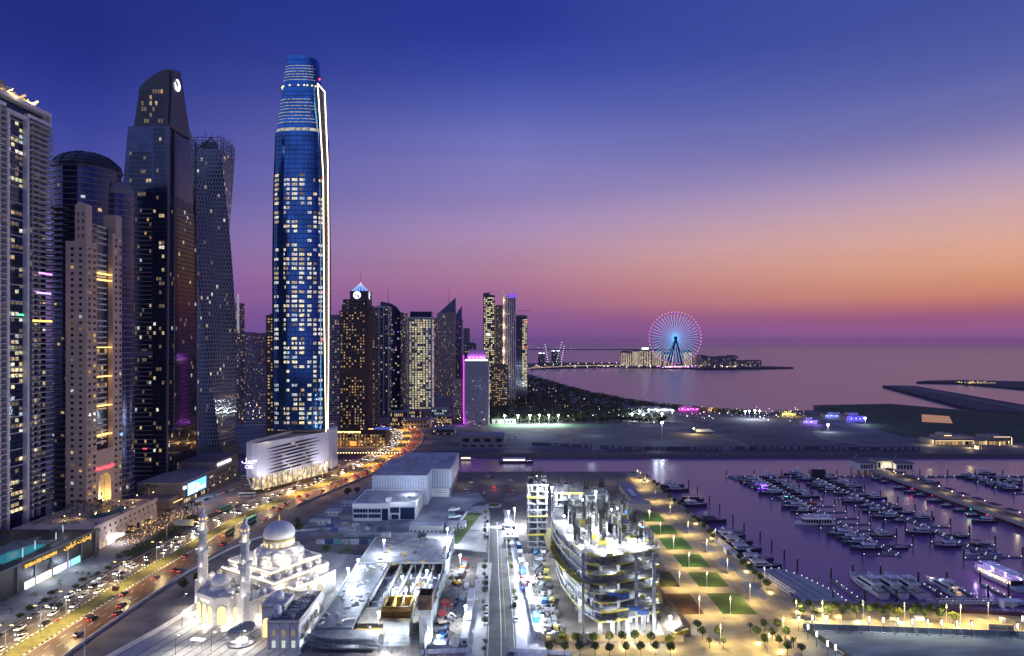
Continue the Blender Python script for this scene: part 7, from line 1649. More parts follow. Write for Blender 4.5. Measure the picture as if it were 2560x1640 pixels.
def yacht(kind):
 o = link(kind, None); o['category'] = 'boat'; o['label'] = 'boat'
 if kind == 'motor_yacht':
  link('hull', hull_mesh(20, 5.2, 2.0, HULLM), o); MB().box(-9.6, -5, -2.1, 2.1, 2.0, 2.08).build('aft_deck', TEAK, o)
  MB().loft(cabin_loft(-5.2, 4.6, 2.05, 2.0, 3.9, .1, 2.6)).build('cabin', HULLM, o); mb = MB()
  for s in (-1, 1): mb.add([(-4.6, s*2.03, 2.75), (2.9, s*2.03, 2.75), (2.0, s*1.84, 3.5), (-4.4, s*1.84, 3.5)], [(0, 1, 2, 3)])
  mb.add([(3.9, -1.9, 2.6), (3.9, 1.9, 2.6), (2.3, 1.75, 3.75), (2.3, -1.75, 3.75)], [(0, 1, 2, 3)])
  for s in (-1, 1): mb.add([(-2, s*2.62, 1.3), (3, s*2.5, 1.35), (2.5, s*2.5, 1.75), (-2, s*2.62, 1.7)], [(0, 1, 2, 3)])
  mb.build('window_band', DKW, o); f = MB().loft(cabin_loft(-6.6, 1.6, 1.9, 3.92, 4.7, 0, .5, .96)).build('flybridge', HULLM, o)
  MB().box(-5.5, .6, -1.5, 1.5, 4.71, 4.76).build('seat_pad', M('seat_pad', (.35, .33, .32), .8), f); mb = MB()
  for s in (-1, 1): mb.tube((-4.8, s*1.7, 4.7), (-4.0, s*1.4, 6.2), .14, n=4)
  mb.box(-4.8, -3.0, -1.6, 1.6, 6.2, 6.4); mb.lathe([(.45, 6.42), (.5, 6.6), (.1, 7.0)], 8, -3.9, 0); mb.build('radar_arch', HULLM, o)
  mb = MB(); mb.path([(9.6, 0, 3.7), (6.5, 1.7, 3.3), (2.5, 2.5, 2.9), (-3, 2.55, 2.8)], .05, 3); mb.path([(9.6, 0, 3.7), (6.5, -1.7, 3.3), (2.5, -2.5, 2.9), (-3, -2.55, 2.8)], .05, 3); mb.build('guard_rail', STEEL, o)
  MB().lathe([(.02, 0), (.16, .15), (.02, .3)], 5, -4, 0).build('anchor_light', DOT, o, (0, 0, 7.0))
 elif kind == 'cruiser':
  link('hull', hull_mesh(12.5, 3.9, 1.5, HULLM), o); MB().loft(cabin_loft(-3, 2.8, 1.45, 1.5, 2.5, .0, 1.5)).build('cabin', HULLM, o); mb = MB()
  mb.add([(2.2, -1.3, 1.8), (2.2, 1.3, 1.8), (1.45, 1.2, 2.42), (1.45, -1.2, 2.42)], [(0, 1, 2, 3)])
  for s in (-1, 1): mb.add([(-2.7, s*1.44, 1.8), (1.7, s*1.42, 1.8), (1.1, s*1.25, 2.35), (-2.5, s*1.25, 2.35)], [(0, 1, 2, 3)])
  mb.build('window_band', DKW, o); MB().box(-5.8, -3.1, -1.5, 1.5, 1.5, 1.56).build('aft_deck', TEAK, o); mb = MB(); mb.box(-4.6, .2, -1.35, 1.35, 3.4, 3.5)
  for x in (-4.4, -.2):
   for s in (-1, 1): mb.tube((x, s*1.2, 1.6), (x, s*1.2, 3.4), .06, n=4)
  mb.build('canopy', M('bimini_navy', (.06, .07, .12), .8), o)
 elif kind == 'speedboat':
  link('hull', hull_mesh(8.5, 2.7, 1.0, HULLM), o); MB().box(-3.4, .6, -.95, .95, .98, 1.1).build('cockpit', M('cockpit_dark', (.05, .05, .06), .7), o); MB().add([(.7, -1, 1.1), (.7, 1, 1.1), (.2, .85, 1.75), (.2, -.85, 1.75)], [(0, 1, 2, 3)]).build('windscreen', DKW, o); MB().box(-2.6, 0, -.9, .9, 2.4, 2.5).tube((-2, -.8, 1.1), (-2, -.8, 2.4), .05, n=4).tube((-2, .8, 1.1), (-2, .8, 2.4), .05, n=4).build('canopy', M('bimini_navy'), o); MB().box(-4.7, -4.25, -.4, .4, .4, 1.6).build('outboard', DKMETAL, o)
 elif kind == 'party_boat':
  link('hull', hull_mesh(30, 8, 2.0, HULLM), o); MB().box(-12, 8, -3.3, 3.3, 2.0, 4.6).build('cabin', M('party_glass', (.015, .02, .035), .1), o); mb = MB()
  for k in range(11):
   for s in (-1, 1): mb.box(-12+2*k, -11.7+2*k, s*3.36-.05, s*3.36+.05, 2.0, 4.6)
  mb.box(-13, 9, -3.7, 3.7, 4.62, 4.95); mb.build('cabin_frame', HULLM, o); mb = MB()
  for k in range(6): mb.box(-12+3.4*k, -9.4+3.4*k, -3.2, 3.2, 7.2, 7.4); mb.tube((-12+3.4*k, -3, 4.95), (-12+3.4*k, -3, 7.2), .1, n=4); mb.tube((-12+3.4*k, 3, 4.95), (-12+3.4*k, 3, 7.2), .1, n=4)
  mb.build('awning', WHITE, o); mb = MB()
  for k in range(18): mb.box(-11+1.2*k, -10.8+1.2*k, -3.42, -3.36, 5.6, 5.8); mb.box(-11+1.2*k, -10.8+1.2*k, 3.36, 3.42, 5.6, 5.8)
  mb.build('string_light', DOT, o)
 elif kind == 'big_yacht':
  link('hull', hull_mesh(30, 6.6, 2.7, HULLM), o); mb = MB()
  for s in (-1, 1): mb.add([(-4, s*3.32, 1.8), (3.5, s*3.3, 1.9), (3.0, s*3.31, 2.4), (-4, s*3.34, 2.35)], [(0, 1, 2, 3)])
  MB().loft(cabin_loft(-9, 7.5, 2.6, 2.75, 5.0, .2, 4.2)).build('cabin', HULLM, o)
  for s in (-1, 1): mb.add([(-8.3, s*2.58, 3.5), (4.8, s*2.56, 3.5), (3.6, s*2.3, 4.5), (-8, s*2.3, 4.5)], [(0, 1, 2, 3)])
  mb.add([(6.5, -2.4, 3.4), (6.5, 2.4, 3.4), (3.9, 2.2, 4.85), (3.9, -2.2, 4.85)], [(0, 1, 2, 3)]); mb.build('window_band', DKW, o)
  f = MB().loft(cabin_loft(-10.5, 2.5, 2.4, 5.02, 5.9, 0, .8, .96)).build('flybridge', HULLM, o); MB().box(-9, 1, -1.9, 1.9, 5.91, 5.96).build('seat_pad', M('seat_pad'), f); mb = MB(); mb.box(-8, -3, -2, 2, 7.6, 7.8)
  for s in (-1, 1): mb.tube((-8, s*2, 5.9), (-6.5, s*1.7, 7.6), .18, n=4); mb.tube((-4, s*2, 5.9), (-4, s*1.7, 7.6), .1, n=4)
  mb.lathe([(.55, 7.82), (.6, 8.1), (.1, 8.5)], 8, -5.5, 0); mb.build('hardtop', HULLM, o); MB().box(-14.6, -9.2, -2.7, 2.7, 2.7, 2.78).build('aft_deck', TEAK, o); MB().box(-12.6, -10.2, -1.4, 1.4, 2.8, 3.5).build('sofa', M('seat_pad'), o)
  mb = MB()
  for s in (-1, 1): mb.path([(14.6, 0, 4.4), (10, s*2, 4.1), (5, s*2.9, 3.8), (-4, s*3.2, 3.6)], .06, 3)
  mb.build('guard_rail', STEEL, o); MB().box(8, 11, -1.2, 1.2, 3.3, 3.5).build('sun_pad', M('seat_pad'), o)
 return remember(o)
P_ = {k: yacht(k) for k in ('motor_yacht', 'cruiser', 'speedboat', 'party_boat', 'big_yacht')}
used = set()
DARK = {}
def boat(kind, x, y, rz, label, group=None, s=1):
 p = P_[kind]
 if kind not in used: used.add(kind); o = p; o.location = (x, y, WZ); o.rotation_euler = (0, 0, rz); o['label'] = label; o.scale = (s,)*3;
 else: o = copy_tree(p, (x, y, WZ), rz, label, None, scale=s)
 if 'navy hulled' in label:
  for ch in o.children:
   if ch.name.startswith('hull'):
    if kind not in DARK: DARK[kind] = ch.data.copy(); DARK[kind].materials[0] = HULLD
    ch.data = DARK[kind]
 if group: o['group'] = group
 elif 'group' in o: del o['group']
 return o
ORD = ['first', 'second', 'third', 'fourth', 'fifth', 'sixth', 'seventh', 'eighth', 'ninth', 'tenth', 'eleventh', 'twelfth', 'thirteenth', 'fourteenth', 'fifteenth', 'sixteenth', 'seventeenth', 'eighteenth', 'nineteenth', 'twentieth']
KN = {'motor_yacht': 'white yacht', 'cruiser': 'canopied cruiser', 'speedboat': 'open speedboat', 'party_boat': 'double deck party boat', 'big_yacht': 'large white yacht'}
def row(pts, xs, rz, kinds, where, group):
 n = len(pts)
 for i, (zx, zy) in enumerate(pts):
  x, y, _ = GW(zx, zy, 1760, 1120, 3.005); k = kinds[i] if i < len(kinds) and kinds[i] else None
  k = k or random.choice(('motor_yacht', 'motor_yacht', 'cruiser')); L = {'motor_yacht': 10, 'cruiser': 6.3, 'speedboat': 4.3, 'party_boat': 15, 'big_yacht': 15}[k]
  boat(k, xs+math.copysign(L+2.4, cos(rz)), y, rz+random.uniform(-.04, .04), '%s, %s from outer pontoon, %s' % (KN[k] if random.random() > .2 or k == 'party_boat' else 'navy hulled '+KN[k].split()[-1], ORD[i], where), group, random.uniform(.72, .95) if k != 'party_boat' else .85)
SB, C, K = 'speedboat', 'cruiser', 'motor_yacht'
row([(300, 258), (355, 278), (400, 292), (440, 312), (500, 348), (570, 385), (590, 415), (680, 452), (740, 485), (880, 575), (1050, 660), (1100, 690), (1190, 722), (1250, 765)], 214, pi, [K, K, K, K, K, C, C, K, K, 'party_boat', K, K, K, K], 'west of nearest yacht row', 'boats moored along the nearest yacht row')
row([(480, 228), (500, 248), (560, 268), (600, 298), (640, 322), (690, 348), (740, 375), (830, 420), (1320, 670), (1510, 760)], 214, 0, [K, C, K, K, K, K, K, SB, K, C], 'east of nearest yacht row', 'boats moored along the nearest yacht row')
row([(715, 205), (740, 225), (780, 245), (870, 282), (900, 300), (960, 325), (1010, 350), (1180, 412), (1260, 445), (1320, 482), (1390, 515), (1430, 530), (1480, 555), (1690, 648), (1890, 745), (2000, 798)], 264, pi, [K, K, K, K, K, K, C, K, C, K, C, K, C, K, K, SB], 'west of second yacht row', 'boats moored along the second yacht row')
row([(900, 212), (990, 235), (1000, 258), (1080, 278), (1120, 302), (1160, 322), (1260, 362), (1300, 385), (1390, 425), (1480, 458), (1580, 495), (1640, 535), (1790, 585), (1990, 675), (2130, 735), (2230, 765), (2280, 796)], 264, 0, [K, K, C, K, K, C, C, K, C, C, C, K, SB, C, C, SB, SB], 'east of second yacht row', 'boats moored along the second yacht row')
row([(1250, 242), (1290, 262), (1360, 292), (1390, 308), (1490, 338), (1540, 362), (1600, 388), (1660, 405), (1760, 440), (1850, 475), (1900, 495), (1950, 512), (2010, 540), (2130, 560)], 323, pi, [C, C, SB, C, C, C, SB, C, C, C, SB, C, SB, K], 'west of the roofed pier', 'boats moored along the roofed pier')
row([(1660, 215), (1700, 235), (1760, 250), (1830, 268)], 338.5, 0, [C, K, C, K], 'east of the roofed pier', 'boats moored along the roofed pier')
row([(2060, 222), (2090, 240), (2150, 258), (2200, 270), (2260, 285), (2290, 300), (2350, 318)], 411, pi, [K, K, K, C, K, K, K], 'west of far right yacht row', 'boats moored along the far right yacht row')
row([(2240, 205), (2290, 222), (2330, 240), (2390, 262), (2400, 280)], 411, 0, [K, C, K, K, C], 'east of far right yacht row', 'boats moored along the far right yacht row')
# boats with their bows away from the west quay
for i, (zx, zy, k, lab) in enumerate(((370, 185, K, 'white yacht farthest along the west quay'), (425, 218, K, 'white yacht next to the farthest one on the west quay'), (600, 292, 'party_boat', 'dark canopied tour boat on the west quay'), (590, 340, K, 'lit white yacht on the west quay beside the dark tour boat'), (740, 468, K, 'dark blue yacht alone between two jetties on the west quay'), (860, 595, K, 'upper white yacht of the five near the gangway'), (975, 645, K, 'second white yacht of the five near the gangway'), (1045, 703, K, 'middle white yacht of the five near the gangway'), (1170, 785, K, 'fourth white yacht of the five near the gangway'), (1205, 838, K, 'lowest white yacht of the five beside the grey ramp'))):
 x, y, _ = GW(zx, zy, 1560, 1160, 3.208); o = boat(k, 131.5 if k == K else 135, y, .0, lab, 'boats moored along the west quay', .98 if k == K else .62)
 if i in (2, 4):
  for ch in [c for c in bpy.data.objects if c.parent == o]:
   if ch.name.startswith(('hull', 'cabin', 'awning', 'flybridge')): ch.data = ch.data.copy(); ch.data.materials[0] = HULLD
 if i == 3: lamp('deck_lamp', 'POINT', (-4, 0, 6), 160, (1, .85, .5), .2, parent=o)
 if i == 4: MB().box(-10.3, -9.9, -1.5, 1.5, .1, .5).build('underwater_light', E('water_blue', (.12, .1, 1), 4), o)
 if i == 9: lamp('deck_lamp', 'POINT', (-7.5, 0, 3.6), 90, (1, .65, .35), .2, parent=o)
for x, y, lab in ((171, 309, 'white yacht with dark canopy, leftmost of the three big ones stern to the quay'), (180, 309, 'middle one of the three big yachts stern to the quay'), (188.5, 309, 'rightmost of the three big yachts stern to the quay')): boat('big_yacht', x, y, pi/2+.03, lab, 'big yachts moored stern to the quay', .95)
o = boat('big_yacht', 206, 306, pi/2+.02, 'brightly lit yacht with blue deck glow between two jetties', None, .82)
for x, y, z, c, p in ((-8, 0, 5.2, (1, .7, .4), 420), (2, 0, 6.8, (.6, .75, 1), 420), (-13, 0, 4.2, (1, .7, .4), 260), (10, 0, 4.6, (1, .7, .5), 200)): lamp('deck_lamp', 'POINT', (x, y, z), p, c, .2, parent=o)
o = boat('party_boat', 241, 318, pi/2+.05, 'violet lit party boat cut by the right edge', None, 1.0)
for x in (-9, 0, 8): lamp('deck_lamp', 'POINT', (x, -4.4, 6.2), 900, (.55, .35, 1), .3, parent=o); lamp('deck_lamp', 'POINT', (x, 4.4, 6.2), 900, (.55, .35, 1), .3, parent=o)
MB().box(-12, 8, -3.45, -3.4, 2.4, 4.2).box(-12, 8, 3.4, 3.45, 2.4, 4.2).build('lit_windows', lit_room('party_lit', (1, .75, .6), 1.6), o)
for nm, cc_, ch in ((2, (.12, .06, 1), 4.0), (5, (.05, .6, .7), 1.2)):
 pass
def deco(label_part, make):
 for o in bpy.data.objects:
  if o.parent is None and isinstance(o.get('label'), str) and label_part in o['label']: make(o); return
deco('fourth from outer pontoon, west of nearest', lambda o: (MB().box(-9, 6, -2.8, -2.66, 1.5, 1.8).box(-9, 6, 2.66, 2.8, 1.5, 1.8).box(-6, 1, -2.0, 2.0, 4.75, 4.85).build('led_strip', E('led_violet', (.22, .08, 1), 6), o), lamp('led_lamp', 'POINT', (0, -4, 3), 500, (.3, .15, 1), .3, parent=o), lamp('led_lamp', 'POINT', (0, 4, 3), 500, (.3, .15, 1), .3, parent=o)))
deco('sixth from outer pontoon, west of nearest', lambda o: lamp('deck_lamp', 'POINT', (-2, 0, 3.2), 260, (.1, .8, .8), .2, parent=o))
def paint(o, m):
 for ch in [c for c in bpy.data.objects if c.parent == o]:
  if ch.name.startswith('hull'): ch.data = ch.data.copy(); ch.data.materials[0] = m
deco('eighth from outer pontoon, east of nearest', lambda o: (paint(o, HULLO), o.__setitem__('label', 'small orange boat with red roof light east of the nearest yacht row'), lamp('deck_lamp', 'POINT', (-1, 0, 3.2), 200, (1, .3, .1), .2, parent=o)))
for part, c in (('fifth from outer pontoon, west of the roofed', (1, .03, .03)), ('seventh from outer pontoon, west of the roofed', (1, .03, .03)), ('eleventh from outer pontoon, west of the roofed', (.05, 1, .4)), ('tenth from outer pontoon, west of second', (1, .05, .05)), ('thirteenth from outer pontoon, west of the roofed', (1, .04, .04)), ('ninth from outer pontoon, east of second', (.3, .2, 1)), ('second from outer pontoon, east of nearest', (.3, .2, 1))):
 deco(part, lambda o, c=c: (MB().lathe([(.03, -.35), (.35, 0), (.03, .35)], 6).build('signal_light', E('signal_%d%d' % (int(c[0]*9), int(c[1]*9)), c, 8), o, (-1, 0, 4)), lamp('signal_lamp', 'POINT', (-1, 0, 4.6), 120, c, .2, parent=o)))
# ---- south side pontoons, ramp, quay rails, gangways
t = thing('quay_pontoon', 'long dark pontoon below the promenade rail with finger jetties', 'jetty', (148, 287, WZ)); MB().box(0, 100, 0, 3.2, -.4, .8).build('walkway', PONT, t)
for k, (x, L_) in enumerate(((159, 28), (200, 24), (214, 24), (229, 22))):
 f = MB().box(x-148-.8, x-148+.8, 3.22, 3.2+L_, -.4, .75).build('finger', PONT, t); pile(x, 291+L_, 'black mooring pile at the end of a south jetty'); mb = MB()
 for j in range(6): mb.box(x-148+.4, x-148+.7, 4+j*L_/6, 4.3+j*L_/6, .75, 1.2)
 mb.build('finger_light', DOT, f); MB().box(x-148-.5, x-148+.5, L_*.7, L_*.7+1, .75, 1.7).build('service_pedestal', WHITE, f)
for x, y in ((146, 291), (160.5, 291), (175, 291.5), (193, 291), (205, 298), (221, 297), (232, 299), (173, 325), (186, 323)): pile(x, y, 'black mooring pile along the south pontoon and its yachts')
for y in (366, 383, 349, 333): pile(148.5, y, 'black mooring pile off the west quay near the five yachts')
for y in (447, 420, 400, 470, 500, 525): pile(145, y, 'black mooring pile off the far part of the west quay')
for y, L_ in ((424, 24), (399, 26), (352, 14)):
 t = thing('side_jetty', 'short dark jetty off the west quay at the %s gap between yachts' % {424: 'upper', 399: 'middle', 352: 'lower'}[y], 'jetty', (118, y, WZ)); MB().box(0, L_, -.8, .8, -.4, .8).build('walkway', PONT, t); MB().box(L_*.3, L_*.3+.3, -.3, 0, .8, 1.2).box(L_*.7, L_*.7+.3, -.3, 0, .8, 1.2).build('walkway_light', DOT, t)
t = thing('boat_ramp', 'wide grey decked platform with long seams at the quay corner', 'platform', (0, 0, 0))
RP = [(127.5, 287), (150, 287.5), (150, 298), (144, 318), (137, 328.5), (121.5, 328.5)]
MB().prism(RP, -2.6, -.6).build('deck', M('ramp_grey', (.27, .28, .31), .75, noise=.12, scale=.3), t); mb = MB()
for k in range(4): mb.quad((123.5+k*4.4, 327.8-k*.4, -.58), (124+k*4.4, 327.8-k*.4, -.58), (130.5+k*4.4, 290, -.58), (130+k*4.4, 290, -.58))
mb.build('seam', M('seam_dark', (.04, .04, .05), .8), t); mb = MB()
for a, b in zip(RP[1:], RP[2:]):
 L_ = hypot(b[0]-a[0], b[1]-a[1]); m = max(1, int(L_/3.2))
 for j in range(m): x, y = a[0]+(b[0]-a[0])*j/m, a[1]+(b[1]-a[1])*j/m; mb.box(x-.15, x+.15, y-.15, y+.15, -.6, -.15)
mb.build('edge_light', DOT, t)
def truss(label, x0, y0, x1, y1, z0=.2, h=1.5, w=2.4):
 L_ = hypot(x1-x0, y1-y0); t = thing('gangway', label, 'gangway', (x0, y0, z0), atan2(y1-y0, x1-x0)); MB().box(0, L_, -w/2, w/2, -.15, 0).build('deck', PONT, t); n = max(3, int(L_/1.8))
 for s in (-1, 1):
  mb = MB(); y = s*w/2; mb.tube((0, y, 0), (L_, y, 0), .1, n=4); mb.tube((0, y, h), (L_, y, h), .1, n=4)
  for k in range(n): mb.tube((L_*k/n, y, 0), (L_*(k+.5)/n, y, h), .07, n=4); mb.tube((L_*(k+.5)/n, y, h), (L_*(k+1)/n, y, 0), .07, n=4)
  mb.build('truss', WHITE, t)
truss('white truss gangway along the west quay beside the yachts', 118.6, 372, 121.5, 339); truss('white truss gangway at the lower west quay corner', 128.2, 292, 124.6, 315); truss('left white truss gangway by the gatehouse on the south quay', 188, 283, 214, 283.4); truss('right white truss gangway by the gatehouse on the south quay', 219, 283.4, 240, 281)
t = thing('gate_shelter', 'small white gate shelter between the two south gangways', 'gate', (213, 277, 0)); MB().box(0, .3, 0, 3, 0, 3).box(4, 4.3, 0, 3, 0, 3).box(0, 8, 2.6, 2.9, 0, 3).build('wall', WHITE, t); MB().box(-.2, 8.2, -.2, 3.2, 3.02, 3.25).build('roof', WHITE, t)
t = thing('gate_shelter', 'small white gate shelter beside the west quay gangway', 'gate', (116.6, 348, 0)); MB().box(0, .3, 0, 5, 0, 2.8).box(2, 2.3, 0, 5, 0, 2.8).build('wall', WHITE, t); MB().box(-.2, 2.5, -.2, 5.2, 2.82, 3.0).build('roof', WHITE, t)
def railing(label, pts):
 t = thing('quay_railing', label, 'railing', (0, 0, 0)); mb = MB(); mp = MB()
 for a, b in zip(pts, pts[1:]):
  L_ = hypot(b[0]-a[0], b[1]-a[1]); m = int(L_/2); mb.tube((*a, 1.15), (*b, 1.15), .05, n=4); mb.tube((*a, .6), (*b, .6), .035, n=4)
  for j in range(m+1): x, y = a[0]+(b[0]-a[0])*j/m, a[1]+(b[1]-a[1])*j/m; mp.tube((x, y, 0), (x, y, 1.15), .05, n=4)
 mb.build('rail', GREYM, t); mp.build('post', GREYM, t)
railing('grey steel railing along the west quay edge', [(115.6, 566), (119, 470), (123, 375)]); railing('grey steel railing along the south quay edge', [(128.5, 284.4), (186, 278.2), (226, 272), (260, 268)])
# tour boat crossing the canal, lit along its windows
t = thing('ferry', 'long low ferry with glowing windows on the dark canal', 'ferry', (PX(1290, 640), 632, WZ)); link('hull', hull_mesh(34, 7, 1.8, HULLD), t); MB().box(-13, 9, -2.9, 2.9, 1.8, 4.4).build('cabin', HULLM, t); MB().box(-12.5, 8.6, -2.96, -2.91, 2.5, 3.9).build('lit_windows', lit_room('ferry_glow', (.85, .8, 1), 2.6), t); MB().box(-13.5, 9.5, -3.1, 3.1, 4.42, 4.7).build('roof', M('ferry_roof', (.3, .3, .4), .6), t)
t = thing('ferry', 'small water taxi with warm lights at the canal mouth by the car park', 'ferry', (PX(1168, 650), 646, WZ)); link('hull', hull_mesh(16, 4, 1.3, HULLM), t); MB().box(-6, 4, -1.6, 1.6, 1.3, 3.3).build('cabin', HULLM, t); MB().box(-5.6, 3.7, -1.66, -1.61, 1.8, 2.9).build('lit_windows', lit_room('taxi_glow', (1, .75, .4), 2.6), t); MB().box(-6.3, 4.3, -1.8, 1.8, 3.32, 3.5).build('roof', M('ferry_roof'), t)
for px in (2120, 2220):
 t = thing('small_pontoon', 'low landing pontoon with a sloping gangway on the far canal wall, %s one' % ('western' if px < 2200 else 'eastern'), 'jetty', (PX(px, 655), 655, WZ)); MB().box(0, 22, 0, 3, -.3, .7).build('walkway', PONT, t); MB().loft([[(8, 3, .7), (9.5, 3, .7), (9.5, 3.2, .7), (8, 3.2, .7)], [(13, 8, 3.2), (14.5, 8, 3.2), (14.5, 8.2, 3.2), (13, 8.2, 3.2)]]).build('ramp', GREYM, t)
# ================================================================== trees, palms, lamps, vehicles, street things
LEAF = M('leaf_green', (.050, .085, .018), .75, noise=.55, scale=2.2)
LEAF_LIT = M('leaf_lamp_lit', (.10, .12, .018), .75, noise=.5, scale=2.2)  # yellower copy of the leaf: uplight put into the colour of lit crowns
BARK = M('bark', (.10, .075, .05), .9, noise=.3, scale=3)
def leaf_mesh(name, rx, rz, n, size, seed, mat, cz=0):
 """Leaf-sized faces scattered through a lumpy rounded crown, denser near its surface."""
 rg = random.Random(seed); mb = MB(); lumps = [(Vector((rg.gauss(0, 1), rg.gauss(0, 1), rg.gauss(0, 1))).normalized(), rg.uniform(.62, 1.2)) for _ in range(9)]
 for i in range(n):
  d = Vector((rg.gauss(0, 1), rg.gauss(0, 1), rg.gauss(0, 1))).normalized(); k = max(lumps, key=lambda l: l[0].dot(d)); r = k[1]*(rg.random()**.35)
  if rg.random() < .12: r *= 1.12
  p = Vector((d.x*rx*r, d.y*rx*r, d.z*rz*r+cz)); u = Vector((rg.gauss(0, 1), rg.gauss(0, 1), rg.gauss(0, .6))).normalized(); w = u.cross(Vector((rg.gauss(0, 1), rg.gauss(0, 1), rg.gauss(0, 1)))).normalized(); s = size*rg.uniform(.6, 1.4)
  mb.quad(p-u*s-w*s*.3, p+w*s*.55, p+u*s+w*s*.1, p-w*s*.55)
 return mb.mesh(name, mat)
CROWNS = [leaf_mesh('crown', 1.75, 1.45, 620, .27, 1, LEAF, 3.9), leaf_mesh('crown', 1.55, 1.5, 560, .26, 2, LEAF, 3.8), leaf_mesh('crown', 1.9, 1.3, 640, .28, 3, LEAF_LIT, 3.7), leaf_mesh('crown', 1.2, 1.2, 260, .22, 4, LEAF, 3.3)]
TRUNKS = []
for k in range(2):
 mb = MB(); mb.tube((0, 0, 0), (.05, .03*k, 2.6), .13, .09);
 for a in (0.3, 2.2, 4.3): mb.tube((.05, .03*k, 2.3), (.7*cos(a), .7*sin(a), 3.8), .07, .03, 4)
 TRUNKS.append(mb.mesh('trunk', BARK))
def tree(x, y, v, s, label, group, z=0.0, name='street_tree'):
 t = thing(name, label, 'tree', (x, y, z), random.uniform(0, 6), group); t.scale = (s, s, s*random.uniform(.92, 1.08)); link('trunk', TRUNKS[v % 2], t); link('crown', CROWNS[v], t); return t
def up_lamp(x, y, p=260, c=(1, .78, .3), z=.5): lamp('tree_uplight', 'POINT', (x, y, z), p*2.5, c, .1)
# promenade trees: zoom coordinates of the crown's foot in the photograph
def ZP(zx, zy, ox, oy, k): x, y, _ = G(ox+zx/k, oy+zy/k); return x, y
west = [(180, 130), (240, 180), (270, 200), (310, 240), (330, 262), (365, 300), (405, 330), (445, 360), (510, 425), (560, 470), (600, 500), (640, 545), (685, 590), (715, 625), (930, 795), (960, 850), (1012, 888), (1050, 925), (1098, 965), (1148, 1015)]
for i, (zx, zy) in enumerate(west):
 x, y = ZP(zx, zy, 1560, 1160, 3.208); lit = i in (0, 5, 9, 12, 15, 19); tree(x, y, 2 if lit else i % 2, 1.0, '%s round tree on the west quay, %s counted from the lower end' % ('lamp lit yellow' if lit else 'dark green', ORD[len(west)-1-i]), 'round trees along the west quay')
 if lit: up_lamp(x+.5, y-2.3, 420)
south = [(125, 740, 1), (180, 830, 0), (255, 770, 0), (315, 835, 0), (395, 770, 1), (455, 835, 0), (520, 785, 1), (585, 840, 0), (645, 790, 0), (722, 840, 0), (780, 780, 0), (865, 830, 0), (920, 795, 0), (990, 840, 0), (1060, 800, 1), (1135, 848, 1), (1195, 790, 0), (1285, 850, 0), (1325, 810, 0), (1410, 850, 0), (1475, 810, 0), (1555, 870, 0), (1600, 800, 0), (1700, 880, 1)]
for i, (zx, zy, lit) in enumerate(south):
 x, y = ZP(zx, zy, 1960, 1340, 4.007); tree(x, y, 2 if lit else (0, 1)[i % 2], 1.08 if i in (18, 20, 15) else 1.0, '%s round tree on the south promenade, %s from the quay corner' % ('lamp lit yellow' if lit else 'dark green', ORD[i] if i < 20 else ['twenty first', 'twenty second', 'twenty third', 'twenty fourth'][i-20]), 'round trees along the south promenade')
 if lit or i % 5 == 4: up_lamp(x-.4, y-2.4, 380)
park = [(590, 1350), (630, 1415), (750, 1415), (685, 1478), (795, 1478), (1015, 1355), (1068, 1415), (1125, 1350), (1130, 1480), (1190, 1418), (1232, 1352), (1245, 1478), (1295, 1415), (1310, 1535), (1358, 1478), (1425, 1540)]
for i, (zx, zy) in enumerate(park):
 x, y = ZP(zx, zy, 1560, 1160, 3.208); sm = i in (3, 4, 5, 14); tree(x, y, 3 if sm else i % 2, .95, '%s tree in the paved park grove, %s from its left side' % ('small thin' if sm else 'round clipped', ORD[i]), 'grove trees on the park paving')
 if i in (6, 11): up_lamp(x-.3, y-2.2, 420)
front = [(95, 1440, 1), (210, 1455, 1), (345, 1450, 1), (640, 1460, 1), (530, 1455, 0), (780, 1460, 1), (905, 1455, 1), (1010, 1450, 1), (1115, 1450, 0), (1240, 1455, 1), (1390, 1470, 1)]
for i, (zx, zy, g) in enumerate(front):
 if i < 3: continue
 x, y = ZP(zx, zy, 1240, 1160, 3.208); tree(x, y, (0, 2)[i in (6, 10)], 1.0, 'round tree right against the beige hoarding, %s from the left' % ORD[i-3], 'trees before the beige hoarding');
 if i in (7, 9, 10): up_lamp(x+.3, y-2.4, 420)
for i, (zx, zy) in enumerate(((422, 1535), (550, 1535), (672, 1535), (795, 1535), (910, 1540), (1040, 1540), (1162, 1540), (1275, 1540), (1400, 1545))):
 x, y = ZP(zx, zy, 1240, 1160, 3.208); tree(x, y, i % 2, .95, 'round tree in the bottom row below the beige hoarding, %s from the left' % ORD[i], 'bottom row of trees below the beige hoarding');
 if i in (5, 6, 7): up_lamp(x-1, y-2, 420)
strl = [(1455, 420), (1455, 465), (1452, 530), (1452, 575), (1452, 625), (1455, 820), (1448, 880), (1445, 930), (1443, 1000), (1450, 1070), (1440, 1155), (1445, 1215), (1450, 1310), (1455, 1480), (1445, 1540)]
for i, (zx, zy) in enumerate(strl): x, y = ZP(zx, zy, 760, 1160, 3.209); tree(x, y, 3 if i % 3 else 1, .85, 'young street tree on the west kerb beside the parked cars, %s from the roundabout' % ORD[i], 'young trees along the west kerb', .14)
strr = [(1635, 605), (1642, 655), (1645, 700), (1655, 760), (1662, 880), (1688, 1080), (1700, 1140)]
for i, (zx, zy) in enumerate(strr): x, y = ZP(zx, zy, 760, 1160, 3.209); tree(x, y, 3, .8 if i < 4 else 1, 'young street tree on the bright east pavement, %s from the roundabout' % ORD[i], 'young trees on the east pavement', .14)
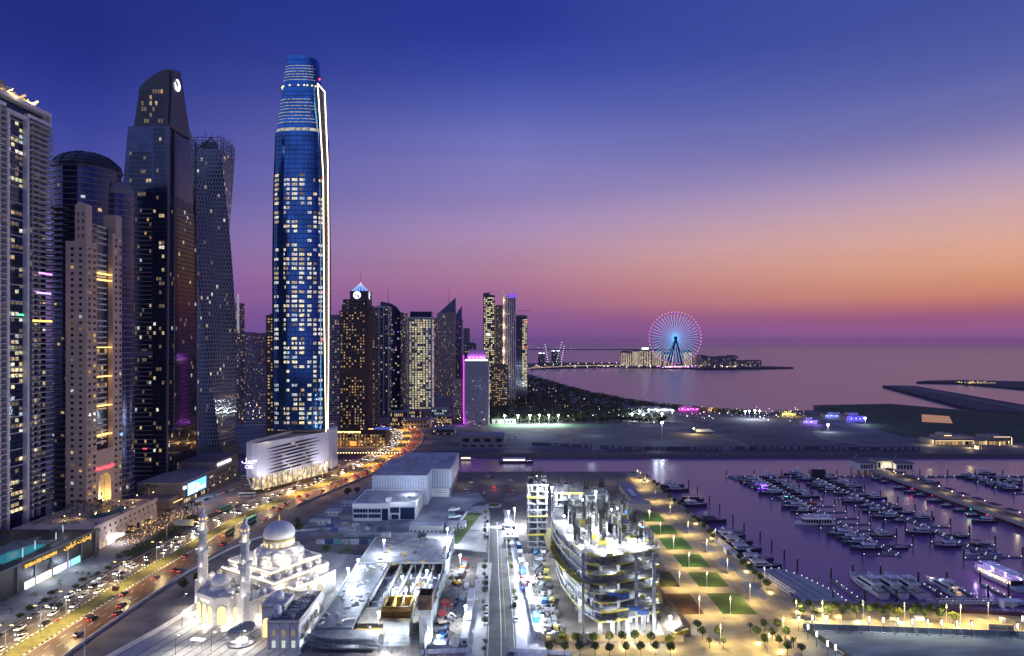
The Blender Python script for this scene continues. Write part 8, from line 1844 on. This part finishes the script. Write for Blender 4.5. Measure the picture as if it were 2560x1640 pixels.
for i, (x, y, s, lab) in enumerate(((-147, 300, 1.5, 'large dark tree on the earth lot left of the mosque'), (-150, 292, 1.35, 'dark tree just below the larger one left of the mosque'), (-128, 385, 1.4, 'bushy dark tree on the yard corner by the highway'), (-133, 398, 1.2, 'second bushy tree by the highway fence'), (-121, 472, 1.6, 'bushy tree beside the low shed near the warehouse'), (-116, 480, 1.4, 'bushy tree tucked behind the low shed'), (60, 278, 1.4, 'bright green tree at the right corner of the curved building'), (-62, 900, 2.2, 'broad tree at the foot of the purple crowned hotel'), (-100, 344, 1.2, 'tree on the pavement beside the printed yard fence'), (-88, 344, 1.1, 'right hand tree beside the printed yard fence'))): tree(x, y, i % 2, s, lab, None, name='broad_tree')
# verge shrubs beside the highway and the podium pavement
for i in range(16):
 y = 228+i*8.2; t = thing('shrub', 'low dark shrub on the highway verge, %s from the bottom edge' % ORD[i], 'shrub', (-209+random.uniform(-3, 4), y, .1), 0, 'shrubs on the highway verge'); t.scale = (.8, .8, .45); link('foliage', CROWNS[i % 2], t, (0, 0, -2.6)); link('stem', TRUNKS[0], t); t.scale = (1.0, 1.0, .5)
mb = MB(); rg = random.Random(8)
for i in range(5200):
 y = rg.uniform(345, 425); x = -208+rg.gauss(0, 2.6)-(y-345)*.02; z = abs(rg.gauss(0, 1.0))+.2; s = rg.uniform(.2, .5); u = Vector((rg.gauss(0, 1), rg.gauss(0, 1), rg.gauss(0, .5))).normalized()*s; w = Vector((rg.gauss(0, 1), rg.gauss(0, 1), rg.gauss(0, 1))).normalized()*s*.5; p = Vector((x, y, z)); mb.quad(p-u, p+w, p+u, p-w)
o = mb.build('undergrowth', LEAF); o['kind'] = 'stuff'; o['label'] = 'dark undergrowth between the terrace and the highway'; o['category'] = 'undergrowth'
# ---- palms
def palm_crown(seed, n=15, L=2.6, mat=None):
 rg = random.Random(seed); mb = MB()
 for i in range(n):
  a = 2*pi*i/n+rg.uniform(-.2, .2); e = rg.uniform(.1, 1.1); prev = None
  for j in range(6):
   t = j/5; r = L*t*cos(e*.5); z = L*(sin(e)*t-.62*t*t); c = Vector((r*cos(a), r*sin(a), z)); wv = Vector((-sin(a), cos(a), 0))*(.42*(1-t)**.5*min(1, t*4+.3)); d = Vector((0, 0, -.18))
   cur = (c-wv+d, c, c+wv+d)
   if prev: mb.quad(prev[0], prev[1], cur[1], cur[0]); mb.quad(prev[1], prev[2], cur[2], cur[1])
   prev = cur
 return mb.mesh('crown', mat or M('palm_green', (.045, .065, .02), .6, noise=.4, scale=2))
PC = [palm_crown(1), palm_crown(2, 17)]; PCL = palm_crown(3, 16, 2.6, M('palm_lit', (.20, .22, .14), .6))  # lit palms: lamp light also put into the paler frond colour
PT = MB().tube((0, 0, 0), (.15, .1, 6), .26, .17, 7).mesh('trunk', BARK); PTL = MB().tube((0, 0, 0), (.1, 0, 5), .26, .18, 7).mesh('trunk', M('wrapped_trunk', (.3, .3, .3), .7, emit=(.7, .85, 1), es=.8))
def palm(x, y, z, label, group, lit=False, s=1):
 t = thing('palm_tree', label, 'palm', (x, y, z), random.uniform(0, 6), group); t.scale = (s,)*3; link('trunk', PTL if lit else PT, t); link('crown', PCL if lit else random.choice(PC), t, (.12, .06, 5 if lit else 6))
 if lit: lamp('palm_lamp', 'POINT', (0, .6, 4.4), 320, (.8, .95, 1), .1, parent=t)
for i, (x, y) in enumerate(((-234, 306), (-237, 318), (-238, 334), (-242, 345))): palm(x, y, 12.6, 'palm with white lit trunk on the pool deck, %s from the gold lettering' % ORD[i], 'lit palms on the pool deck', True, 1.05)
for i, (x, y) in enumerate(((-262, 386), (-257, 384), (-250, 388), (-246, 383), (-259, 375), (-242, 374), (-240, 418), (-237, 424), (-243, 428))): palm(x, y, 13, 'dark palm on the hotel podium roof, %s from its left end' % ORD[i], 'palms on the hotel podium roof', False, 1.15)
for i, (x, y) in enumerate(((-222, 390), (-218, 400), (-221, 412), (-214, 420), (-210, 428), (-217, 434), (-224, 376), (-219, 366))): palm(x, y, .1, 'palm on the lit terrace below the hotel wall, %s one along it' % ORD[i], 'palms on the lit terrace', False, 1.2)
for i in range(14): palm(-20+i*11+random.uniform(-3, 3), 915+random.uniform(-3, 6), 0, 'palm behind the green sports field, %s from the purple hotel' % ORD[i], 'palms behind the sports field', False, 1.5)
for i, (px, py) in enumerate(((1200, 1075), (1555, 1052), (1568, 1058), (1640, 1058), (1665, 1052), (1985, 1048), (1950, 1040), (1940, 1042), (1965, 1040), (2020, 1052))): x, y, _ = G(px, py); palm(x, y, 0, 'beach palm near the lights of the north shore, %s from the left' % ORD[i], 'palms on the north shore', False, 1.5)
# the far garden reads as one dark mass
mb = MB(); rg = random.Random(5)
def in_garden(x, y): return y > 925 and x < 262-(y-925)*.05 - max(0, y-1250)*.10 and x > -70-(y-925)*.02 and y < 2330 and x < (253 if y < 1269 else 195+(1470-y)*.29 if y < 1470 else 152+(1710-y)*.18 if y < 1710 else 66+(2380-y)*.13)-28
n = 0
while n < 1700:
 y = 925+1400*rg.random()**1.6; x = rg.uniform(-110, 262)
 if not in_garden(x, y): continue
 n += 1; r = rg.uniform(3.2, 7); h = rg.uniform(4, 11)
 for j in range(15):
  d = Vector((rg.gauss(0, 1), rg.gauss(0, 1), abs(rg.gauss(0, .8)))).normalized()*r*rg.uniform(.5, 1); p = Vector((x, y, h*.45))+Vector((d.x, d.y, d.z*.9)); u = Vector((rg.gauss(0, 1), rg.gauss(0, 1), rg.gauss(0, .5))).normalized()*r*.38; w = Vector((rg.gauss(0, 1), rg.gauss(0, 1), rg.gauss(0, 1))).normalized()*r*.26; mb.quad(p-u, p+w, p+u, p-w)
o = mb.build('garden_foliage', M('garden_leaf', (.028, .042, .016), .9, noise=.5, scale=.2)); o['kind'] = 'stuff'; o['label'] = 'dense dark palm garden along the beach'; o['category'] = 'garden'
mb = MB(); rg = random.Random(15)
for (x0, x1, y0, y1, z, n, h) in ((-274, -232, 360, 414, 13, 900, 1.6), (-288, -236, 276, 350, 12.95, 700, 1.5), (-226, -206, 190, 262, .1, 900, 1.3), (-228, -206, 262, 345, .1, 160, .8), (250, 356, 1085, 1110, 0, 10, 1)):
 for i in range(n//6):
  cx, cy_ = rg.uniform(x0, x1), rg.uniform(y0, y1)
  if z == 12.95 and (-246 < cx < -234 and 296 < cy_ < 326): continue
  r = rg.uniform(.6, 1.6)
  for j in range(14): p = Vector((cx+rg.gauss(0, r*.6), cy_+rg.gauss(0, r*.6), z+rg.random()*h)); u = Vector((rg.gauss(0, 1), rg.gauss(0, 1), rg.gauss(0, .5))).normalized()*.4; w = Vector((rg.gauss(0, 1), rg.gauss(0, 1), rg.gauss(0, 1))).normalized()*.25; mb.quad(p-u, p+w, p+u, p-w)
for (a, b) in zip(bp, bp[1:-1]):
 for i in range(60):
  f = rg.random(); off = rg.uniform(16, 52); x, y = a[0]+(b[0]-a[0])*f-off*.75, a[1]+(b[1]-a[1])*f-off*.65
  for j in range(14): p = Vector((x+rg.gauss(0, 3), y+rg.gauss(0, 3), rg.random()*6)); u = Vector((rg.gauss(0, 1), rg.gauss(0, 1), rg.gauss(0, .5))).normalized()*1.7; w = Vector((rg.gauss(0, 1), rg.gauss(0, 1), rg.gauss(0, 1))).normalized()*1.1; mb.quad(p-u, p+w, p+u, p-w)
o = mb.build('planting', LEAF); o['kind'] = 'stuff'; o['label'] = 'dark planting on podium roofs, verges and the north shore'; o['category'] = 'planting'
# ---- string lights over the terrace
mb = MB(); rg = random.Random(6)
for k in range(230): x, y = -228+rg.random()*18, 356+rg.random()*72; mb.lathe([(.02, 0), (.14, .14), (.02, .28)], 4, x, y)
for k in range(len(mb.v)): mb.v[k] = (mb.v[k][0], mb.v[k][1], mb.v[k][2]+3.0)
o = mb.build('string_lights', E('string_warm', (1, .6, .2), 5)); o['kind'] = 'stuff'; o['label'] = 'warm string lights over the hotel terrace'; o['category'] = 'lights'
for k in range(6): lamp('terrace_lamp', 'POINT', (-220, 360+k*12, 4), 420, (1, .62, .25), .2)
def globe(x, y, z, p, label):
 t = thing('garden_lamp', label, 'lamp', (x, y, z), 0, 'garden lamps on the hotel podium'); MB().tube((0, 0, 0), (0, 0, 2), .06).build('pole', DKMETAL, t); MB().lathe([(.05, 2), (.34, 2.3), (.05, 2.65)], 8).build('globe', E('globe_warm', (1, .7, .25), 5), t); lamp('globe_lamp', 'POINT', (0, -.5, 2.4), p, (1, .68, .28), .2, parent=t)
for i, (x, y) in enumerate(((-246, 420), (-240, 428), (-252, 373), (-245, 377), (-240, 381), (-258, 369), (-237, 400), (-248, 404))): globe(x, y, 13, 900 if i < 2 else 420, 'warm globe lamp among the palms of the hotel podium, %s one' % ORD[i])
# ---- street lamps
POLE12 = MB().tube((0, 0, 0), (0, 0, 12), .16, .09, 6).mesh('pole', GREYM); ARM = MB().tube((0, 0, 11.8), (2.2, 0, 12.3), .07, .05, 5).tube((0, 0, 11.8), (-2.2, 0, 12.3), .07, .05, 5).mesh('arm', GREYM); HEADW = MB().box(1.6, 2.8, -.22, .22, 12.2, 12.4).box(-2.8, -1.6, -.22, .22, 12.2, 12.4).mesh('lamp_head', E('sodium_head', (1, .72, .3), 3))
k = 0
for i, Y in enumerate((214, 238, 264, 294, 330, 372, 410, 448, 486, 520, 556, 600, 645, 690, 740, 790, 840)):
 d = dY(Y); x, y, a = hw.at(d, 0); t = thing('highway_lamp', 'tall two armed lamp on the highway median, %s from the bottom edge' % ORD[i], 'street lamp', (x, y, .2), a-pi/2, 'median lamps of the highway'); link('pole', POLE12, t); link('arm', ARM, t); link('lamp_head', HEADW, t)
 wy = (1, .74, .34) if Y < 450 else (1, .55, .18)
 for s in (-2.4, 2.4): lamp('road_lamp', 'SPOT', (s, 0, 12.1), 18000 if Y < 450 else 38000, wy, .3, target=(s*2.2, 0, 0), angle=150, blend=.8, parent=t)
POLE8 = MB().tube((0, 0, 0), (0, 0, 8.5), .08, .06, 6).mesh('pole', WHITE); HD8 = MB().box(-.22, .22, -.2, .2, 6.4, 6.6).box(-.2, .2, -.22, .22, 7.6, 7.8).mesh('lamp_head', E('park_head', (1, .93, .75), 1.6))
def park_lamp(x, y, label, group, p=2600, c=(1, .76, .30)):
 t = thing('park_lamp', label, 'street lamp', (x, y, .05), 0, group); link('pole', POLE8, t); link('lamp_head', HD8, t); lamp('park_light', 'SPOT', (0, -.5, 7.4), p*2.8, c, .25, target=(0, -.6, 0), angle=158, blend=.9, parent=t)
for i, (zx, zy) in enumerate(((203, 465), (293, 572), (398, 690), (521, 832), (664, 995), (854, 1210), (445, 995), (604, 1210), (775, 1450), (1163, 1530))): x, y = ZP(zx, zy, 1560, 1160, 3.208); park_lamp(x, y, ['white lamp pole on the farthest lawn', 'white lamp pole on the second farthest lawn', 'white lamp pole on the third lawn down', 'white lamp pole on the fourth lawn down', 'white lamp pole on the fifth lawn down', 'white lamp pole on the nearest right lawn', 'white lamp pole on the half hidden brown lawn', 'white lamp pole on the nearest brown lawn', 'white lamp pole on the paving below the lawns', 'white lamp pole in the tree grove'][i], 'lamp poles on the park lawns', 3000)
for i, (zx, zy) in enumerate(((122, 830), (383, 840), (792, 845), (1206, 860), (1627, 878), (1768, 880), (2045, 855))): x, y = ZP(zx, zy, 1960, 1340, 4.007); park_lamp(x, y, 'white lamp pole between the south promenade trees, %s from the quay corner' % ORD[i], 'lamp poles along the south promenade', 3300)
for i, (x, y) in enumerate(((106, 250), (106, 285), (107, 318), (106.5, 350), (106, 385), (105, 425), (104, 465), (102, 505), (106, 540))): park_lamp(x, y, 'white lamp pole beside the promenade path, %s from the bottom' % ORD[i], 'lamp poles along the promenade path', 3000)
for i, (zx, zy, o) in enumerate(((733, 630, 0), (1128, 960, 0), (1382, 1245, 0), (1592, 1245, 0), (130, 140, 0), (170, 170, 0))): x, y = ZP(zx, zy, 1560, 1160, 3.208); park_lamp(x, y, 'white lamp pole by the quay railing, %s of six' % ORD[i], 'lamp poles by the quay railing', 1500)
for i, (x, y) in enumerate(((20, 240), (34, 239), (48, 238.5), (62, 238), (78, 240), (92, 243), (104, 246), (132, 262), (150, 261), (168, 260), (186, 258.5), (204, 257))): lamp('warm_wash', 'SPOT', (x, y, 7), 3200, (1, .76, .30), .3, target=(x, y+2, 0), angle=150, blend=.9)
# light boxes round the fenced lot
LB = MB().tube((0, 0, 0), (0, 0, 6.4), .09, .09, 6).mesh('pole', DKMETAL); LBF = MB().box(-.5, .5, -.16, .16, 3.6, 6.6).mesh('box_frame', DKMETAL); LBG = MB().box(-.32, .32, -.2, -.165, 3.9, 6.2).box(-.32, .32, .165, .2, 3.9, 6.2).mesh('light_panel', E('lightbox_glow', (1, .95, .8), 2))
lb = [(147, 905), (240, 985), (283, 890), (327, 1060), (422, 895), (435, 1160), (850, 905), (993, 915), (1140, 920), (1284, 930), (1437, 935), (1577, 940), (1730, 950), (1880, 960), (2337, 980), (2385, 900), (515, 1200)]
for i, (zx, zy) in enumerate(lb):
 x, y = ZP(zx, zy+55, 1960, 1340, 4.007); t = thing('light_box_lamp', 'black framed upright light box on the lot fence, %s listed from the near corner' % ORD[i], 'street lamp', (x, y, .1), random.uniform(-.15, .15), 'light box lamps around the fenced lot'); link('pole', LB, t); link('box_frame', LBF, t); link('light_panel', LBG, t)
 lamp('box_lamp', 'POINT', (0, -.7, 5), 700, (.9, .95, .9), .2, parent=t)
# fence of the lot, with stays and mirrored banner lettering seen from behind
FB = M('lot_fence_blue', (.10, .13, .16), .6, noise=.2, scale=.4)
def lot_fence(label, x0, y0, x1, y1, mat, n):
 L = hypot(x1-x0, y1-y0); t = thing('lot_fence', label, 'fence', (x0, y0, 0), atan2(y1-y0, x1-x0)); MB().box(0, L, 0, .08, 0, 2.3).build('fence_panel', mat, t); mb = MB(); mb.tube((0, -.05, 2.3), (L, -.05, 2.3), .05, n=4); mb.tube((0, -.05, .5), (L, -.05, .5), .05, n=4)
 for k in range(n+1): u = L*k/n; mb.tube((u, -.05, 0), (u, -.05, 2.5), .06, n=4); mb.tube((u, -.05, 2.0), (u, -1.7, .3), .05, n=4); mb.box(u-.4, u+.4, -2.1, -1.4, .1, .55)
 mb.build('fence_stay', GREYM, t); return t
f = lot_fence('blue grey hoarding with stays along the far side of the fenced lot', 117, 257.5, 220, 248.6, FB, 24);
text('banner_text', 'ARADA', 1.7, M('banner_ink', (.012, .014, .02), .6), f, (74, -.11, 2.75), (R(90), 0, 0), .02, sx=-1); MB().box(77.8, 79, -.15, -.05, 2.9, 3.2).box(77.6, 79.2, -.15, -.05, 3.5, 3.8).build('banner_mark', M('banner_ink'), f); MB().box(70.5, 80, -.04, .03, 2.32, 4.6).build('banner', M('banner_sand', (.42, .36, .24), .8), f)
f = lot_fence('dark hoarding down the left side of the fenced lot', 126, 215, 117, 257, M('lot_fence_dark', (.035, .035, .04), .6), 9); text('banner_text', 'ARADA', 1.2, M('banner_pale', (.6, .6, .6), .6), f, (22, .12, .7), (R(90), 0, pi), .02)
lot_fence('wire fence crossing the lot at its right side', 197, 250, 206, 225, FB, 8)
for i, (zx, zy, w) in enumerate(((325, 750, 4), (1345, 845, 4), (2190, 865, 1.6))):
 x, y = ZP(zx, zy, 1960, 1340, 4.007); t = thing('utility_box', ['white sloped utility box near the quay corner trees', 'wide white utility box under the promenade trees', 'small white utility box at the right of the promenade'][i], 'utility box', (x, y, .05)); MB().box(-w/2, w/2, -.8, .8, 0, 1.6).build('body', WHITE, t); MB().box(-w/2-.1, w/2+.1, -.9, .9, 1.6, 1.7).build('lid', WHITE, t)
# plaza lamps, signs, gantry
for i, (x, y) in enumerate(((-124, 236), (-112, 238.5), (-101, 239.5), (-133, 258), (-141, 275))):
 t = thing('plaza_lamp', 'dark slim lamp post on the mosque plaza, %s from the shelter' % ORD[i], 'street lamp', (x, y, .06), 0, 'lamp posts on the mosque plaza'); MB().tube((0, 0, 0), (0, 0, 7), .09).tube((0, 0, 7), (.9, .3, 7.2), .05).build('pole', DKMETAL, t); MB().box(.5, 1.2, .1, .5, 7.1, 7.22).build('lamp_head', E('plaza_head', (1, .95, .85), 4), t); lamp('plaza_light', 'SPOT', (.9, .3, 7), 4600, (1, .96, .88), .2, target=(.9, .2, 0), angle=150, blend=.9, parent=t)
t = thing('tall_pole', 'tall white pole beside the barriers at the bottom of the plaza', 'pole', (-151, 226, 0)); MB().tube((0, 0, 0), (0, 0, 15), .22, .14).build('shaft', WHITE, t); MB().lathe([(.5, 0), (.5, .4)], 8).build('footing', CONC, t)
t = thing('sign_gantry', 'grey sign gantry over the inbound highway, seen from behind', 'sign gantry', (-204, 378, 0)); MB().path([(0, 0, 0), (0, 0, 8.2), (1.4, 0, 9.4), (18, 0, 9.4), (19.4, 0, 8.2), (19.4, 0, 0)], .3, 8).build('portal', M('gantry_grey', (.3, .3, .28), .6), t); MB().box(4.5, 16, -.4, -.15, 7.4, 11).build('sign_panel', M('sign_back', (.40, .38, .26), .6), t); mb = MB()
for k in range(7): mb.box(5+1.7*k, 5.2+1.7*k, -.55, -.41, 7.4, 11)
mb.build('panel_stiffener', GREYM, t)
for x, y, z0, c, lab in ((-181, 292, 3, (.28, .09, .05), 'brown timber backed signboard on the median by the checkered kerb'), (-186, 262, 1.5, (.5, .12, .12), 'small red and white road sign on the median')):
 t = thing('road_sign', lab, 'road sign', (x, y, .2)); MB().tube((-.9, 0, 0), (-.9, 0, z0), .07).tube((.9, 0, 0), (.9, 0, z0), .07).build('post', GREYM, t); MB().box(-.5*z0, .5*z0, -.1, 0, z0-.4*z0, z0+.3*z0).build('panel', M('sign_%d' % int(c[0]*100), c, .6, noise=.3, scale=2), t)
# ---- cars
def car_proto(paint, head=True):
 o = link('car', None); o['category'] = 'car'; o['label'] = 'car'
 pf = [(-2.25, .35), (-2.3, .85), (-1.5, .98), (1.0, .95), (2.15, .78), (2.3, .5), (2.25, .32)]
 MB().loft([[(x, y*(.96 if z > .9 else 1), z) for x, z in pf] for y in (-.9, .9)]).build('body', paint, o)
 MB().loft([[(-1.75, -.8, .96), (1.0, -.8, .94), (1.0, .8, .94), (-1.75, .8, .96)], [(-1.2, -.66, 1.46), (.25, -.66, 1.46), (.25, .66, 1.46), (-1.2, .66, 1.46)]]).build('cabin_glass', DKW, o)
 MB().box(-1.15, .2, -.64, .64, 1.46, 1.5).build('roof', paint, o); w = MB().loft([[(.33*cos(2*pi*i/10), -.1, .33*sin(2*pi*i/10)) for i in range(10)], [(.33*cos(2*pi*i/10), .1, .33*sin(2*pi*i/10)) for i in range(10)]]).mesh('wheel', M('tyre', (.02, .02, .02), .9))
 for x in (-1.4, 1.4):
  for y in (-.82, .82): link('wheel', w, o, (x, y, .33))
 hm = MB().box(-.03, .04, -.2, .2, -.1, .1).mesh('headlight', E('headlight_on', (1, .95, .85), 12) if head else M('headlight_off', (.5, .5, .5), .2)); tm = MB().box(-.04, .03, -.22, .22, -.08, .08).mesh('taillight', E('tail_on', (1, .04, .02), 9) if head else M('tail_off', (.25, .01, .01), .3))
 for y in (-.6, .6): link('headlight', hm, o, (2.27, y, .62)); link('taillight', tm, o, (-2.3, y, .75))
 return remember(o)
PAINTS = [M('car_white', (.65, .65, .66), .25), M('car_silver', (.35, .36, .38), .25, metal=.6), M('car_black', (.015, .015, .018), .2), M('car_grey', (.12, .12, .13), .25, metal=.4), M('car_red', (.35, .02, .02), .25)]
PNAME = ['white', 'silver', 'black', 'grey', 'red']
ON = [car_proto(p, True) for p in PAINTS]; OFF = [car_proto(p, False) for p in PAINTS]; first = set()
def car(pi_, on, x, y, rz, label, group, z=.12, beam=0):
 p = (ON if on else OFF)[pi_]
 if p.name not in first: first.add(p.name); o = p; o.location = (x, y, z); o.rotation_euler = (0, 0, rz); o['label'] = label; o['group'] = group
 else: o = copy_tree(p, (x, y, z), rz, label, group)
 if beam: lamp('headlight_beam', 'SPOT', (2.6, 0, .75), beam, (1, .93, .8), .15, target=(16, 0, -.6), angle=62, blend=.7, parent=o)
 return o
def ordn(i):
 if i < 20: return ORD[i]
 return {2: 'twenty ', 3: 'thirty ', 4: 'forty '}[(i+1)//10]+ORD[(i+1) % 10-1] if (i+1) % 10 else {3: 'thirtieth', 4: 'fortieth', 5: 'fiftieth', 2: 'twentieth'}[(i+1)//10]
lanes_in = (-16.7, -13.4, -10, -6.6); lanes_out = (6.6, 10, 13.4, 16.7); cnt = [0]*8; rg = random.Random(21)
LN = ['outer kerb', 'outer middle', 'inner middle', 'median side']
for li, off in enumerate(lanes_in):
 d = dY(206)+rg.uniform(0, 10);
 while d < hw.L-330:
  x, y, a = hw.at(d, off); c = rg.choice((0, 0, 1, 2, 3)); car(c, True, x, y, a+pi, '%s car with white headlights, %s up the %s inbound lane' % (PNAME[c], ordn(cnt[li]), LN[li]), 'cars coming down the highway', .13, 4200 if y < 640 and cnt[li] % 2 == 0 else 0); cnt[li] += 1
  d += rg.uniform(8, 22) if y < 330 else rg.uniform(10, 30)
for li, off in enumerate(lanes_out):
 d = dY(206)+rg.uniform(0, 20)
 while d < hw.L-330:
  x, y, a = hw.at(d, off); c = rg.choice((0, 1, 2, 3, 3));
  if not (370 < y < 440 and li < 3): car(c, True, x, y, a, '%s car with red tail lights, %s up the %s outbound lane' % (PNAME[c], ordn(cnt[4+li]), LN[3-li]), 'cars going up the highway', .13); cnt[4+li] += 1
  d += rg.uniform(18, 60) if y < 520 else rg.uniform(16, 40)
for i in range(16):
 y = 214+(i//4)*6.2+rg.uniform(-1, 1); x = -227.0+(i % 4)*3.6 if False else -222.5+(i % 4)*3.3; c = rg.choice((0, 1, 2, 3, 4)); car(c, True, x, y, pi/2+rg.uniform(-.1, .1)+(pi if i % 4 < 2 else 0), '%s queued car at bottom left, row %s, %s from the podium' % (PNAME[c], ['one', 'two', 'three', 'four'][i//4], ORD[i % 4]), 'queued cars at bottom left', .1)
# parked cars on the street, in the car park and on the forecourt
for i, (zy, c) in enumerate(((925, 1), (968, 2), (1015, 1), (1155, 0), (1218, 0), (1280, 0), (470, 2), (565, 0), (600, 3))): x, y = ZP(1485, zy, 760, 1160, 3.209); car(c, False, st.at(y-100, -6.2)[0], y, -pi/2, '%s car parked on the west kerb of the street, %s in line' % (PNAME[c], ORD[i]), 'cars parked along the street', .1)
for i, (zy, c) in enumerate(((1085, 0), (1140, 2), (1255, 0))): x, y = ZP(1650, zy, 760, 1160, 3.209); car(c, False, st.at(y-100, 6.3)[0], y, pi/2, '%s car parked on the east kerb of the street, %s from the top' % (PNAME[c], ORD[i]), 'cars parked along the street', .1)
o = car(4, True, *G(760+1528/3.209, 1160+190/3.209)[:2], pi/2, 'red lit car stopped on the road north of the roundabout', 'cars near the roundabout', .1); lamp('tail_glow', 'POINT', (-3.5, 0, 1.5), 350, (1, .05, .03), .2, parent=o)
for i, (zx, zy, c, r) in enumerate(((1335, 155, 0, .1), (1300, 215, 1, .2), (1302, 235, 3, .2), (1440, 105, 3, 1.4), (1460, 105, 1, 1.4), (1485, 106, 0, 1.4), (1508, 107, 2, 1.4), (1330, 118, 3, .3), (1655, 140, 1, .1), (1665, 222, 4, 0), (1445, 235, 0, pi/2))): x, y = ZP(zx, zy, 760, 1160, 3.209); car(c, False, x, y, r, '%s car parked on the open lot beyond the roundabout, %s counted from the warehouse' % (PNAME[c], ORD[i]), 'cars on the open car park', .1)
for i in range(11): y = 462+i*7.5; x = -226+i*1.6; c = (0, 2, 1, 0, 3, 0, 1, 2, 0, 0, 3)[i]; car(c, i in (0, 4), x, y, 1.1 if i < 7 else pi/2, '%s car on the mall forecourt, %s from the terrace end' % (PNAME[c], ORD[i]), 'cars on the mall forecourt', .13)
for i, (px, py, c) in enumerate(((1820, 1078, 3), (1938, 1082, 0), (1996, 1070, 1), (1785, 1085, 0), (2200, 1074, 1), (2215, 1078, 4), (1272, 1095, 0), (1288, 1094, 1), (1592, 1190, 0), (1600, 1197, 2), (1610, 1203, 0))): x, y, _ = G(px, py); car(c, False, x, y, .2*i, '%s car standing alone on the %s, %s of its kind' % (PNAME[c], 'sandy lot' if i < 8 else 'quay road', ORD[i]), 'cars on the sandy lots', .05)
def bus(x, y, rz, c, label, lit=True):
 t = thing('bus', label, 'bus', (x, y, .13), rz); MB().box(-6, 6, -1.25, 1.25, .45, 3.1).build('body', M('bus_%d' % int(c[0]*100), c, .4), t); mb = MB()
 for s in (-1, 1): mb.box(-5.6, 5.6, s*1.27-.02, s*1.27+.02, 1.5, 2.6)
 mb.box(6.0, 6.04, -1.1, 1.1, 1.3, 2.7); mb.build('window_band', WMAT[0], t); MB().box(-5.8, 5.8, -1.1, 1.1, 3.1, 3.35).build('roof', M('bus_roof_%d' % int(c[0]*100), tuple(min(1, v*1.3) for v in c), .5), t)
 for wx in (-3.8, 3.8):
  for wy in (-1.1, 1.1): MB().loft([[(wx+.5*cos(2*pi*i/12), wy-.17, .5+.5*sin(2*pi*i/12)) for i in range(12)], [(wx+.5*cos(2*pi*i/12), wy+.17, .5+.5*sin(2*pi*i/12)) for i in range(12)]]).build('wheel', M('tyre'), t)
 for wy in (-.9, .9): MB().box(-6.05, -6.0, wy-.2, wy+.2, .9, 1.2).build('taillight', E('tail_on', (1, .04, .02), 9), t)
x, y, a = hw.at(dY(384), 10); bus(x, y, a, (.42, .36, .14), 'cream and green bus nearest the mosque minarets on the highway'); x, y, a = hw.at(dY(408), 11); bus(x, y, a, (.10, .33, .28), 'teal roofed bus ahead of the cream bus'); x, y, a = hw.at(dY(432), -22.5); bus(x, y, a, (.08, .26, .17), 'green bus at the highway edge behind the sign gantry'); bus(-198, 478, .15, (.62, .62, .64), 'white coach parked beside the hotel podium columns'); bus(-205, 505, .1, (.3, .3, .34), 'dim coach parked behind the white coach'); bus(-222, 540, .05, (.35, .4, .42), 'pale coach parked at the far mall corner')
for k in range(4): lamp('forecourt_lamp', 'POINT', (-216+k*8, 450+k*24, 7), 2200, (1, .62, .35), .3)
for k in range(4): lamp('pavement_lamp', 'POINT', (-214, 268+k*20, 6), 900, (.8, .9, 1), .3)
for k in range(6): lamp('car_park_lamp', 'POINT', (-40+k*24, 520+10*(k % 2), 9), 1500, (1, .8, .5), .3)
for x, y, p in ((10, 284, 3200), (11, 262, 3200), (4, 330, 3000), (-1, 372, 2600), (6, 310, 1800), (-25, 420, 900)): lamp('pavement_flood', 'SPOT', (x, y, 9), p*4, (.88, .94, 1), .3, target=(x-3, y, 0), angle=110, blend=.8)
for x, y, p in ((-60, 420, 2200), (-100, 395, 1200), (-40, 470, 1600), (-70, 440, 1800)): lamp('yard_lamp', 'POINT', (x, y, 14), p*2, (.7, .82, 1), .5)
lamp('warehouse_wash', 'SPOT', (-72, 405, 22), 16000, (.7, .8, 1), .8, target=(-78, 455, 10), angle=100, blend=.8)
for x in (-44, -28, 8, 18): lamp('barrier_fill', 'POINT', (x, 229, 4), 700, (.9, .95, 1), .2)  # added lamps without fixtures, lifting the dark barriers along the bottom front
for px, py, h, c in ((1320, 1090, 10, (.8, .9, 1)), (1480, 1090, 10, (.8, .9, 1)), (1640, 1120, 9, (.7, .8, 1))):
 x, y, _ = G(px, py); lamp('lot_lamp', 'POINT', (x, y, h+6), 5000, c, .5)
